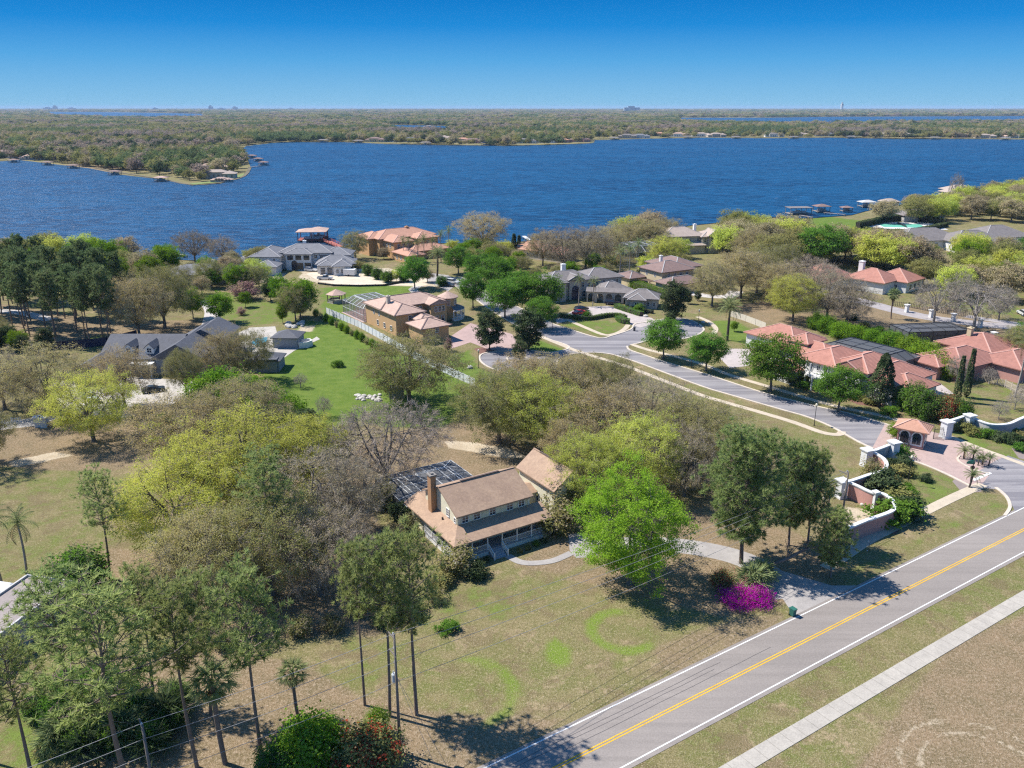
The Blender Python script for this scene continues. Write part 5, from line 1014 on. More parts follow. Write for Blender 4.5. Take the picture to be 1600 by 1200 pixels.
def cage(label, org, ang, w, d, h, rise, nx_, ny_, frame=METALW, px=True, chamfer=True, dens=.45, bw=.11):
    """screened pool enclosure: real frame bars and mesh panels"""
    o = G(*org) if px else org; t = thing('pool_cage', label, 'pool cage', (o[0], o[1], 0), R(ang)); f = MB(); s = MB(); i = min(w, d) * .22 if chamfer else .01
    def zr(x, y): return h + rise * min(1, min(x, w - x, y, d - y) / i)
    xs_ = sorted(set([0, i, w - i, w] + [w * k / nx_ for k in range(nx_ + 1)])); ys_ = sorted(set([0, i, d - i, d] + [d * k / ny_ for k in range(ny_ + 1)]))
    for x in [w * k / nx_ for k in range(nx_ + 1)]:
        for y in (0, d): f.bar((x, y, 0), (x, y, h), bw); 
        for k in range(len(ys_) - 1): f.bar((x, ys_[k], zr(x, ys_[k])), (x, ys_[k + 1], zr(x, ys_[k + 1])), bw)
    for y in [d * k / ny_ for k in range(ny_ + 1)]:
        for x in (0, w): f.bar((x, y, 0), (x, y, h), bw)
        for k in range(len(xs_) - 1): f.bar((xs_[k], y, zr(xs_[k], y)), (xs_[k + 1], y, zr(xs_[k + 1], y)), bw)
    for a, b_ in (((i, i), (w - i, i)), ((w - i, i), (w - i, d - i)), ((w - i, d - i), (i, d - i)), ((i, d - i), (i, i)), ((0, 0), (i, i)), ((w, 0), (w - i, i)), ((w, d), (w - i, d - i)), ((0, d), (i, d - i))):
        f.bar((*a, zr(*a)), (*b_, zr(*b_)), bw * 1.3)
    for z in (0.1, h * .5, h):
        for a, b_ in (((0, 0), (w, 0)), ((w, 0), (w, d)), ((w, d), (0, d)), ((0, d), (0, 0))): f.bar((*a, z), (*b_, z), bw * .9)
    for a in range(len(xs_) - 1):
        for b_ in range(len(ys_) - 1):
            s.face([(x, y, zr(x, y) - .02) for x, y in ((xs_[a], ys_[b_]), (xs_[a + 1], ys_[b_]), (xs_[a + 1], ys_[b_ + 1]), (xs_[a], ys_[b_ + 1]))])
    for a, b_ in (((.02, .02), (w - .02, .02)), ((w - .02, .02), (w - .02, d - .02)), ((w - .02, d - .02), (.02, d - .02)), ((.02, d - .02), (.02, .02))): s.face([(*a, .05), (*b_, .05), (*b_, h), (*a, h)])
    f.build('frame', frame, t); s.build('screen', SCREENM(dens), t); return t
_SM = {}
def SCREENM(dens):
    """insect mesh: fine dark weave, partly see-through"""
    if dens in _SM: return _SM[dens]
    m, nt, b = newmat('insect_screen'); out = nt.nodes['Material Output']; tr = nt.nodes.new('ShaderNodeBsdfTransparent'); mx = nt.nodes.new('ShaderNodeMixShader'); mx.inputs[0].default_value = dens
    b.inputs['Base Color'].default_value = (.09, .095, .105, 1); b.inputs['Roughness'].default_value = .8; L(nt, tr.outputs[0], mx.inputs[1]); L(nt, b.outputs[0], mx.inputs[2]); L(nt, mx.outputs[0], out.inputs[0]); _SM[dens] = m; return m

R_SH = tilemat('shingle_brown', (0.42, 0.29, 0.20), (0.32, 0.215, 0.155), 3.2, 12.0)
R_RED = tilemat('tile_red', (0.43, 0.205, 0.155), (0.37, 0.17, 0.13), 1.6)
R_ROSE = tilemat('tile_rose', (0.52, 0.365, 0.29), (0.46, 0.31, 0.25), 1.6)
R_GREY = tilemat('tile_grey', (0.215, 0.215, 0.23), (0.17, 0.17, 0.185), 1.6)
R_WARM = tilemat('tile_warmgrey', (0.23, 0.205, 0.195), (0.18, 0.16, 0.155), 1.6)
R_SLATE = tilemat('shingle_slate', (0.125, 0.128, 0.145), (0.095, 0.098, 0.112), 2.4, 12.0)
R_BRN = tilemat('tile_brown', (0.25, 0.17, 0.15), (0.21, 0.14, 0.125), 1.6)
R_TAN = tilemat('tile_tan', (0.44, 0.355, 0.30), (0.38, 0.305, 0.26), 1.6)
R_ORG = tilemat('tile_orange', (0.52, 0.285, 0.20), (0.45, 0.24, 0.165), 1.6)
CAPR = plain('ridge_pale', (0.58, 0.34, 0.27), .7); CAPG = plain('ridge_grey', (0.40, 0.38, 0.37), .7); CAPO = plain('ridge_dark', (0.17, 0.11, 0.10), .8)
W_CREAM = surf('siding_cream', (0.72, 0.68, 0.52), (0.66, 0.62, 0.48), .6); W_OCH = surf('stucco_ochre', (0.56, 0.365, 0.19), (0.50, 0.325, 0.165), .5); W_WHT = surf('stucco_white', (0.70, 0.69, 0.67), (0.64, 0.63, 0.62), .5)
W_BEI = surf('stucco_beige', (0.52, 0.46, 0.385), (0.47, 0.41, 0.345), .5); W_YEL = surf('stucco_yellow', (0.56, 0.46, 0.29), (0.5, 0.41, 0.26), .5); W_GRY = surf('stucco_grey', (0.42, 0.41, 0.395), (0.37, 0.36, 0.35), .5); W_PNK = surf('stucco_pink', (0.48, 0.26, 0.22), (0.43, 0.23, 0.20), .5)
W_BLU = surf('siding_blue', (0.24, 0.265, 0.30), (0.21, 0.235, 0.265), .5); W_ORG = surf('stucco_orange', (0.56, 0.335, 0.17), (0.50, 0.30, 0.15), .5)
BRICK = surf('chimney_brick', (0.44, 0.25, 0.135), (0.35, 0.19, 0.105), 3.0, bumps=.5)

# ---------------------------------------------------------------- the farmhouse
A32 = 32.3; fo = G(710, 854, 3.3); FX = Vector((math.cos(R(A32)), math.sin(R(A32)))); fo2 = Vector(fo) + FX * 0.45 + Vector((-FX.y, FX.x)) * 0.45
fh = thing('farmhouse', 'two storey cream farmhouse with brown shingle roof and wraparound white porch', 'house', (fo2.x, fo2.y, 0), R(A32))
# local frame: x along the front, y to the back; porch floor 15.2 x 15.4, main body set in 2.6 m
FL = 0.85; PX1, PY1 = 15.2, 15.3; bx0, bx1, by0, by1 = 1.75, 13.9, 2.7, 12.5; EV = 5.95; ym = (by0 + by1) / 2; PT = .475; ZR = EV + PT * ((by1 - by0) / 2 + .45)
mb = MB(); mb.box(bx0, bx1, by0, by1, 0, EV - .1)
for x in (bx0, bx1): mb.face([(x, by0 + .01, EV - .1), (x, by1 - .01, EV - .1), (x, ym, EV - .1 + PT * (by1 - by0) / 2)])
mb.box(0.5, bx0, 9.5, 14.9, 0, 3.2); mb.box(bx0, 13, by1, 14.6, 0, 3.25)
mb.build('wall', W_CREAM, fh)
mb = MB(); o_ = .45
e0, e1 = by0 - o_, by1 + o_; gx0, gx1 = bx0 - .35, bx1 + .35; th = .2
for s, (ya, zz) in enumerate(((e0, EV), (e1, EV))):
    q = [(gx0, ya, EV), (gx1, ya, EV), (gx1, ym, ZR), (gx0, ym, ZR)]; lo = [(a, b_, c - th) for a, b_, c in q]
    mb.face(q if s == 0 else q[::-1]); mb.face(lo[::-1] if s == 0 else lo); mb.face([lo[0], lo[1], q[1], q[0]]); mb.face([lo[1], lo[2], q[2], q[1]]); mb.face([lo[3], lo[0], q[0], q[3]])
mb.bar((gx0, ym, ZR), (gx1, ym, ZR), .3, 0, .1)
mb.build('roof', R_SH, fh)
mb = MB(); vent = [(5.2, ym + 0.1), (10.6, ym + .1)]; mb.bar((5.0, ym, ZR + .06), (11.5, ym, ZR + .06), .34, 0, .12); mb.build('ridge_vent', plain('vent_dark', (.10, .07, .06), .8), fh)
# porch roof: skirt around front and left
zo, zi = 3.3, 4.5; m_ = .55
O_ = [(-m_, -m_), (PX1 + m_, -m_), (PX1 + m_, by0), (bx0, by0), (bx0, PY1), (-m_, PY1)]
mb = MB()
fr = [(-m_, -m_, zo), (PX1 + m_, -m_, zo), (PX1 + m_, by0, zi), (bx0, by0, zi)]; lf = [(-m_, PY1, zo), (-m_, -m_, zo), (bx0, by0, zi), (bx0, PY1, zi)]
for q in (fr, lf): mb.face(q); mb.face([(a, b_, c - .18) for a, b_, c in q][::-1])
for a, b_ in (((-m_, -m_, zo), (PX1 + m_, -m_, zo)), ((-m_, PY1, zo), (-m_, -m_, zo)), ((PX1 + m_, -m_, zo), (PX1 + m_, by0, zi)), ((bx0, PY1, zi), (-m_, PY1, zo))): mb.face([a, (a[0], a[1], a[2] - .18), (b_[0], b_[1], b_[2] - .18), b_])
mb.face([(bx0 - .01, by1, zi - .02), (bx0, PY1, zi - .02), (13.5, PY1, 3.3), (13.5, by1, zi)]); mb.face([(bx0, PY1, zi), (13.5, PY1, 3.3), (bx0, PY1 + .02, 3.1)])
mb.build('porch_roof', R_SH, fh)
mb = MB(); mb.box(0, PX1, 0, by0, FL - .2, FL); mb.box(0, bx0, by0, 9.5, FL - .2, FL + .003)
mb.box(0.02, PX1 - .02, 0.05, .12, 0, FL - .2, 1); mb.box(.05, .12, .12, 9.5, 0, FL - .2, 1); mb.box(PX1 - .12, PX1 - .05, .12, by0, 0, FL - .2, 1); mb.build('porch_floor', [surf('porch_boards', (.36, .36, .38), None, 2), WHITE], fh)
posts = [(0.1, .1), (2.6, .1), (5.1, .1), (7.5, .1), (10, .1), (12.5, .1), (PX1 - .1, .1), (.1, 2.5), (.1, 4.9), (.1, 7.3), (.1, 9.5), (PX1 - .1, 2.3)]
for x, y in posts: mb = MB(); mb.box(-.08, .08, -.08, .08, FL, 3.16); mb.box(-.12, .12, -.12, .12, FL, FL + .22); mb.box(-.12, .12, -.12, .12, 2.98, 3.17); mb.build('porch_post', WHITE, fh, (x, y, 0))
def rail(a, b_):
    mb = MB(); a = Vector(a); b_ = Vector(b_); n = max(2, int((b_ - a).length / .16)); mb.bar((a.x, a.y, a.z + .9), (b_.x, b_.y, b_.z + .9), .09, 0, .06); mb.bar((a.x, a.y, a.z + .12), (b_.x, b_.y, b_.z + .12), .07, 0, .05)
    for k in range(n + 1): p = a + (b_ - a) * k / n; mb.box(p.x - .022, p.x + .022, p.y - .022, p.y + .022, p.z + .12, p.z + .88)
    mb.build('railing', WHITE, fh)
for i, (a, b_) in enumerate((((.2, .1), (2.5, .1)), ((2.7, .1), (5.0, .1)), ((7.6, .1), (9.9, .1)), ((10.1, .1), (12.4, .1)), ((12.6, .1), (PX1 - .2, .1)), ((.1, .2), (.1, 2.4)), ((.1, 2.6), (.1, 4.8)), ((.1, 5.0), (.1, 7.2)), ((.1, 7.4), (.1, 9.4)), ((PX1 - .1, .2), (PX1 - .1, 2.2)))): rail((*a, FL), (*b_, FL))
mb = MB()
for k in range(5): mb.box(5.25, 7.35, -.32 * (k + 1) + .05, -.32 * k + .05, 0, FL - .16 * (k + 1))
mb.build('steps', surf('step_paint', (.40, .40, .42), None, 2), fh)
for x in (5.2, 7.4):
    mb = MB(); mb.bar((x, 0, FL + .9), (x, -1.6, .95), .09, 0, .06); mb.bar((x, 0, FL + .12), (x, -1.6, .16), .07)
    for k in range(9): y = -1.6 * k / 8; z = FL - (FL - .04) * k / 8; mb.box(x - .022, x + .022, y - .022, y + .022, z + .1, z + .9)
    mb.box(x - .07, x + .07, -1.7, -1.56, 0, 1.12); mb.build('stair_railing', WHITE, fh)
for x in (3.0, 4.9, 7.5, 10.4, 12.4): window(fh, x, by0, 4.6, -90, .95, 1.15, 1, 3)
for x in (3.9, 9.3, 12.6): window(fh, x, by0, FL + .6, -90, 1.5, 1.5, 1, 3)
window(fh, bx0, 5.4, 4.75, 180, .65, 1.1, 1, 3); window(fh, bx0, 3.3, 4.62, 180, .4, .7, 0, 2); window(fh, bx0, 4.4, FL + .6, 180, 1.2, 1.4, 1, 3)
d = MB(); d.box(-.5, .5, -.06, 0, 0, 2.1); dd = d.build('door', surf('door_paint', (.35, .12, .08), None, 2), fh, (6.3, by0, FL)); k = MB(); k.box(.36, .42, -.11, -.06, 1, 1.1); k.build('handle', METALD, dd)
chimney(fh, bx0 - .5, 9.3, 2.5, 9.9, .85, 1.05, BRICK, surf('chimney_cap', (.24, .22, .20), None, 2))
mb = MB(); mb.box(1.0, 1.2, 5.8, 6.0, 3.8, 4.5); mb.build('vent_pipe', METALD, fh)
for x in (2.1, 13.6): mb = MB(); mb.bar((x, by0 - .35, EV - .2), (x, by0 - .06, EV - .5), .08); mb.bar((x, by0 - .06, EV - .5), (x, by0 - .06, 4.6), .08); mb.build('downpipe', WHITE, fh)
# garage wing: stands to the right and back, ridge square to the main ridge
gxa, gxb, gya, gyb = 19.1, 25.1, 3.6, 13.6; gE = 5.0; gm2 = (gxa + gxb) / 2; gz = gE + .74 * ((gxb - gxa) / 2 + .45)
mb = MB(); mb.box(gxa, gxb, gya, gyb, 0, gE - .1)
for y in (gya, gyb): mb.face([(gxa + .01, y, gE - .1), (gxb - .01, y, gE - .1), (gm2, y, gE - .1 + .74 * (gxb - gxa) / 2)])
wing = mb.build('garage_wing', W_CREAM, fh)
mb = MB()
for s, xa in enumerate((gxa - .45, gxb + .45)):
    q = [(xa, gya - .35, gE), (xa, gyb + .35, gE), (gm2, gyb + .35, gz), (gm2, gya - .35, gz)]; lo = [(a, b_, c - .2) for a, b_, c in q]; mb.face(q); mb.face(lo[::-1]); mb.face([q[0], lo[0], lo[1], q[1]]); mb.face([q[1], lo[1], lo[2], q[2]]); mb.face([q[3], lo[3], lo[0], q[0]])
mb.bar((gm2, gya - .35, gz), (gm2, gyb + .35, gz), .3, 0, .1); mb.build('wing_roof', R_SH, wing)
mb = MB(); mb.bar((gm2, gya + 3, gz + .06), (gm2, gya + 8.5, gz + .06), .3, 0, .1); mb.build('ridge_vent', MATS['vent_dark'], wing)
for x in (gxa + 1.9, gxb - 1.9): mb = MB(); mb.box(-1.3, 1.3, -.06, 0, 0, 2.3); [mb.box(-1.3, 1.3, -.075, -.06, z - .02, z + .02) for z in (.6, 1.2, 1.8)]; mb.build('garage_door', WHITE, wing, (x, gya, .05))
window(wing, gxa, 8.5, 1.4, 180, 1.0, 1.3, 1, 3)
# screened pool behind the left part of the house
lk = MB(); lk.box(bx1 + .01, gxa - .01, 8.6, 12.2, 0, 2.8); lk.build('link_wall', W_CREAM, fh); lk = MB(); lk.face([(bx1 + .02, 8.3, 2.85), (gxa - .02, 8.3, 2.85), (gxa - .02, 10.4, 3.6), (bx1 + .02, 10.4, 3.6)]); lk.face([(bx1 + .02, 12.5, 2.85), (gxa - .02, 12.5, 2.85), (gxa - .02, 10.4, 3.6), (bx1 + .02, 10.4, 3.6)]); lk.build('link_roof', R_SH, fh)
cp = fo2 + FX * 0.0 + Vector((-FX.y, FX.x)) * 15.5
cage('grey screened pool enclosure behind the farmhouse', (cp.x, cp.y), A32, 14.0, 12.0, 2.3, .35, 7, 4, METALW, False, True, .95, .08)
setp(MB().box(.2, 13.8, .2, 11.8, 0, .05).build('pool_deck', M_BEDP, None, (cp.x, cp.y, 0), (0, 0, R(A32 + 1))), kind='structure')
cv = Matrix.Rotation(R(A32 + 1), 3, 'Z') @ Vector((3, 2.2, 0))
pl = MB(); pl.box(0, 8, 0, 5.5, 0, .1); setp(pl.build('swimming_pool', plain('pool_water_dark', (.02, .045, .05), .3), None, (cp.x + cv.x, cp.y + cv.y, 0), (0, 0, R(A32 + 1))), 'rectangular dark pool inside the grey screen enclosure', 'pool')

# ---------------------------------------------------------------- ochre house with the round turret
h_ = house('villa', 'ochre two storey house with rose tile roof and corner turret', (616, 494, 6), 35, [(0.9, 21, 9.2, 19.5, 6.2, 'hip', .36), (.9, 9.6, .9, 20, 6.0, 'hip', .36), (2.9, 11.0, -10.3, -2.6, 4.3, 'hip', .36), (6, 10.6, -4, 7, 4.7, 'hip', .3), (14.9, 20.2, 6.2, 12, 6.1, 'gy', .36)], W_OCH, R_ROSE, CAPO, over=.7)
turret(h_, 23.3, 10.8, 2.6, 6.6, W_OCH, R_ROSE, 14, 1.6)
wallrow(h_, (.9, 9.6, .9, 20), '-x', 2, 3.9, .7, 1.0, .45, .8, 0, 2); wallrow(h_, (.9, 9.6, .9, 20), '-x', 3, 1.0, .9, 1.3, .05, .7, 0, 2); wallrow(h_, (.9, 9.6, .9, 20), '-y', 1, 4.0, .9, 1.2, .3, .7); wallrow(h_, (2.9, 11, -10.3, -2.6), '-y', 1, 2.6, .9, 1.1, .3, .8); wallrow(h_, (14.9, 20.2, 6.2, 12), '-y', 3, 3.7, .8, 1.5, .2, .9, 0, 2); wallrow(h_, (14.9, 20.2, 6.2, 12), '-y', 2, .8, .9, 1.6, .2, .9, 0, 2); wallrow(h_, (.9, 21, 9.2, 19.5), '-y', 2, 4.0, .8, 1.2, .46, .66)
wallrow(h_, (6, 10.6, -4, 7), '-x', 2, 2.9, .8, 1.0, .1, .6)
chimney(h_, 3.6, 10.5, 7, 9.3, 1.0, 1.0, W_BEI)
mb = MB(); P = [(23.3 + 5.0 * math.cos(R(a)), 10.8 + 5.0 * math.sin(R(a))) for a in range(-100, 61, 16)]; P2 = [(23.3 + 2.6 * math.cos(R(a)), 10.8 + 2.6 * math.sin(R(a))) for a in range(-100, 61, 16)]
for i in range(len(P) - 1): mb.face([(*P[i], 3.2), (*P[i + 1], 3.2), (*P2[i + 1], 4.1), (*P2[i], 4.1)]); mb.face([(*P[i], 2.95), (*P[i + 1], 2.95), (*P[i + 1], 3.2), (*P[i], 3.2)], 1)
mb.build('porch_roof', [R_WARM, WHITE], h_); mb = MB(); Q = [(23.3 + 4.8 * math.cos(R(a)), 10.8 + 4.8 * math.sin(R(a))) for a in range(-100, 61, 16)]
mb.prism(Q + [(P2[-1][0], P2[-1][1]), (P2[0][0], P2[0][1])], 0, .4)
for i in range(len(Q) - 1):
    mb.bar((*Q[i], 1.3), (*Q[i + 1], 1.3), .08); 
    for k in range(8): t_ = k / 8; mb.box(*(lambda x, y: (x - .03, x + .03, y - .03, y + .03))(Q[i][0] + (Q[i + 1][0] - Q[i][0]) * t_, Q[i][1] + (Q[i + 1][1] - Q[i][1]) * t_), .4, 1.3)
mb.build('porch_railing', WHITE, h_)
for i in range(0, len(Q), 2): mb = MB(); mb.tube([(*Q[i], .4), (*Q[i], 3.0)], .16, 8); mb.build('porch_column', WHITE, h_)
v_ = Matrix.Rotation(R(35), 3, 'Z') @ Vector((0.4, 20.6, 0)); oo = G(616, 494, 6)
cage('tall white framed screen enclosure on the ochre house', (oo[0] + v_.x, oo[1] + v_.y), 35, 12.5, 14.5, 4.0, 1.6, 5, 6, METALW, False, True, .35)
setp(MB().box(-.5, 13, -.5, 15, 0, .06).build('cage_deck', surf('deck_pink', (.42, .28, .24), None, 1), None, (oo[0] + v_.x, oo[1] + v_.y, 0), (0, 0, R(35))), kind='structure')
# gazebo
gz_ = thing('gazebo', 'open gazebo with rose tile roof on the lawn', 'gazebo', (*G(526, 472), 0), R(20)); mb = MB(); n = 6; Pq = [(2.8 * math.cos(2 * math.pi * k / n), 2.8 * math.sin(2 * math.pi * k / n)) for k in range(n)]
for k in range(n): a, b_ = Pq[k], Pq[(k + 1) % n]; mb.face([(a[0] * 1.2, a[1] * 1.2, 2.8), (b_[0] * 1.2, b_[1] * 1.2, 2.8), (0, 0, 4.3)]); mb.face([(a[0] * 1.2, a[1] * 1.2, 2.65), (b_[0] * 1.2, b_[1] * 1.2, 2.65), (b_[0] * 1.2, b_[1] * 1.2, 2.8), (a[0] * 1.2, a[1] * 1.2, 2.8)])
mb.build('roof', R_ROSE, gz_)
for p in Pq: MB().box(-.12, .12, -.12, .12, 0, 2.8).build('post', surf('post_brown', (.22, .13, .1)), gz_, (*p, 0))
mb = MB(); mb.prism([(p[0] * 1.1, p[1] * 1.1) for p in Pq], 0, .25)
for k in range(1, n): a, b_ = Pq[k], Pq[(k + 1) % n]; mb.bar((*a, .75), (*b_, .75), .08, 0, .7)
mb.build('base', M_CONC, gz_)
# ---------------------------------------------------------------- white mansion at the lake
h_ = house('mansion', 'white two storey mansion with slate grey hip roofs at the lake', (449, 421.5), 0, [(-3, 17, 1.5, 13, 6.4, 'hip', .42), (0, 9.8, -1.0, 6, 6.3, 'hip', .42), (-13, -2, -3, 14, 5.6, 'hip', .42), (-16, -7, 6, 20, 4.2, 'hip', .42), (-9, -1, -12, -4, 3.3, 'hip', .42), (13, 24, 2, 12, 5.4, 'hip', .42), (-20, -14, -2, 8, 3.2, 'hip', .42)], W_WHT, R_GREY, CAPG)
wallrow(h_, (0, 9.8, -1, 6), '-y', 3, 4.1, 2.0, 1.5, .02, .98, 2, 2, METALD); wallrow(h_, (-3, 17, 1.5, 13), '-y', 3, 4.3, 1.1, 1.2, .65, .98); wallrow(h_, (0, 9.8, -1, 6), '-y', 2, .4, 2.2, 2.4, .4, 1.0, 2, 2, METALD); wallrow(h_, (-13, -2, -3, 14), '-y', 3, 4.0, .7, .7, .2, .95, 0, 1); wallrow(h_, (-9, -1, -12, -4), '-y', 2, .8, 1.2, 1.4); wallrow(h_, (-13, -2, -3, 14), '-x', 3, 3.4, .9, 1.3); wallrow(h_, (13, 24, 2, 12), '-y', 3, 3.4, 1.0, 1.2); wallrow(h_, (13, 24, 2, 12), '-y', 3, .6, 1.3, 1.8)
d = MB(); d.prism([(-1.1, 0), (1.1, 0), (1.1, .08), (-1.1, .08)], 0, 2.6); d.tube([(0, .04, 2.6), (0, .12, 2.6)], 1.1, 16); d.build('door', plain('door_glass', (.02, .03, .05), .2), h_, (3.2, -1.12, .1)); chimney(h_, 5, 10, 8, 9.8, 1.1, 1.1)
h_ = house('garage_house', 'white single storey garage with slate roof beside the white mansion', (526.8, 429.8), 8, [(-7.5, 6.5, 4, 14, 3.6, 'hip', .45), (-1.2, 5.0, -1, 8, 3.5, 'hip', .5), (-6.5, -1.5, 1.5, 8, 3.45, 'hip', .45)], W_WHT, R_GREY, CAPG)
wallrow(h_, (-1.2, 5, -1, 8), '-y', 3, .9, .8, 1.4, .1, .95); wallrow(h_, (-7.5, 6.5, 4, 14), '-y', 1, .9, .9, 1.4, .85, 1.0); wallrow(h_, (-6.5, -1.5, 1.5, 8), '-y', 2, .2, 1.7, 2.4, 0, 1, 0, 4)
# ---------------------------------------------------------------- house with dormers at the left
h_ = house('dormer_house', 'slate roofed house with two dormers behind the circular drive', (238, 592), 0, [(-13, 4, 3.8, 19, 3.9, 'gx', .47), (0, 10.6, 3.0, 24, 4.3, 'gy', .55), (-16, -9, -4, 15, 3.2, 'gy', .5), (2, 12, 15, 27, 5.2, 'gy', .5)], W_BLU, R_SLATE, None)
for x in (-6.8, -1.9):
    mb = MB(); mb.box(-1.0, 1.0, -1.3, 2.2, 0, 1.5); mb.face([(-1, -1.3, 1.5), (1, -1.3, 1.5), (0, -1.3, 2.4)]); dm = mb.build('dormer', WHITE, h_, (x, 6.0, 4.7)); mb = MB()
    for s in (-1, 1): q = [(s * 1.25, -1.55, 1.35), (0, -1.55, 2.55), (0, 3.6, 2.55), (s * 1.25, 3.0, 1.35)]; mb.face(q); mb.face([(a, b_, c - .12) for a, b_, c in q]); mb.face([q[0], q[1], (0, -1.55, 2.43), (s * 1.25, -1.55, 1.23)])
    mb.build('dormer_roof', R_SLATE, dm); window(dm, 0, -1.3, .35, -90, 1.0, 1.0, 1, 2)
wallrow(h_, (-13, 4, 3.8, 19), '-y', 4, 1.0, 1.2, 1.6, .2, .8); wallrow(h_, (0, 10.6, 3, 24), '-y', 3, 1.0, 1.3, 1.6); mb = MB(); mb.box(-5.5, -.2, .6, 3.9, 3.0, 3.25); [mb.box(x - .15, x + .15, .8, 1.1, 0, 3.0) for x in (-5.2, -2.8, -.5)]; mb.build('porch', WHITE, h_)
# pool cabana and garden wall wing
h_ = house('cabana', 'blue grey pool cabana with dark hip roof on the lawn', (427, 544), -3, [(0, 6.5, 0, 6, 2.9, 'hip', .42)], W_BLU, R_SLATE, None, over=.5, group=None); window(h_, 0, 2, 1, 180, 1.2, 1.2)
setp(h_, cat='cabana')
mb = MB(); ribbon(mb, [(6.5, 3.5), (8.6, 4.2), (9.6, 2.6), (8.8, .8), (6.8, .2)], .35, 0, 1.6, 0); mb.build('bar_wall', W_WHT, h_)
h_ = house('cabana_wing', 'low blue walled wing with slate roof half hidden by oaks', (438, 581), 2, [(-13, -.2, 0, 6, 2.8, 'hip', .4), (-6.5, -.6, -.5, 1.5, 3.0, 'flat')], W_BLU, R_SLATE, None, over=.5); wallrow(h_, (-13, -.2, 0, 6), '-y', 4, .8, 1.0, 1.3)
flat('pool_terrace', [GL([(340, 535), (390, 512), (430, 510), (440, 545), (470, 541), (495, 526), (500, 530), (460, 548), (440, 562), (420, 575), (360, 560)])], 0.03, MATS['white_gravel'])
gp = MB(); gp.face([(p[0], p[1], 0.06) for p in GL([(392, 536), (400, 529), (418, 527), (416, 538), (402, 542)])]); setp(gp.build('garden_pool', plain('pool_water_teal', (.06, .32, .42), .08)), 'small turquoise pool beside the blue grey cabana', 'pool')
# ---------------------------------------------------------------- grey mansion with arcade
h_ = house('mansion', 'grey beige mansion with warm grey roofs, arched entry and arcade', (870, 472), 22, [(-2.5, 14, 2, 12, 6.3, 'hip', .42), (-3.5, 3, -.5, 8, 6.3, 'hip', .42), (12, 25, 2.5, 13, 6.2, 'hip', .42), (14, 23.5, -5.5, 2.5, 3.6, 'hip', .45), (5, 9.5, 1.2, 6, 6.6, 'gy', .5)], W_BEI, R_WARM, CAPG)
wallrow(h_, (-3.5, 3, -.5, 8), '-y', 2, 3.9, 1.0, 1.5); wallrow(h_, (-3.5, 3, -.5, 8), '-y', 2, .8, 1.0, 1.7); wallrow(h_, (-2.5, 14, 2, 12), '-y', 3, 3.8, 1.1, 1.5, .55, .98); wallrow(h_, (-2.5, 14, 2, 12), '-y', 3, .7, 1.1, 1.8, .62, .98); wallrow(h_, (12, 25, 2.5, 13), '-y', 4, 3.9, 1.0, 1.5, .2, .95)
d = MB(); d.box(-1.3, 1.3, -.06, 0, 0, 3.2); d.tube([(0, -.06, 3.2), (0, .02, 3.2)], 1.3, 18); d.build('door', plain('arch_dark', (.04, .05, .10), .3), h_, (7.2, 1.15, .1)); chimney(h_, 8, 12.5, 7, 9.8, 1.4, 1.2)
# arcade
mb = MB(); z0, z1 = 3.0, 3.7; A = [(9, -3.5), (21, -11.5)]
d_ = Vector((A[1][0] - A[0][0], A[1][1] - A[0][1])); ln = d_.length; ux = d_ / ln; ny_ = Vector((-ux.y, ux.x)); nA = 5; wA = ln / nA
def ap(s, t, z): p = Vector(A[0]) + ux * s + ny_ * t; return (p.x, p.y, z)
for k in range(nA):
    sA = k * wA; r_ = wA * .36; cs = sA + wA / 2
    arc = [(cs + r_ * math.cos(math.pi - math.pi * q / 8), 2.0 + r_ * math.sin(math.pi * q / 8) * .95) for q in range(9)]
    out = [(sA, 0), (cs - r_, 0)] + arc + [(cs + r_, 0), (sA + wA, 0), (sA + wA, z1), (sA, z1)]
    for t in (0, .45): mb.face([ap(s, t, z) for s, z in out])
    inn = [(cs - r_, 0)] + arc + [(cs + r_, 0)]
    for q in range(len(inn) - 1): mb.face([ap(*[inn[q][0], 0], inn[q][1]), ap(inn[q + 1][0], 0, inn[q + 1][1]), ap(inn[q + 1][0], .45, inn[q + 1][1]), ap(inn[q][0], .45, inn[q][1])])
mb.build('arcade', W_BEI, h_); mb = MB(); mb.face([ap(-.3, -.5, 3.6), ap(ln + .3, -.5, 3.6), ap(ln + .3, 2, 4.6), ap(-.3, 2, 4.6)]); mb.face([ap(-.3, 4.5, 3.6), ap(ln + .3, 4.5, 3.6), ap(ln + .3, 2, 4.6), ap(-.3, 2, 4.6)]); mb.build('arcade_roof', R_WARM, h_)
h_ = house('garage_house', 'small grey beige garage with hip roof beside the clipped hedge', (1009, 482.5), -14, [(-6.5, 3.4, 0, 7.5, 3.3, 'hip', .5), (-5, -.5, -1.6, 4, 3.1, 'hip', .5)], W_BEI, R_WARM, CAPG); wallrow(h_, (-6.5, 3.4, 0, 7.5), '-y', 2, 1.0, .8, 1.0, .62, 1.0); wallrow(h_, (-5, -.5, -1.6, 4), '-y', 1, .3, 1.1, 1.9)
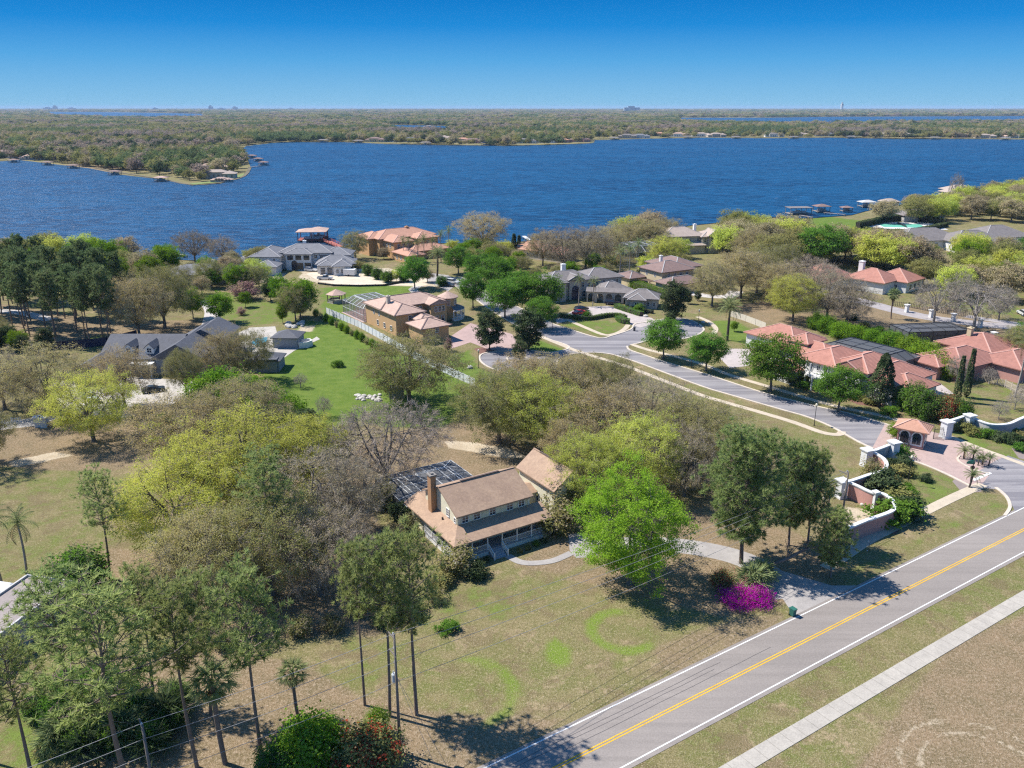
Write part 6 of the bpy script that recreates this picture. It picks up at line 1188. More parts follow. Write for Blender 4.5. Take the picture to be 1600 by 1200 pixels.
# small orange roof behind, tan roofed house, lake villa
h_ = house('house', 'yellow stucco house with brown hip roof beyond the lime hedge', (1008, 447), 30, [(.6, 15, -8, 4, 6.2, 'hip', .38), (-1.5, 13, -15.5, -7.5, 3.2, 'hip', .4), (-6, 1, 1, 9, 3.2, 'hip', .4), (10, 22, -4, 12, 6.0, 'hip', .38)], W_YEL, R_BRN, CAPG); wallrow(h_, (.6, 15, -8, 4), '-x', 2, 4.2, .8, 1.1); wallrow(h_, (.6, 15, -8, 4), '-y', 4, 4.4, .8, .9); chimney(h_, 9, 3, 7, 9.6)
mb = MB()
for k in range(6): mb.bar((-.2 - k * .45, -5.5, 2.8), (-.2 - k * .45, -1, 2.8), .1)
for y in (-5.3, -1.2):
    mb.bar((.6, y, 2.7), (-2.6, y, 2.7), .12); mb.bar((-2.5, y, 0), (-2.5, y, 2.7), .16)
mb.build('pergola', surf('pergola_wood', (.2, .13, .1)), h_)
flat('tan_house_pool', [GL([(985, 437), (997, 433), (1006, 438), (994, 443)])], .06, MATS['pool_water_teal'])
h_ = house('lake_villa', 'large two storey beige villa with pale tile roof and bay gable in the shore wood', (1079, 396), 12, [(-12, 7, 2, 16, 7.2, 'hip', .42), (5, 16, 0, 10, 7.0, 'hip', .42), (7.5, 12.5, -1.2, 5, 7.4, 'gy', .8), (-4, 6, -1, 6, 3.6, 'hip', .4)], W_BEI, R_TAN, CAPG); wallrow(h_, (5, 16, 0, 10), '-y', 4, 4.6, .9, 1.8, 0, 1); wallrow(h_, (5, 16, 0, 10), '-y', 4, 1.0, .9, 2.2, 0, 1); wallrow(h_, (7.5, 12.5, -1.2, 5), '-y', 2, 4.8, 1.0, 2.4, .1, .9); wallrow(h_, (-12, 7, 2, 16), '-y', 4, 4.6, 1.0, 1.6, .1, .95); wallrow(h_, (5, 16, 0, 10), '+x', 2, 4.6); chimney(h_, 6, 11, 8, 11, 1.2, 1.2)
h_ = house('tiled_mansion', 'orange stucco mansion with wide orange tile roofs on the lakeshore', (618, 404), 36, [(-3, 24, 8, 22, 7.4, 'hip', .36), (-1, 8, -1, 14, 7.0, 'hip', .36), (12, 22, 2, 12, 7.1, 'hip', .36), (-2, 5, -15, -2, 3.4, 'hip', .4), (4, 22, -7, 2, 3.4, 'hip', .38), (-6, 4, 12, 24, 7.2, 'hip', .36)], W_ORG, R_ORG, CAPR); wallrow(h_, (-1, 8, -1, 14), '-x', 4, 4.4, 1.1, 1.5); wallrow(h_, (-1, 8, -1, 14), '-y', 3, 4.4, 1.1, 1.5); wallrow(h_, (-6, 4, 12, 24), '-x', 3, 4.4, 1.0, 2.0); wallrow(h_, (12, 22, 2, 12), '-y', 3, 4.4); wallrow(h_, (-2, 5, -15, -2), '-x', 3, 1.0, 1.0, 1.3); chimney(h_, 14, 15, 8, 10.6, 1.2, 1.2, W_ORG)
h_ = house('house', 'low pale house with red orange roof under the tan oaks at the shore', (812, 402), -40, [(0, 22, 0, 10, 3.6, 'hip', .42), (-6, 4, 4, 16, 3.6, 'hip', .42)], W_BEI, R_ORG, CAPR); wallrow(h_, (0, 22, 0, 10), '-y', 5, 1.0, 1.0, 1.3)
h_ = house('house', 'low house with slate roof near the shore behind the left gardens', (296, 445), 12, [(-8, 12, 0, 12, 3.6, 'hip', .42), (10, 18, 4, 14, 3.6, 'hip', .42)], W_GRY, R_GREY, None); wallrow(h_, (-8, 12, 0, 12), '-y', 5, 1.0, 1.8, 1.6); chimney(h_, 8, 7, 4, 7.4)
# ---------------------------------------------------------------- red roofed villa
h_ = house('villa', 'pale villa with many red tile hip roofs along the street', (1262, 603), 35, [(.4, 14, -6, 4, 6.0, 'hip', .42), (2.5, 16, -12.5, -3, 5.9, 'hip', .42), (1.6, 7, -11.5, -5, 5.85, 'gx', .5), (3, 18, -18.5, -8, 4.6, 'hip', .42), (4.5, 14.5, -21.5, -12.8, 3.6, 'hip', .45), (10.5, 17, 8.6, 14, 6.2, 'hip', .5), (8, 18, 1, 18, 4.2, 'hip', .42), (14.5, 26, 15, 30, 3.8, 'hip', .42), (-2.5, 3.5, 2.2, 8.5, 3.3, 'hip', .45)], W_WHT, R_RED, CAPR, over=.6)
wallrow(h_, (.4, 14, -6, 4), '-x', 4, 4.1, .8, 1.1); wallrow(h_, (.4, 14, -6, 4), '-x', 3, .8, .9, 1.8); wallrow(h_, (2.5, 16, -12.5, -3), '-x', 2, 4.1, .8, 1.0, 0, .6); wallrow(h_, (4.5, 14.5, -21.5, -12.8), '-y', 1, .6, 1.4, 1.8, .75, 1); wallrow(h_, (10.5, 17, 8.6, 14), '-x', 2, 4.6, .7, 1.0); wallrow(h_, (-2.5, 3.5, 2.2, 8.5), '-x', 3, .5, 1.0, 1.8); wallrow(h_, (14.5, 26, 15, 30), '-x', 3, 1.0); wallrow(h_, (3, 18, -18.5, -8), '-x', 2, 2.6, .8, 1.2, .3, .9)
mb = MB(); Qa = [(.4 + 2.6 * math.cos(R(a)), -3.5 + 4.4 * math.sin(R(a))) for a in range(90, 271, 15)]; mb.prism(Qa, 2.9, 3.2)
for i in range(len(Qa) - 1): mb.bar((*Qa[i], 4.1), (*Qa[i + 1], 4.1), .12); mb.bar((*Qa[i], 3.2), (*Qa[i], 4.1), .07)
for i in (2, 5, 7, 10): mb.tube([(*Qa[i], 0), (*Qa[i], 2.9)], .22, 8)
mb.build('balcony', W_WHT, h_)
for i in (1, 4, 8, 11): mb = MB(); mb.tube([(Qa[i][0] * .9, Qa[i][1], 3.2), (Qa[i][0] * .9, Qa[i][1], 5.9)], .16, 8); mb.build('balcony_column', W_WHT, h_)
ov = Matrix.Rotation(R(35), 3, 'Z'); o2 = G(1262, 603)
v = ov @ Vector((17.5, -9, 0)); cage('black framed pool cage behind the red roofed villa', (o2[0] + v.x, o2[1] + v.y), 35, 13, 20, 4.0, 1.3, 4, 5, METALD, False, True, .78)
h_ = house('house', 'pink house with broad brick red hip roofs at the right edge', (1548, 596), 30, [(-7, 9, 3, 15, 3.5, 'hip', .38), (4, 18, -4, 7, 3.4, 'hip', .38), (-10, -3, 7, 14, 3.3, 'hip', .36), (9, 24, 6, 20, 3.5, 'hip', .38)], W_PNK, tilemat('tile_brick', (.37, .175, .135), (.31, .145, .115), 1.6), CAPR); wallrow(h_, (4, 18, -4, 7), '-y', 4, .9, 1.2, 1.6); wallrow(h_, (-10, -3, 7, 14), '-x', 2, 1, 1.4, 1.2); chimney(h_, 14, 15, 4, 7.6, 1.1, 1.1, W_YEL)
cage('dark flat pool cage on the brown lot above the pink house', (1418, 534), 8, 18, 9, 2.6, .4, 5, 3, METALD, True, True, .85)
h_ = house('house', 'low white walled house with coral tile roofs in the brown oak wood', (1352, 456), 40, [(-14, 4, 6, 22, 4.0, 'hip', .5), (0, 12, -6, 8, 4.0, 'hip', .5), (8, 20, -10, 2, 3.8, 'hip', .5)], W_WHT, R_RED, CAPR); wallrow(h_, (8, 20, -10, 2), '-y', 3, .8, 1.4, 1.8); wallrow(h_, (8, 20, -10, 2), '-x', 2, .8, 1.2, 1.6); chimney(h_, 7, 6, 5, 9, 1.6, 1.6)
h_ = house('house', 'long pale house with dark warm grey hip roofs beyond the tennis court', (1500, 393), 10, [(-24, 6, 6, 24, 4.2, 'hip', .45), (-4, 20, -2, 14, 4.4, 'hip', .45), (4, 14, -7, 4, 4.0, 'hip', .5), (18, 42, 8, 26, 4.2, 'hip', .45)], W_WHT, R_WARM, CAPG); wallrow(h_, (4, 14, -7, 4), '-y', 3, .8, 1.8, 2.2, 0, 1, 1, 1); wallrow(h_, (-24, 6, 6, 24), '-y', 5, .8, 1.6, 2.2, 0, .6); wallrow(h_, (-4, 20, -2, 14), '-y', 3, .8, 1.6, 2.2, .0, .35)
h_ = house('house', 'small house with grey roof among the trees behind the tennis court', (1452, 347), 0, [(-14, 8, 0, 14, 3.5, 'hip', .4)], W_GRY, R_WARM, None)
h_ = house('house', 'pale gabled house with tall chimney on the right hand point', (1508, 312), 10, [(-9, 9, 0, 16, 4.5, 'hip', .45), (-3, 16, 10, 24, 5.5, 'hip', .4)], W_BEI, R_TAN, None); chimney(h_, 2, 8, 5, 9.5, 1.2, 1.2)
h_ = house('house', 'low roof at the shore end of the right hand point', (1392, 322), 0, [(-5, 5, 0, 7, 2.8, 'hip', .4)], W_BEI, R_TAN, None)
# flat roofed building at the left edge
ff = G(43, 899, 3.6)
t = thing('flat_roof_building', 'building with flat weathered grey roof and low parapet at the left edge', 'building', (ff[0], ff[1], 0), R(-13)); mb = MB(); mb.box(0, 6.6, -20, 0, 0, 3.45); mb.build('wall', W_GRY, t); mb = MB(); mb.box(.2, 6.4, -19.8, -.2, 3.452, 3.55); mb.build('roof', surf('membrane_roof', (.30, .255, .235), (.235, .205, .195), .35), t)
mb = MB(); mb.box(-.05, 6.65, -.22, .03, 3.4, 3.8); mb.box(-.05, .2, -20, -.22, 3.4, 3.8); mb.box(6.4, 6.65, -20, -.22, 3.4, 3.8); mb.build('parapet', surf('parapet_grey', (.5, .49, .48)), t)
t = thing('flat_roof_building', 'second lower flat roof piece with skylight strip behind the first', 'building', (ff[0] - 7.2, ff[1] + 1.2, 0), R(-13)); mb = MB(); mb.box(-8, 6.5, -2.6, -.8, 0, 2.9); mb.build('wall', W_WHT, t); mb = MB(); mb.box(-8.2, 6.7, -2.7, -.7, 2.9, 3.02); mb.build('roof', surf('light_roof', (.6, .6, .6)), t); mb = MB(); mb.box(-4, 4, -2.0, -1.5, 3.02, 3.1); mb.build('skylight', GLASS, t)
# ================================================================ GATE
CAP = surf('wall_cap', (.66, .66, .655), (.60, .60, .60), .8)
def gwall(label, pts, h=2.3, px=True, wm=None):
    P = smooth_line(GL(pts, h + .1) if px else pts, 5); cx, cy = P[len(P) // 2]; t = thing('garden_wall', label, 'wall', (cx, cy, 0)); Q = [(a - cx, b_ - cy) for a, b_ in P]
    mb = MB(); ribbon(mb, Q, .3, 0, h); mb.build('wall_face', wm or W_PNK, t); mb = MB(); ribbon(mb, Q, .46, h - .02, h + .16); ribbon(mb, Q, .62, h + .161, h + .30); mb.build('coping', CAP, t); return t
def pier(label, pos, h=3.0, w=1.35, z=None, ang=20, grp=None, px=True):
    p = G(*pos, h + .2) if px else pos; t = thing('gate_pier', label, 'pier', (p[0], p[1], 0), R(ang), grp); mb = MB(); mb.box(-w / 2, w / 2, -w / 2, w / 2, 0, h - .1); mb.box(-w / 2 - .06, w / 2 + .06, -w / 2 - .06, w / 2 + .06, 0, .35); mb.build('shaft', CAP, t)
    mb = MB(); mb.box(-w / 2 - .14, w / 2 + .14, -w / 2 - .14, w / 2 + .14, h - .1, h + .08); mb.box(-w / 2 - .22, w / 2 + .26, -w / 2 - .26, w / 2 + .26, h + .08, h + .26); mb.build('cap', CAP, t); return t
gwall('pink wall curving from the tall pier down to the next pier', [(1362, 707), (1371, 711), (1381, 718), (1385, 726), (1382, 734), (1372, 739), (1358, 742.5), (1342, 748), (1327, 753)])
gwall('short straight grey wall between tall pier and gate', [(1363, 706), (1379, 700), (1394, 694)], 2.3, True, W_GRY)
gwall('pink wall bulging round the dry corner toward the road', [(1328, 755), (1340, 760), (1354, 767), (1367, 772), (1378, 772), (1388, 777), (1396, 785), (1399, 793), (1392, 800), (1374, 807), (1348, 816), (1313, 831)], 2.5)
gwall('grey wall between the two piers right of the gate', [(1484, 658), (1500, 653), (1515, 647)], 2.3, True, W_GRY)
gwall('curved grey wall sweeping to the right edge', [(1520, 652), (1530, 658), (1551, 664), (1575, 663), (1592, 656), (1606, 650), (1625, 640)], 2.0, True, W_GRY)
pier('white pier where the curving pink wall starts, nearest the vacant lot', (1356, 702), 3.0, 1.4); pier('pale pier between the two pink wall curves, behind the pole', (1317, 750), 2.9, 1.35); pier('slim brown pilaster on the outer pink wall', (1369, 768), 2.9, .5); pier('white pier left of the gate, beside the barred leaf', (1398, 690), 3.0, 1.4); pier('white pier right of the gatehouse with arched niche', (1481, 658), 3.2, 1.5); pier('white pier topping the far end of the short grey wall', (1516, 648), 2.8, 1.4)
t = thing('gatehouse', 'small gatehouse with orange tile pyramid roof and white arched windows', 'gatehouse', (*G(1441, 703), 0), R(-35)); O4 = 4.6
mb = MB(); mb.box(-O4, 0, 0, 3.6, 0, 3.5); mb.box(-O4 - .1, .1, -.1, 3.7, 0, .5); mb.build('wall', W_PNK, t); mb = MB(); mb.hip(-O4, 0, 0, 3.6, 3.6, .5, .8, .2, 0, 1); mb.build('roof', [R_ORG, CAPR], t)
def archwin(par, x, y, face, w=1.45, h=1.6):
    a = R(face); o = link('arched_window', None, par, (x, y, .7), (0, 0, a + R(90))); mb = MB(); mb.box(-w / 2 - .26, w / 2 + .26, -.05, .0, -.3, h); mb.tube([(0, -.05, h), (0, .0, h)], w / 2 + .26, 16); o2_ = mb.build('frame', WHITE, par, (x, y, .7), (0, 0, a + R(90))); bpy.data.objects.remove(o); o2_.name = 'arched_window'
    mb = MB(); mb.box(-w / 2, -.04, -.07, -.051, .1, h * .92); mb.box(.04, w / 2, -.07, -.051, .1, h * .92); mb.tube([(0, -.07, h), (0, -.051, h)], w / 2, 16); mb.build('pane', GLASS, o2_)
for x in (-3.3, -1.2): archwin(t, x, -.02, -90)
for y in (1.0, 2.6): archwin(t, .02, y, 0, 1.0)
archwin(t, -O4 - .02, 1.8, 180)
def gate(label, a, b_, h=2.4):
    A_, B_ = Vector(G(*a)), Vector(G(*b_)); d = B_ - A_; t = thing('iron_gate', label, 'gate', (A_.x, A_.y, 0), math.atan2(d.y, d.x)); ln = d.length; mb = MB()
    mb.bar((0, 0, .15), (ln, 0, .15), .07); mb.bar((0, 0, h * .8), (ln, 0, h * .8), .07); mb.bar((0, 0, 0), (0, 0, h), .1); mb.bar((ln, 0, 0), (ln, 0, h), .1); mb.build('frame', METALD, t); mb = MB(); n = int(ln / .22)
    for k in range(1, n): x = ln * k / n; mb.bar((x, 0, .15), (x, 0, h * (.86 + .12 * math.sin(math.pi * k / n))), .035)
    mb.build('bars', METALD, t)
gate('open iron gate leaf left of the gatehouse', (1402, 697), (1418, 702)); gate('iron gate leaf at the white pier left of the gatehouse', (1400, 706), (1418, 690)); gate('iron gate leaf right of the gatehouse', (1458, 686), (1480, 684))
def lamp(label, pos, h=4.6, grp='lamp posts along the street'):
    t = thing('street_lamp', label, 'street lamp', (*G(*pos), 0), 0, grp); mb = MB(); mb.tube([(0, 0, 0), (0, 0, .5), (0, 0, h - .6)], [.13, .07, .055], 8); mb.tube([(0, 0, h - .66), (0, 0, h - .55)], [.14, .14], 8); mb.build('pole', METALD, t)
    mb = MB(); mb.tube([(0, 0, h - .55), (0, 0, h - .3), (0, 0, h - .05), (0, 0, h + .12)], [.12, .23, .2, .03], 10); mb.build('globe', plain('lamp_glass', (.75, .70, .55), .3), t); return t
lamp('street lamp on the verge opposite the red roofed villa', (1272, 665)); lamp('street lamp by the left round street end', (748, 575)); lamp('dark lamp post on the gate lawn', (1418, 757), 5.2); lamp('street lamp left of the forecourt lawn', (863, 515)); lamp('street lamp behind the right round street end', (1091, 508)); lamp('street lamp under the street tree by the pale driveway', (1080, 575), 3.6)
# street sign at the gravel corner
t = thing('street_sign', 'green street name blades on a dark post at the gravel corner', 'street sign', (*G(1516, 752), 0), R(-10)); mb = MB(); mb.bar((0, 0, 0), (0, 0, 3.6), .1); mb.build('post', METALD, t); mb = MB(); mb.box(-1.1, .2, -.03, .03, 3.15, 3.5); mb.build('name_blade', plain('sign_green', (.02, .20, .14), .5), t); mb = MB(); mb.box(-1.2, .1, -.02, .04, 3.6, 3.9); mb.build('name_blade', MATS['sign_green'], t, rot=(0, 0, R(25))); mb = MB(); mb.prism([(.38 * math.cos(R(22.5 + 45 * k)), .38 * math.sin(R(22.5 + 45 * k))) for k in range(8)], 0, .03); sgn = mb.build('stop_plate', plain('sign_back', (.16, .07, .07), .5), t, (.0, .09, 2.5), (R(90), 0, 0))
# sidewalk sign post and trash bins
def bin_(label, pos, c, ang=0):
    t = thing('wheelie_bin', label, 'bin', (*G(*pos), 0), R(ang)); mb = MB(); m = plain('bin_' + label[:5].strip(), c, .5); n = 0
    lo = [(-.24, -.28), (.24, -.28), (.24, .28), (-.24, .28)]; mb.v = [(a, b_, .1) for a, b_ in lo] + [(a * 1.25, b_ * 1.3, 1.0) for a, b_ in lo]; mb.f = [(0, 1, 5, 4), (1, 2, 6, 5), (2, 3, 7, 6), (3, 0, 4, 7), (3, 2, 1, 0), (4, 5, 6, 7)]; mb.m = [0] * 6; mb.build('body', m, t)
    mb = MB(); mb.box(-.33, .33, -.42, .40, 1.003, 1.09); mb.bar((-.3, .45, .98), (.3, .45, .98), .05); mb.build('lid', m, t)
    for s in (-.27, .27): mb = MB(); mb.tube([(s - .04, .28, .12), (s + .04, .28, .12)], .12, 10); mb.build('wheel', METALD, t)
bin_('green wheelie bin on the verge by the farmhouse driveway', (1238, 962), (.03, .14, .11), 30); bin_('black wheelie bin at the right round street end', (991, 517), (.04, .04, .05))
# ================================================================ POLES AND WIRES
WOOD = surf('pole_wood', (.19, .165, .145), (.14, .12, .105), 1.5); PORC = plain('porcelain', (.6, .6, .6), .3)
def pole(label, pos, h, arms=1, trans=False, px=True, ang=33 + 90, r=.16, cat='utility pole', grp=None):
    p = G(*pos) if px else pos; t = thing('utility_pole', label, cat, (p[0], p[1], 0), R(ang), grp); mb = MB(); mb.tube([(0, 0, -.1), (0, 0, h * .5), (0, 0, h)], [r, r * .85, r * .65], 10); mb.build('shaft', WOOD, t, smooth=True)
    for k in range(arms): z = h - .5 - k * 1.9; mb = MB(); mb.box(-.05 - .1 * k, 1.5, -.07, .07, z - .07, z + .07) if not trans else mb.box(-.2, 1.3, -.05, .05, z - .05, z + .05); mb.build('cross_arm', WOOD, t)
    for k in range(3): z = h - .1 - k * 1.55; mb = MB(); mb.tube([(.22, 0, z - .18), (.22, 0, z), (.22, 0, z + .18)], [.06, .1, .05], 8); mb.bar((0, 0, z - .15), (.22, 0, z - .15), .05); mb.build('insulator', PORC, t)
    if trans: mb = MB(); mb.tube([(.45, 0, h - 5.6), (.45, 0, h - 5.5), (.45, 0, h - 4.7), (.45, 0, h - 4.6)], [.2, .27, .27, .2], 12); mb.bar((0, 0, h - 5.1), (.3, 0, h - 5.1), .1); mb.tube([(.45, .1, h - 4.6), (.45, .1, h - 4.3)], .05, 6); mb.build('transformer', plain('transformer_grey', (.5, .53, .55), .4), t)
    return (p[0], p[1], h)
tp = G(222, 1133, 13.4); p3 = G(1313, 828)
PA = pole('utility pole with grey transformer behind the red flowering hedge', (625.5, 1176), 13.6, 2, True); PB = pole('utility pole low in the left corner carrying four wires', tp, 13.4, 1, False, False); PC_ = pole('utility pole inside the corner of the pink wall', p3, 9.6, 1, False, False)
pole('plain wooden pole left of the pink wall corner', (1285, 806), 6.2, 0); pole('short leaning service pole left of the fan palm', (1257, 812), 6.6, 0, ang=90); pole('dark slim pole in front of the farmhouse driveway pines', (1263, 822), 4.6, 0, r=.1)
WIRE = plain('wire_alu', (.30, .30, .31), .5, .2)
def wire(a, b_, sag=.5, r=.022, label='power line sagging between the utility poles', grp='power lines along the road'):
    a = Vector(a); b_ = Vector(b_); mb = MB(); mb.tube([tuple((a + (b_ - a) * (k / 14)) - a - Vector((0, 0, sag * 4 * (k / 14) * (1 - k / 14)))) for k in range(15)], r, 4); o = mb.build('power_line', WIRE, None, tuple(a)); setp(o, label, 'cable', grp)
dd_ = Vector((-math.sin(R(33)), math.cos(R(33))))
far = (PA[0] + 92 * rd.x, PA[1] + 92 * rd.y); fl = (tp[0] - 26 * rd.x, tp[1] - 26 * rd.y)
for z, o_ in ((13.5, .22), (12.0, .22), (10.4, .22), (8.2, .15)):
    q = lambda p: (p[0] + dd_.x * o_, p[1] + dd_.y * o_)
    wire((*q(PA), z), (*q(tp), z - .1), .35); wire((*q(tp), z - .1), (*q(fl), z - .1), .35); wire((*q(PA), z), (*q(p3), min(9.6, z) - (0 if z > 12.5 else (13.5 - z) * .35)), 1.0)
    wire((*q(p3), min(9.6, z) - (0 if z > 12.5 else (13.5 - z) * .35)), (p3[0] + 60 * rd.x, p3[1] + 60 * rd.y, 8 + z * .1), .8) if False else None
for gx_, gy_ in ((1188 * 0 + 700, 1200), (688, 1215)): e = G(gx_, gy_); wire((PA[0], PA[1], 9.0), (e[0], e[1], 0), .05, .018, 'steel guy wire staying the transformer pole', 'guy wires of the transformer pole')
pole('short grey guard post at the foot of the hedge', (613, 1192), 1.2, 0, r=.09, cat='post'); pole('thin marker post on the verge beside the shaded walk', (1357, 862), 1.6, 0, r=.05, cat='post')
# ================================================================ VEHICLES
TYRE = plain('tyre', (.02, .02, .02), .8); HUB = plain('hub', (.45, .45, .46), .3, .6); CGL = plain('car_glass', (.03, .035, .045), .06, 0, .9); RLT = plain('tail_light', (.4, .02, .02), .3); HLT = plain('head_light', (.7, .7, .68), .2)
def car(label, pos, ang, c, kind='suv', name='parked_car', cat='car', grp='parked cars', px=True):
    o = G(*pos) if px else pos; t = thing(name, label, cat, (o[0], o[1], .03), R(ang), grp); pm = MATS.get('paint_%s' % (c,)) or plain('paint_%s' % (c,), c, .25, .1, .6)
    Lh = 2.45 if kind != 'pickup' else 2.8; prof = dict(suv=[(-Lh, .35), (-Lh, .95), (-Lh + .1, 1.08), (1.05, 1.1), (2.1, .98), (Lh, .8), (Lh, .35)], sedan=[(-Lh, .32), (-Lh, .85), (-Lh + .15, .95), (.9, .95), (2.1, .85), (Lh, .68), (Lh, .32)], pickup=[(-Lh, .45), (-Lh, 1.12), (-.7, 1.12), (1.2, 1.12), (2.5, 1.02), (Lh, .85), (Lh, .45)])[kind]
    gp = dict(suv=[(-2.3, 1.09), (-2.1, 1.62), (.2, 1.66), (1.1, 1.1)], sedan=[(-1.8, .95), (-1.0, 1.38), (.25, 1.4), (1.15, .95)], pickup=[(-.75, 1.12), (-.6, 1.72), (.55, 1.74), (1.35, 1.12)])[kind]; w = .95
    mb = MB()
    def ext(P, w0, w1f, z0, mi=0):
        zt = max(p[1] for p in P); n = len(mb.v); k = len(P)
        for s in (-1, 1): mb.v += [(x, s * (w0 - (w1f * (z - z0) / (zt - z0 + 1e-6) if z > z0 else 0)), z) for x, z in P]
        mb.f.append(tuple(range(n, n + k))); mb.f.append(tuple(range(n + 2 * k - 1, n + k - 1, -1))); mb.m += [mi, mi]
        for i in range(k): j = (i + 1) % k; mb.f.append((n + i, n + k + i, n + k + j, n + j)); mb.m.append(mi)
    ext(prof, w, .06, .6); mb.build('body', pm, t); mb = MB(); ext(gp, w - .07, .2, gp[0][1]); g_o = mb.build('windows', CGL, t)
    mb = MB(); top = [(gp[1][0] + .08, gp[1][1] + .012), (gp[2][0] - .05, gp[2][1] + .012)]; mb.box(top[0][0], top[1][0], -w + .26, w - .26, gp[1][1] + .004, gp[1][1] + .05); mb.build('roof', pm, t)
    for x in (-Lh * .62, Lh * .62):
        for s in (-1, 1): mb = MB(); mb.tube([(x, s * (w - .2), .34), (x, s * (w + .03), .34)], .34, 14); wh = mb.build('wheel', TYRE, t); mb = MB(); mb.tube([(x, s * (w + .02), .34), (x, s * (w + .045), .34)], .2, 10); mb.build('rim', HUB, wh)
    for s in (-1, 1): MB().box(Lh - .04, Lh + .02, s * .65 - .2, s * .65 + .2, .6, .76).build('headlight', HLT, t); MB().box(-Lh - .02, -Lh + .04, s * .75 - .12, s * .75 + .12, .7, .9).build('tail_light', RLT, t)
    if kind == 'pickup': MB().box(-Lh + .12, -.85, -.8, .8, 1.125, 1.14).build('cargo_bed', METALD, t)
car('white car before the white mansion, left of two', (486, 424), -20, (.7, .7, .7)); car('white car before the white mansion, right of two', (500, 421.5), -15, (.74, .74, .74)); car('white pickup on the sandy building yard', (508, 437), 2, (.68, .68, .67), 'pickup', 'pickup_truck', 'pickup truck')
car('dark suv in the forecourt of the grey mansion', (908, 486), 40, (.015, .015, .02)); car('red car in the forecourt of the grey mansion', (906, 491), 35, (.5, .02, .02), 'sedan'); car('dark car under the arch of the grey mansion garage', (957, 476), -15, (.03, .03, .045))
car('white suv in the parking court by the street trees', (708, 443), -30, (.7, .7, .7)); car('dark car in the parking court by the street trees', (700, 447), -35, (.06, .07, .09), 'sedan')
car('silver car on the circular drive under the ochre oak', (144, 625), -60, (.55, .6, .64)); car('dark grey car on the circular drive under the oak', (133, 618), -55, (.12, .14, .18)); car('dark car parked before the dormer house', (240, 612), 25, (.03, .04, .045), 'sedan'); car('black car at the lower rim of the circular drive', (225, 645), 5, (.02, .03, .04)); car('grey van among the bushes beside the sandy yard', (592, 431), 10, (.15, .15, .16), 'suv'); car('pale car behind the fence at the far right', (1598, 492), 80, (.6, .6, .6))
t = thing('trailer', 'white enclosed box trailer on the sandy yard', 'trailer', (*G(547, 431), 0), R(-10)); MB().box(-2.2, 2.2, -1.1, 1.1, .45, 2.6).build('box', WHITE, t); mb = MB(); mb.bar((2.2, .5, .5), (3.3, 0, .5), .1); mb.bar((2.2, -.5, .5), (3.3, 0, .5), .1); mb.build('drawbar', METALD, t)
for s in (-1, 1): MB().tube([(-.2, s * .9, .35), (-.2, s * 1.12, .35)], .35, 12).build('wheel', TYRE, t)
for i, (x, y) in enumerate(((600, 432), (607, 434), (612, 436))): t = thing('material_pallet', 'stack of pale building blocks on the sandy yard', 'pallet', (*G(x, y), 0), R(20 * i), 'pallets on the sandy yard'); MB().box(-.9, .9, -.7, .7, .15, 1.2).build('blocks', W_BEI, t); MB().box(-.95, .95, -.75, .75, 0, .14).build('pallet', WOOD, t)
# ================================================================ FENCES, STONES
def fence(label, pts, h, m, post=2.4, gap=0, px=True, z0=0.02, th=.05, name='fence'):
    P = GL(pts) if px else pts; o = P[0]; t = thing(name, label, 'fence', (o[0], o[1], 0)); pn = MB()
    for i in range(len(P) - 1):
        a = Vector(P[i]) - Vector(o); b_ = Vector(P[i + 1]) - Vector(o); n = max(1, round((b_ - a).length / post))
        for k in range(n):
            p = a + (b_ - a) * k / n; q_ = a + (b_ - a) * (k + 1) / n
            if gap:
                for j in range(int((q_ - p).length / gap)): w_ = p + (q_ - p) * (j + .5) / int((q_ - p).length / gap); pn.bar((w_.x, w_.y, z0), (w_.x, w_.y, h), gap * .5, 0, .03)
                for z in (h * .3, h * .85): pn.bar((p.x, p.y, z), (q_.x, q_.y, z), .05)
            else: pn.bar((p.x, p.y, h / 2), (q_.x, q_.y, h / 2), th, 0, h - z0)
            if k < n: mb = MB(); mb.box(-.07, .07, -.07, .07, 0, h + .12); mb.build('post', m, t, (p.x, p.y, 0))
    pn.build('panel', m, t); return t
VIN = surf('vinyl_white', (.66, .68, .69), (.6, .62, .63), .5)
fence('white vinyl fence between the green lawn and the ochre house', [(510, 490), (560, 511), (600, 533), (650, 562), (700, 585), (742, 604)], 1.9, VIN)
fence('pale fence running from the date palm lawn to the red roofed villa', [(1141, 494), (1165, 502), (1196, 514)], 1.8, surf('fence_cream', (.62, .56, .46)), 4)
fence('white picket fence before the brick roofed house at the right edge', [(1508, 592), (1545, 598), (1570, 605), (1610, 625)], 1.7, surf('fence_wood', (.52, .45, .38)), 2.4, .3)
fence('iron fence with pale piers along the back street', [(1395, 478), (1420, 480), (1455, 487), (1490, 492), (1532, 500)], 1.5, METALD, 6, .5)
fence('black silt fence along the edge of the sandy yard', [(497, 444), (520, 447), (560, 448), (600, 447), (640, 440)], .7, plain('silt_black', (.03, .03, .03), .8), 3)
fence('dark tarp fence in front of the dark pine stand', [(60, 548), (110, 545), (165, 540), (215, 528)], 2.2, plain('tarp_navy', (.012, .016, .06), .6), 4, 0, True, .02, .06)
fence('white board fence at the left gate', [(4, 664), (35, 661)], 1.3, VIN, 1.5, .3)
for x, y in ((1418, 479), (1456, 487), (1491, 493), (1533, 502), (1554, 522)): pier('pale pier of the fence along the back street', (x, y - 3), 2.2, .9, grp='piers along the back street')
for i, (x, y, lb) in enumerate(((57, 660, 'left'), (66, 661, 'right'))): pier('grey gate pier at the left lawn drive, %s of two' % lb, (x, y - 9), 1.9, 1.0)
g2 = random.Random(5)
STONE = surf('boulder', (.50, .47, .43), (.38, .36, .33), 1.5)
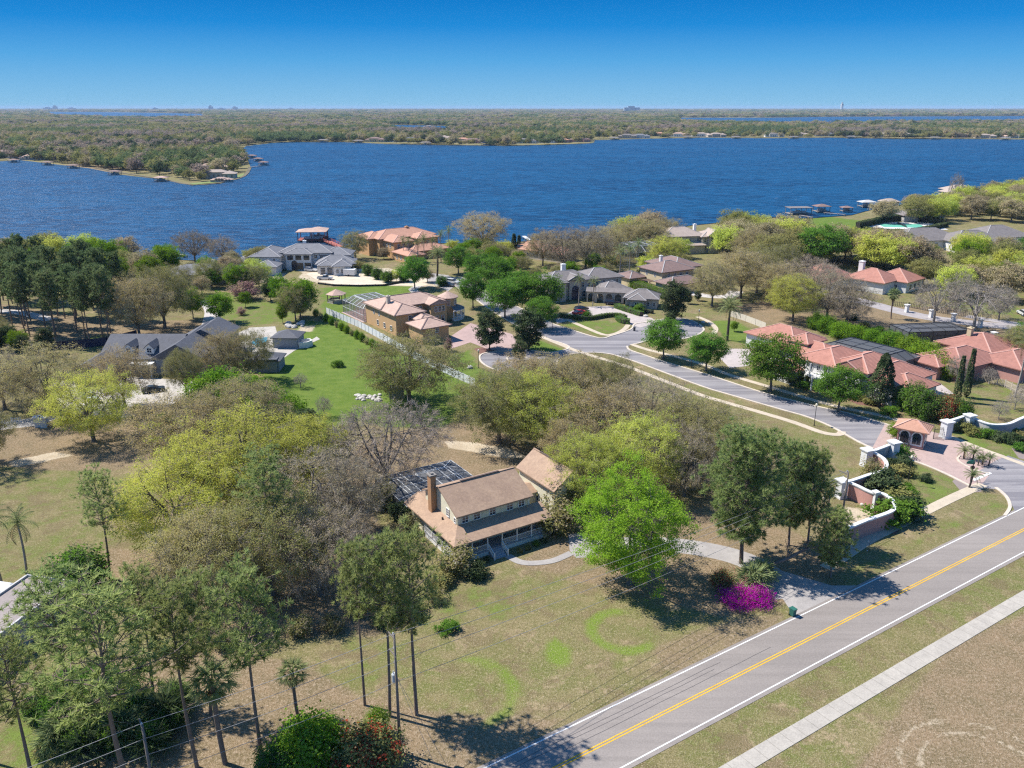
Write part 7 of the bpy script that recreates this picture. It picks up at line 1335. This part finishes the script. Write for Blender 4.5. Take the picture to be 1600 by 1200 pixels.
def rock(label, pos, s, grp=None):
    import bmesh
    bm = bmesh.new(); bmesh.ops.create_icosphere(bm, subdivisions=2, radius=1)
    for v in bm.verts: v.co = Vector((v.co.x * g2.uniform(.85, 1.15), v.co.y * g2.uniform(.8, 1.1), max(-.25, v.co.z * .65 * g2.uniform(.85, 1.15)))) * s
    me = bpy.data.meshes.new('boulder'); bm.to_mesh(me); bm.free(); me.materials.append(STONE); setp(link('boulder', me, None, (*G(*pos), s * .2), (0, 0, g2.uniform(0, 6))), label, 'boulder', grp)
rock('pale boulder on the lawn beside the left lamp', (734, 575), .8); rock('pale boulder at the hedge end near the grey mansion garage', (1009, 495), .8); rock('pale boulder behind the right round street end', (1099, 504), .6); rock('white stone in front of the pink wall', (1348, 789), .45)
for i in range(22): rock('broken pale stone in the heap under the big oak', (g2.uniform(556, 596), g2.uniform(617, 627)), g2.uniform(.4, .8), 'stone heap under the big oak')
for i in range(12): rock('pale boulder around the garden pond', (g2.uniform(448, 474), g2.uniform(502, 513)), g2.uniform(.5, 1.0), 'boulders around the garden pond')
for i in range(14): rock('rounded stone along the circular drive bed', (g2.uniform(150, 215), g2.uniform(572, 580)), g2.uniform(.5, .9), 'stones in the drive bed')
t = thing('blue_shed', 'little blue hut half hidden under the big oak', 'shed', (*G(620, 620), 0), R(10)); MB().box(-1.6, 1.6, -1.2, 1.2, 0, 2.2).build('wall', W_BLU, t); mb = MB(); mb.hip(-1.6, 1.6, -1.2, 1.2, 2.2, .4, .25, .1, 0, None, 'x'); mb.build('roof', R_SLATE, t)
# ================================================================ LAKE EDGE: docks and boathouses
DOCKW = surf('dock_wood', (.30, .26, .23), (.22, .19, .17), 1.0); DOCKR = surf('dock_red', (.38, .12, .09), (.30, .10, .08), 1.0)
def boathouse(label, pos, ang, w, d, h, roofm, deckm=DOCKW, px=True, pitch=.3, flatr=False, grp=None):
    o = G(*pos, .3) if px else pos; t = thing('boathouse', label, 'boathouse', (o[0], o[1], .2), R(ang), grp); MB().box(-w / 2, w / 2, -d / 2, d / 2, .7, .95).build('deck', deckm, t)
    for x in (-w / 2 + .3, 0, w / 2 - .3):
        for y in (-d / 2 + .3, d / 2 - .3): MB().box(-.14, .14, -.14, .14, -.4, h).build('post', deckm, t, (x, y, 0))
    mb = MB(); mb.box(-w / 2 - .3, w / 2 + .3, -d / 2 - .3, d / 2 + .3, h, h + .3) if flatr else mb.hip(-w / 2, w / 2, -d / 2, d / 2, h + .2, pitch, .5, .2); mb.build('roof', roofm, t)
    mb = MB(); mb.bar((-w / 2, -d / 2, 1.9), (w / 2, -d / 2, 1.9), .1); mb.bar((-w / 2, -d / 2, 1.4), (w / 2, -d / 2, 1.4), .08); mb.build('railing', deckm, t)
    mb = MB(); mb.prism([(-w * .3, -1.0), (w * .2, -1.0), (w * .36, 0), (w * .2, 1.0), (-w * .3, 1.0)], .5, 1.5); mb.box(-w * .1, w * .05, -.6, .6, 1.5, 2.2); setp(mb.build('moored_boat', W_WHT, None, (o[0], o[1], .75), (0, 0, R(ang))), 'boat slung inside the %s' % label, 'boat', 'boats slung along the far shore' if grp else None)
    return t
def dock(label, a, b_, w=1.6, m=DOCKW, grp=None):
    A_, B_ = Vector(G(*a, .3)), Vector(G(*b_, .3)); d = B_ - A_; t = thing('dock', label, 'dock', (A_.x, A_.y, .2), math.atan2(d.y, d.x), grp); mb = MB(); ln = d.length; n = int(ln / .9)
    for k in range(n): mb.box(ln * k / n + .01, ln * (k + 1) / n - .01, -w / 2, w / 2, .75, .85)
    mb.build('planks', m, t); mb = MB()
    for k in range(int(ln / 4) + 1):
        for s in (-1, 1): mb.box(k * 4 - .1, k * 4 + .1, s * w / 2 - .1, s * w / 2 + .1, -.5, 1.9 if m is DOCKR else 1.1)
    if m is DOCKR:
        for s in (-1, 1): mb.bar((0, s * w / 2, 1.85), (ln, s * w / 2, 1.85), .1); mb.bar((0, s * w / 2, 1.35), (ln, s * w / 2, 1.35), .08)
    mb.build('piles', m, t)
boathouse('red boathouse with pink roof behind the white mansion', (489, 376), 5, 13, 9, 4.6, R_ROSE, DOCKR, True, .25); boathouse('small pink roofed landing beside the red boathouse', (499, 373), 5, 8, 7, 4.4, R_ROSE, DOCKR); dock('long red boardwalk from the shore to the red boathouse', (532, 388), (501, 374), 3.2, DOCKR)
boathouse('flat roofed boathouse on the right shore, nearest the lawn', (1247, 335), 5, 13, 8, 4.0, R_WARM, DOCKW, True, .2, True); boathouse('hip roofed boathouse right of the flat roofed one', (1283, 331.5), 5, 8, 7, 3.6, R_BRN); boathouse('white roofed boathouse off the right point', (1354, 323.5), 5, 9, 7, 3.2, surf('white_roof', (.50, .49, .47))); dock('dock running from the lawn to the hip roofed boathouse', (1320, 337), (1287, 334)); dock('dock beside the flat roofed boathouse', (1268, 341), (1250, 338)); dock('short dock at the white roofed boathouse', (1370, 328), (1358, 325))
boathouse('small dark boathouse off the reeds', (1322, 331), 0, 6, 5, 2.6, R_BRN); dock('white dock behind the small red roof', (832, 380), (818, 371), 1.8, VIN); cage('white pool cage behind the palms of the grey mansion', (966, 416), 20, 24, 18, 5, 2, 6, 5, METALW, True, True, .3)
dock('wooden dock at the left shore oak', (290, 402), (272, 398))
t = thing('tennis_court', 'green tennis court with pale surround inside the square hedge', 'tennis court', (*G(1410, 353), .03), R(-8)); MB().box(-19, 19, -12, 16, 0, .02).build('surround', surf('court_pale', (.68, .66, .62)), t); MB().box(-11, 11, -6, 8, .02, .03).build('court', surf('court_green', (.10, .36, .27), (.12, .40, .30), .3), t); mb = MB(); mb.box(-.04, .04, -7, 9, .03, 1.0); mb.build('net', METALD, t)
# ================================================================ PENINSULA AND FAR SHORE
FK = 'far_crown'
PEN = [(-80, 250), (0, 250), (70, 254), (140, 260), (200, 270), (260, 277), (310, 286), (350, 281), (372, 268), (386, 258), (384, 246), (368, 238), (368, 230), (440, 222), (440, 214), (300, 205), (100, 205), (-80, 205)]
n1 = scatter([(-80, 248), (0, 248), (70, 253), (140, 260), (200, 270), (262, 277), (308, 284), (340, 280), (374, 266), (384, 254), (380, 242), (366, 236), (330, 232), (200, 232), (60, 230), (-80, 232)], 19, [FK], (9, 15), 'tree on the wooded peninsula across the lake', 'trees on the peninsula', seed=21, maxn=250, wr=1.05)
def fhouse(lab, pos, ang, wm, rm, s=1.0, name='lakeside_house', grp=None):
    b_ = [(-9, 9, 0, 9, 5.5, 'hip', .4), (-16, -7, 2, 12, 3.5, 'hip', .4), (6, 17, -3, 8, 4.2, 'hip', .4)]
    b_ = [tuple(v * s for v in q[:5]) + q[5:] for q in b_]; h__ = house(name, lab, pos, ang, b_, wm, rm, None, group=grp); wallrow(h__, b_[0], '-y', 4, 1, 1.6, 2.6, .05, .95, 1, 2); wallrow(h__, b_[2], '-y', 2, 1, 1.6, 2.0, .1, .9, 1, 2)
for lb, pos, an, w_, r_, s in (('tan roofed villa at the tip of the peninsula', (338, 279), 10, W_BEI, R_TAN, 1.0), ('second tan villa behind the tip of the peninsula', (330, 268), 20, W_YEL, R_ROSE, 1.0), ('grey roofed house left of the peninsula tip', (256, 268), 10, W_BEI, R_WARM, .9), ('small house in the peninsula trees', (225, 262), 0, W_PNK, R_BRN, .8), ('cream house near the left shore of the bay', (50, 250), 10, W_BEI, R_ROSE, .9), ('large white fronted house at the left edge of the bay', (4, 247), 0, W_WHT, R_BRN, 1.3), ('low roofed house on the peninsula shore', (345, 285), 5, W_BEI, R_ROSE, .55)): fhouse(lb, pos, an, w_, r_, s)
for lb, pos in (('boathouse at the head of the peninsula, farthest', (394, 247)), ('boathouse at the head of the peninsula, middle', (404, 252)), ('boathouse at the head of the peninsula, nearest', (412, 258)), ('boathouse under the peninsula trees', (180, 273)), ('boathouse at the middle of the peninsula shore', (252, 283)), ('boathouse at the left bay shore', (75, 258)), ('boathouse at the left edge of the bay', (22, 254)), ('tiny boathouse on the bay shore', (115, 263))): boathouse(lb, pos, 0, 10, 7, 3.0, R_BRN if lb != 'boathouse at the middle of the peninsula shore' else R_ROSE, grp=None)
for lb, a, b_ in (('pale dock reaching to the farthest peninsula boathouse', (386, 250), (396, 250)), ('pale dock reaching to the nearest peninsula boathouse', (390, 262), (408, 260))): dock(lb, a, b_, 2)
flat('peninsula_lawn', [GL([(296, 287), (330, 284), (362, 277), (382, 271), (380, 276), (345, 285), (302, 289)])], .3, plain('lawn_far', (.17, .22, .05), .9)); mb = MB(); ribbon(mb, smooth_line(GL([(150, 263), (200, 272), (256, 281), (300, 289.5), (345, 286), (381, 276), (391, 262)]), 3), 3, 0, .6); setp(mb.build('peninsula_bank', surf('bank', (.16, .13, .08), (.11, .10, .06), .1)), kind='structure')
far_l = [('white modern house on the far shore, left cluster', (610, 222), W_WHT, R_GREY), ('grey roofed house on the far shore, left cluster', (640, 222), W_BEI, R_SLATE), ('dark roofed house on the far shore, left cluster', (585, 222), W_YEL, R_BRN), ('tall white house on the far shore left of the gap', (690, 219), W_WHT, R_TAN), ('red roofed low house on the far shore', (722, 223), W_BEI, R_ORG), ('dark house at the middle of the far shore', (740, 224), W_PNK, R_BRN), ('white house on the far shore at the cape', (820, 224), W_WHT, R_WARM), ('red roofed house at the cape end', (872, 223), W_PNK, R_ORG), ('low house at the cape end', (905, 222), W_PNK, R_BRN), ('white house beyond the cape, left', (1000, 216), W_WHT, R_GREY), ('bright white house on the right far shore', (1096, 213.5), W_WHT, R_TAN), ('red brown house on the right far shore', (1030, 213), W_ORG, R_ORG), ('cream house on the right far shore, middle', (1120, 214), W_BEI, R_TAN), ('low house on the right far shore', (1210, 214), W_WHT, R_WARM), ('grey house on the right far shore', (1288, 213), W_GRY, R_SLATE), ('white house on the right far shore near the reeds', (1415, 214), W_WHT, R_TAN), ('pink house on the right far shore', (1506, 215), W_PNK, R_ROSE), ('beige house on the right far shore, rightmost', (1540, 216), W_BEI, R_TAN)]
far_l += [('%s far shore villa %s' % (a_, b_), (x_, y_), w_, r_) for a_, b_, x_, y_, w_, r_ in (('pale', 'right of the narrow bay', 655, 221, W_WHT, R_TAN), ('pale', 'second from the cape end', 850, 223, W_WHT, R_ROSE), ('pale', 'left end of the long straight shore', 980, 216, W_BEI, R_WARM), ('pale', 'in the gap of the straight shore woods', 1060, 213.5, W_WHT, R_ROSE), ('cream', 'left of the grey one', 1250, 213.5, W_YEL, R_TAN), ('pale', 'right of the grey one', 1340, 213, W_WHT, R_ORG), ('tan', 'before the reeds', 1380, 214, W_BEI, R_TAN), ('white', 'between reeds and pink house', 1460, 214.5, W_WHT, R_WARM), ('pale', 'at the right edge', 1585, 216, W_WHT, R_ROSE), ('tiny pale', 'deep in the woods on the left', 165, 198, W_WHT, R_TAN), ('tiny pale', 'deep in the woods above the bay', 330, 208, W_WHT, R_TAN), ('tiny white', 'deep in the woods at the centre', 560, 200, W_WHT, R_WARM), ('tiny white', 'by the far pond', 670, 200.5, W_WHT, R_WARM), ('tiny pale', 'behind the right shore woods', 905, 192, W_WHT, R_TAN))]
for lb, pos, w_, r_ in far_l: fhouse(lb, pos, rnd.uniform(-15, 15), w_, r_, 1.15)
for x, y in ((665, 226.5), (760, 227), (960, 218.5), (1075, 216.5), (1150, 217), (1240, 217), (1330, 216.5), (1460, 218), (505, 222.5), (560, 223.5), (1570, 219)): boathouse('boathouse along the far shore', (x, y), 0, 18, 9, 4, R_WARM, grp='boathouses along the far shore')
mb = MB(); ribbon(mb, smooth_line(GL([(700, 226.8), (800, 227.6), (880, 225.6), (925, 223.6), (930, 218.6), (1000, 216.4), (1100, 214.6), (1200, 215.4), (1300, 214.6), (1400, 216.4), (1500, 216.5), (1600, 217.5), (1700, 218.5)]), 3), 5, 0, .4); ribbon(mb, smooth_line(GL([(430, 222.6), (480, 221.5), (540, 221.5), (600, 224.5), (700, 226.8)]), 3), 4, 0, .4); setp(mb.build('far_bank', surf('bank_far', (.14, .13, .065), (.10, .10, .05), .05)), kind='structure')
# far woods: too many to count, one object whose points carry crowns of the same trees
gq = np.random.default_rng(77); lakeP = GL(LAKE, .25); lk2 = GL([(1060, 184), (1200, 184), (1300, 182.5), (1700, 181)]) + GL([(1700, 187), (1600, 187.5), (1400, 188), (1200, 189.5), (1120, 189), (1060, 187)], 12); lk3 = GL([(60, 174.5), (200, 175.5), (320, 178)]) + GL([(320, 182), (200, 183), (90, 180)], 12); lk4 = GL([(600, 195), (700, 197)]) + GL([(700, 200.5), (620, 199)], 12)
AV = [G(*p) for _, p, _, _ in far_l]
pts = []; scl = []
for y0, y1, sp_, s0, sz in ((850, 2300, 13.5, 1.1, 1.0), (2300, 4200, 21, 1.7, 1.05), (4200, 8000, 42, 3.2, 1.3), (8000, 20000, 110, 8.0, 1.6)):
    yy = y0
    while yy < y1:
        hw = .68 * yy + 60; n = int(2 * hw / sp_); x_ = -hw + np.arange(n) * sp_ + gq.uniform(-.45, .45, n) * sp_; y_ = yy + gq.uniform(-.45, .45, n) * sp_
        ok = ~pip(x_, y_, lakeP) & ~pip(x_, y_, lk2) & ~pip(x_, y_, lk3) & ~pip(x_, y_, lk4) & ~((y_ < 1350) & ((x_ > .12 * y_ - 20) | (y_ < 1010) & (x_ > -300)))
        ok &= pdist(x_, y_, lakeP) > 9 if y0 < 2300 else True
        dens = np.sin(x_ * .0031 + 1) * np.sin(y_ * .0023 + x_ * .001) + .4 * np.sin(x_ * .012) * np.sin(y_ * .009); ok &= (gq.random(n) < np.where(dens < -.45, .35, 1.0))
        for ax, ay in AV: ok &= ~((np.abs(x_ - ax) < 24) & (y_ > ay - 60) & (y_ < ay + 6))
        x_, y_ = x_[ok], y_[ok]; pts += list(zip(x_, y_)); g_s = gq.uniform(.65, 1.45, len(x_)); scl += [(s0 * a, s0 * a, sz * (.6 + .8 * b_)) for a, b_ in zip(g_s, gq.random(len(x_)))]; yy += sp_
pts = np.array(pts); fw = bpy.data.meshes.new('far_woods'); fw.vertices.add(len(pts)); fw.vertices.foreach_set('co', np.column_stack([pts, np.zeros(len(pts))]).astype(np.float32).ravel())
sa = fw.attributes.new('tree_scale', 'FLOAT_VECTOR', 'POINT'); sa.data.foreach_set('vector', np.array(scl, dtype=np.float32).ravel()); ra = fw.attributes.new('tree_kind', 'INT', 'POINT'); fld = np.sin(pts[:, 0] * .0121 + 1.3 * np.sin(pts[:, 1] * .0042)) + np.sin(pts[:, 1] * .0097 + 1.7 * np.sin(pts[:, 0] * .0051)) + gq.normal(size=len(pts)) * .55
bins = np.digitize(fld, [-1.35, -.8, -.2, .35, .95]); kd = np.array([1, 2, 0, 4, 3, 5])[bins]; ra.data.foreach_set('value', kd.astype(np.int32)); fw.update()
fo_ = link('far_woods', fw); setp(fo_, 'brown green woods reaching from the far shore to the horizon', 'woods', None, 'stuff')
ng = bpy.data.node_groups.new('far_woods', 'GeometryNodeTree'); ng.interface.new_socket('Geometry', in_out='INPUT', socket_type='NodeSocketGeometry'); ng.interface.new_socket('Geometry', in_out='OUTPUT', socket_type='NodeSocketGeometry')
N = ng.nodes; gi = N.new('NodeGroupInput'); go = N.new('NodeGroupOutput'); iop = N.new('GeometryNodeInstanceOnPoints'); g2i = N.new('GeometryNodeGeometryToInstance')
crowns = {}
for o in C.objects:
    if o.name.startswith('crown') and o.data in [p[1] for p in K['far_crown']] and o.data.name not in crowns: crowns[o.data.name] = o
for tm, cm in reversed(K['far_crown']):
    if cm.name in crowns: oi = N.new('GeometryNodeObjectInfo'); oi.inputs[0].default_value = crowns[cm.name]; oi.transform_space = 'ORIGINAL'; ng.links.new(oi.outputs['Geometry'], g2i.inputs[0])
def na(nm, typ, sock): n = N.new('GeometryNodeInputNamedAttribute'); n.data_type = typ; n.inputs[0].default_value = nm; return [o for o in n.outputs if o.enabled][0]
ng.links.new(gi.outputs[0], iop.inputs['Points']); ng.links.new(g2i.outputs[0], iop.inputs['Instance']); iop.inputs['Pick Instance'].default_value = True; ng.links.new(na('tree_kind', 'INT', 0), iop.inputs['Instance Index']); ng.links.new(na('tree_scale', 'FLOAT_VECTOR', 0), iop.inputs['Scale'])
rv = N.new('FunctionNodeRandomValue'); rv.data_type = 'FLOAT_VECTOR'; rv.inputs[0].default_value = (0, 0, 0); rv.inputs[1].default_value = (0, 0, 6.28); ng.links.new(rv.outputs[0], iop.inputs['Rotation']); ng.links.new(iop.outputs[0], go.inputs[0])
md = fo_.modifiers.new('woods', 'NODES'); md.node_group = ng
# skyline towers far off
SKY = plain('tower_far', (.45, .48, .52), .7)
for i, (x, w, h, d) in enumerate(((75, 90, 60, 15500), (150, 160, 50, 15500), (160, 60, 75, 15500), (183, 120, 45, 15500), (300, 70, 45, 15000), (378, 60, 75, 14500), (393, 120, 40, 14500), (412, 70, 60, 14500), (490, 60, 42, 15000), (968, 170, 60, 9500), (1262, 30, 120, 15000), (1535, 150, 50, 15000))):
    t = thing('distant_tower', 'hazy block on the horizon above the far woods, number of several', 'building', ((x - 800) / F * d * 1.06, d, 0), 0, 'hazy blocks on the horizon'); t['label'] = 'hazy building block on the horizon'; MB().box(-w / 2, w / 2, 0, 60, 0, h * .9).build('wall', SKY, t); MB().box(-w / 4, w / 6, 8, 40, h * .9, h * 1.15).build('roof', SKY, t)
# haze
mb = MB(); mb.box(-21000, 21000, -300, 26000, -1.5, 76); hz = mb.build('haze', newmat('haze_air')[0]); setp(hz, 'thin blue haze over the lake and woods', 'haze', None, 'stuff')
m = MATS['haze_air']; nt = m.node_tree; nt.nodes.remove(nt.nodes['Principled BSDF']); pv = nt.nodes.new('ShaderNodeVolumePrincipled'); pv.inputs['Color'].default_value = (.55, .74, 1, 1); pv.inputs['Density'].default_value = 0.00004; pv.inputs['Anisotropy'].default_value = 0.0; L(nt, pv.outputs[0], nt.nodes['Material Output'].inputs['Volume'])
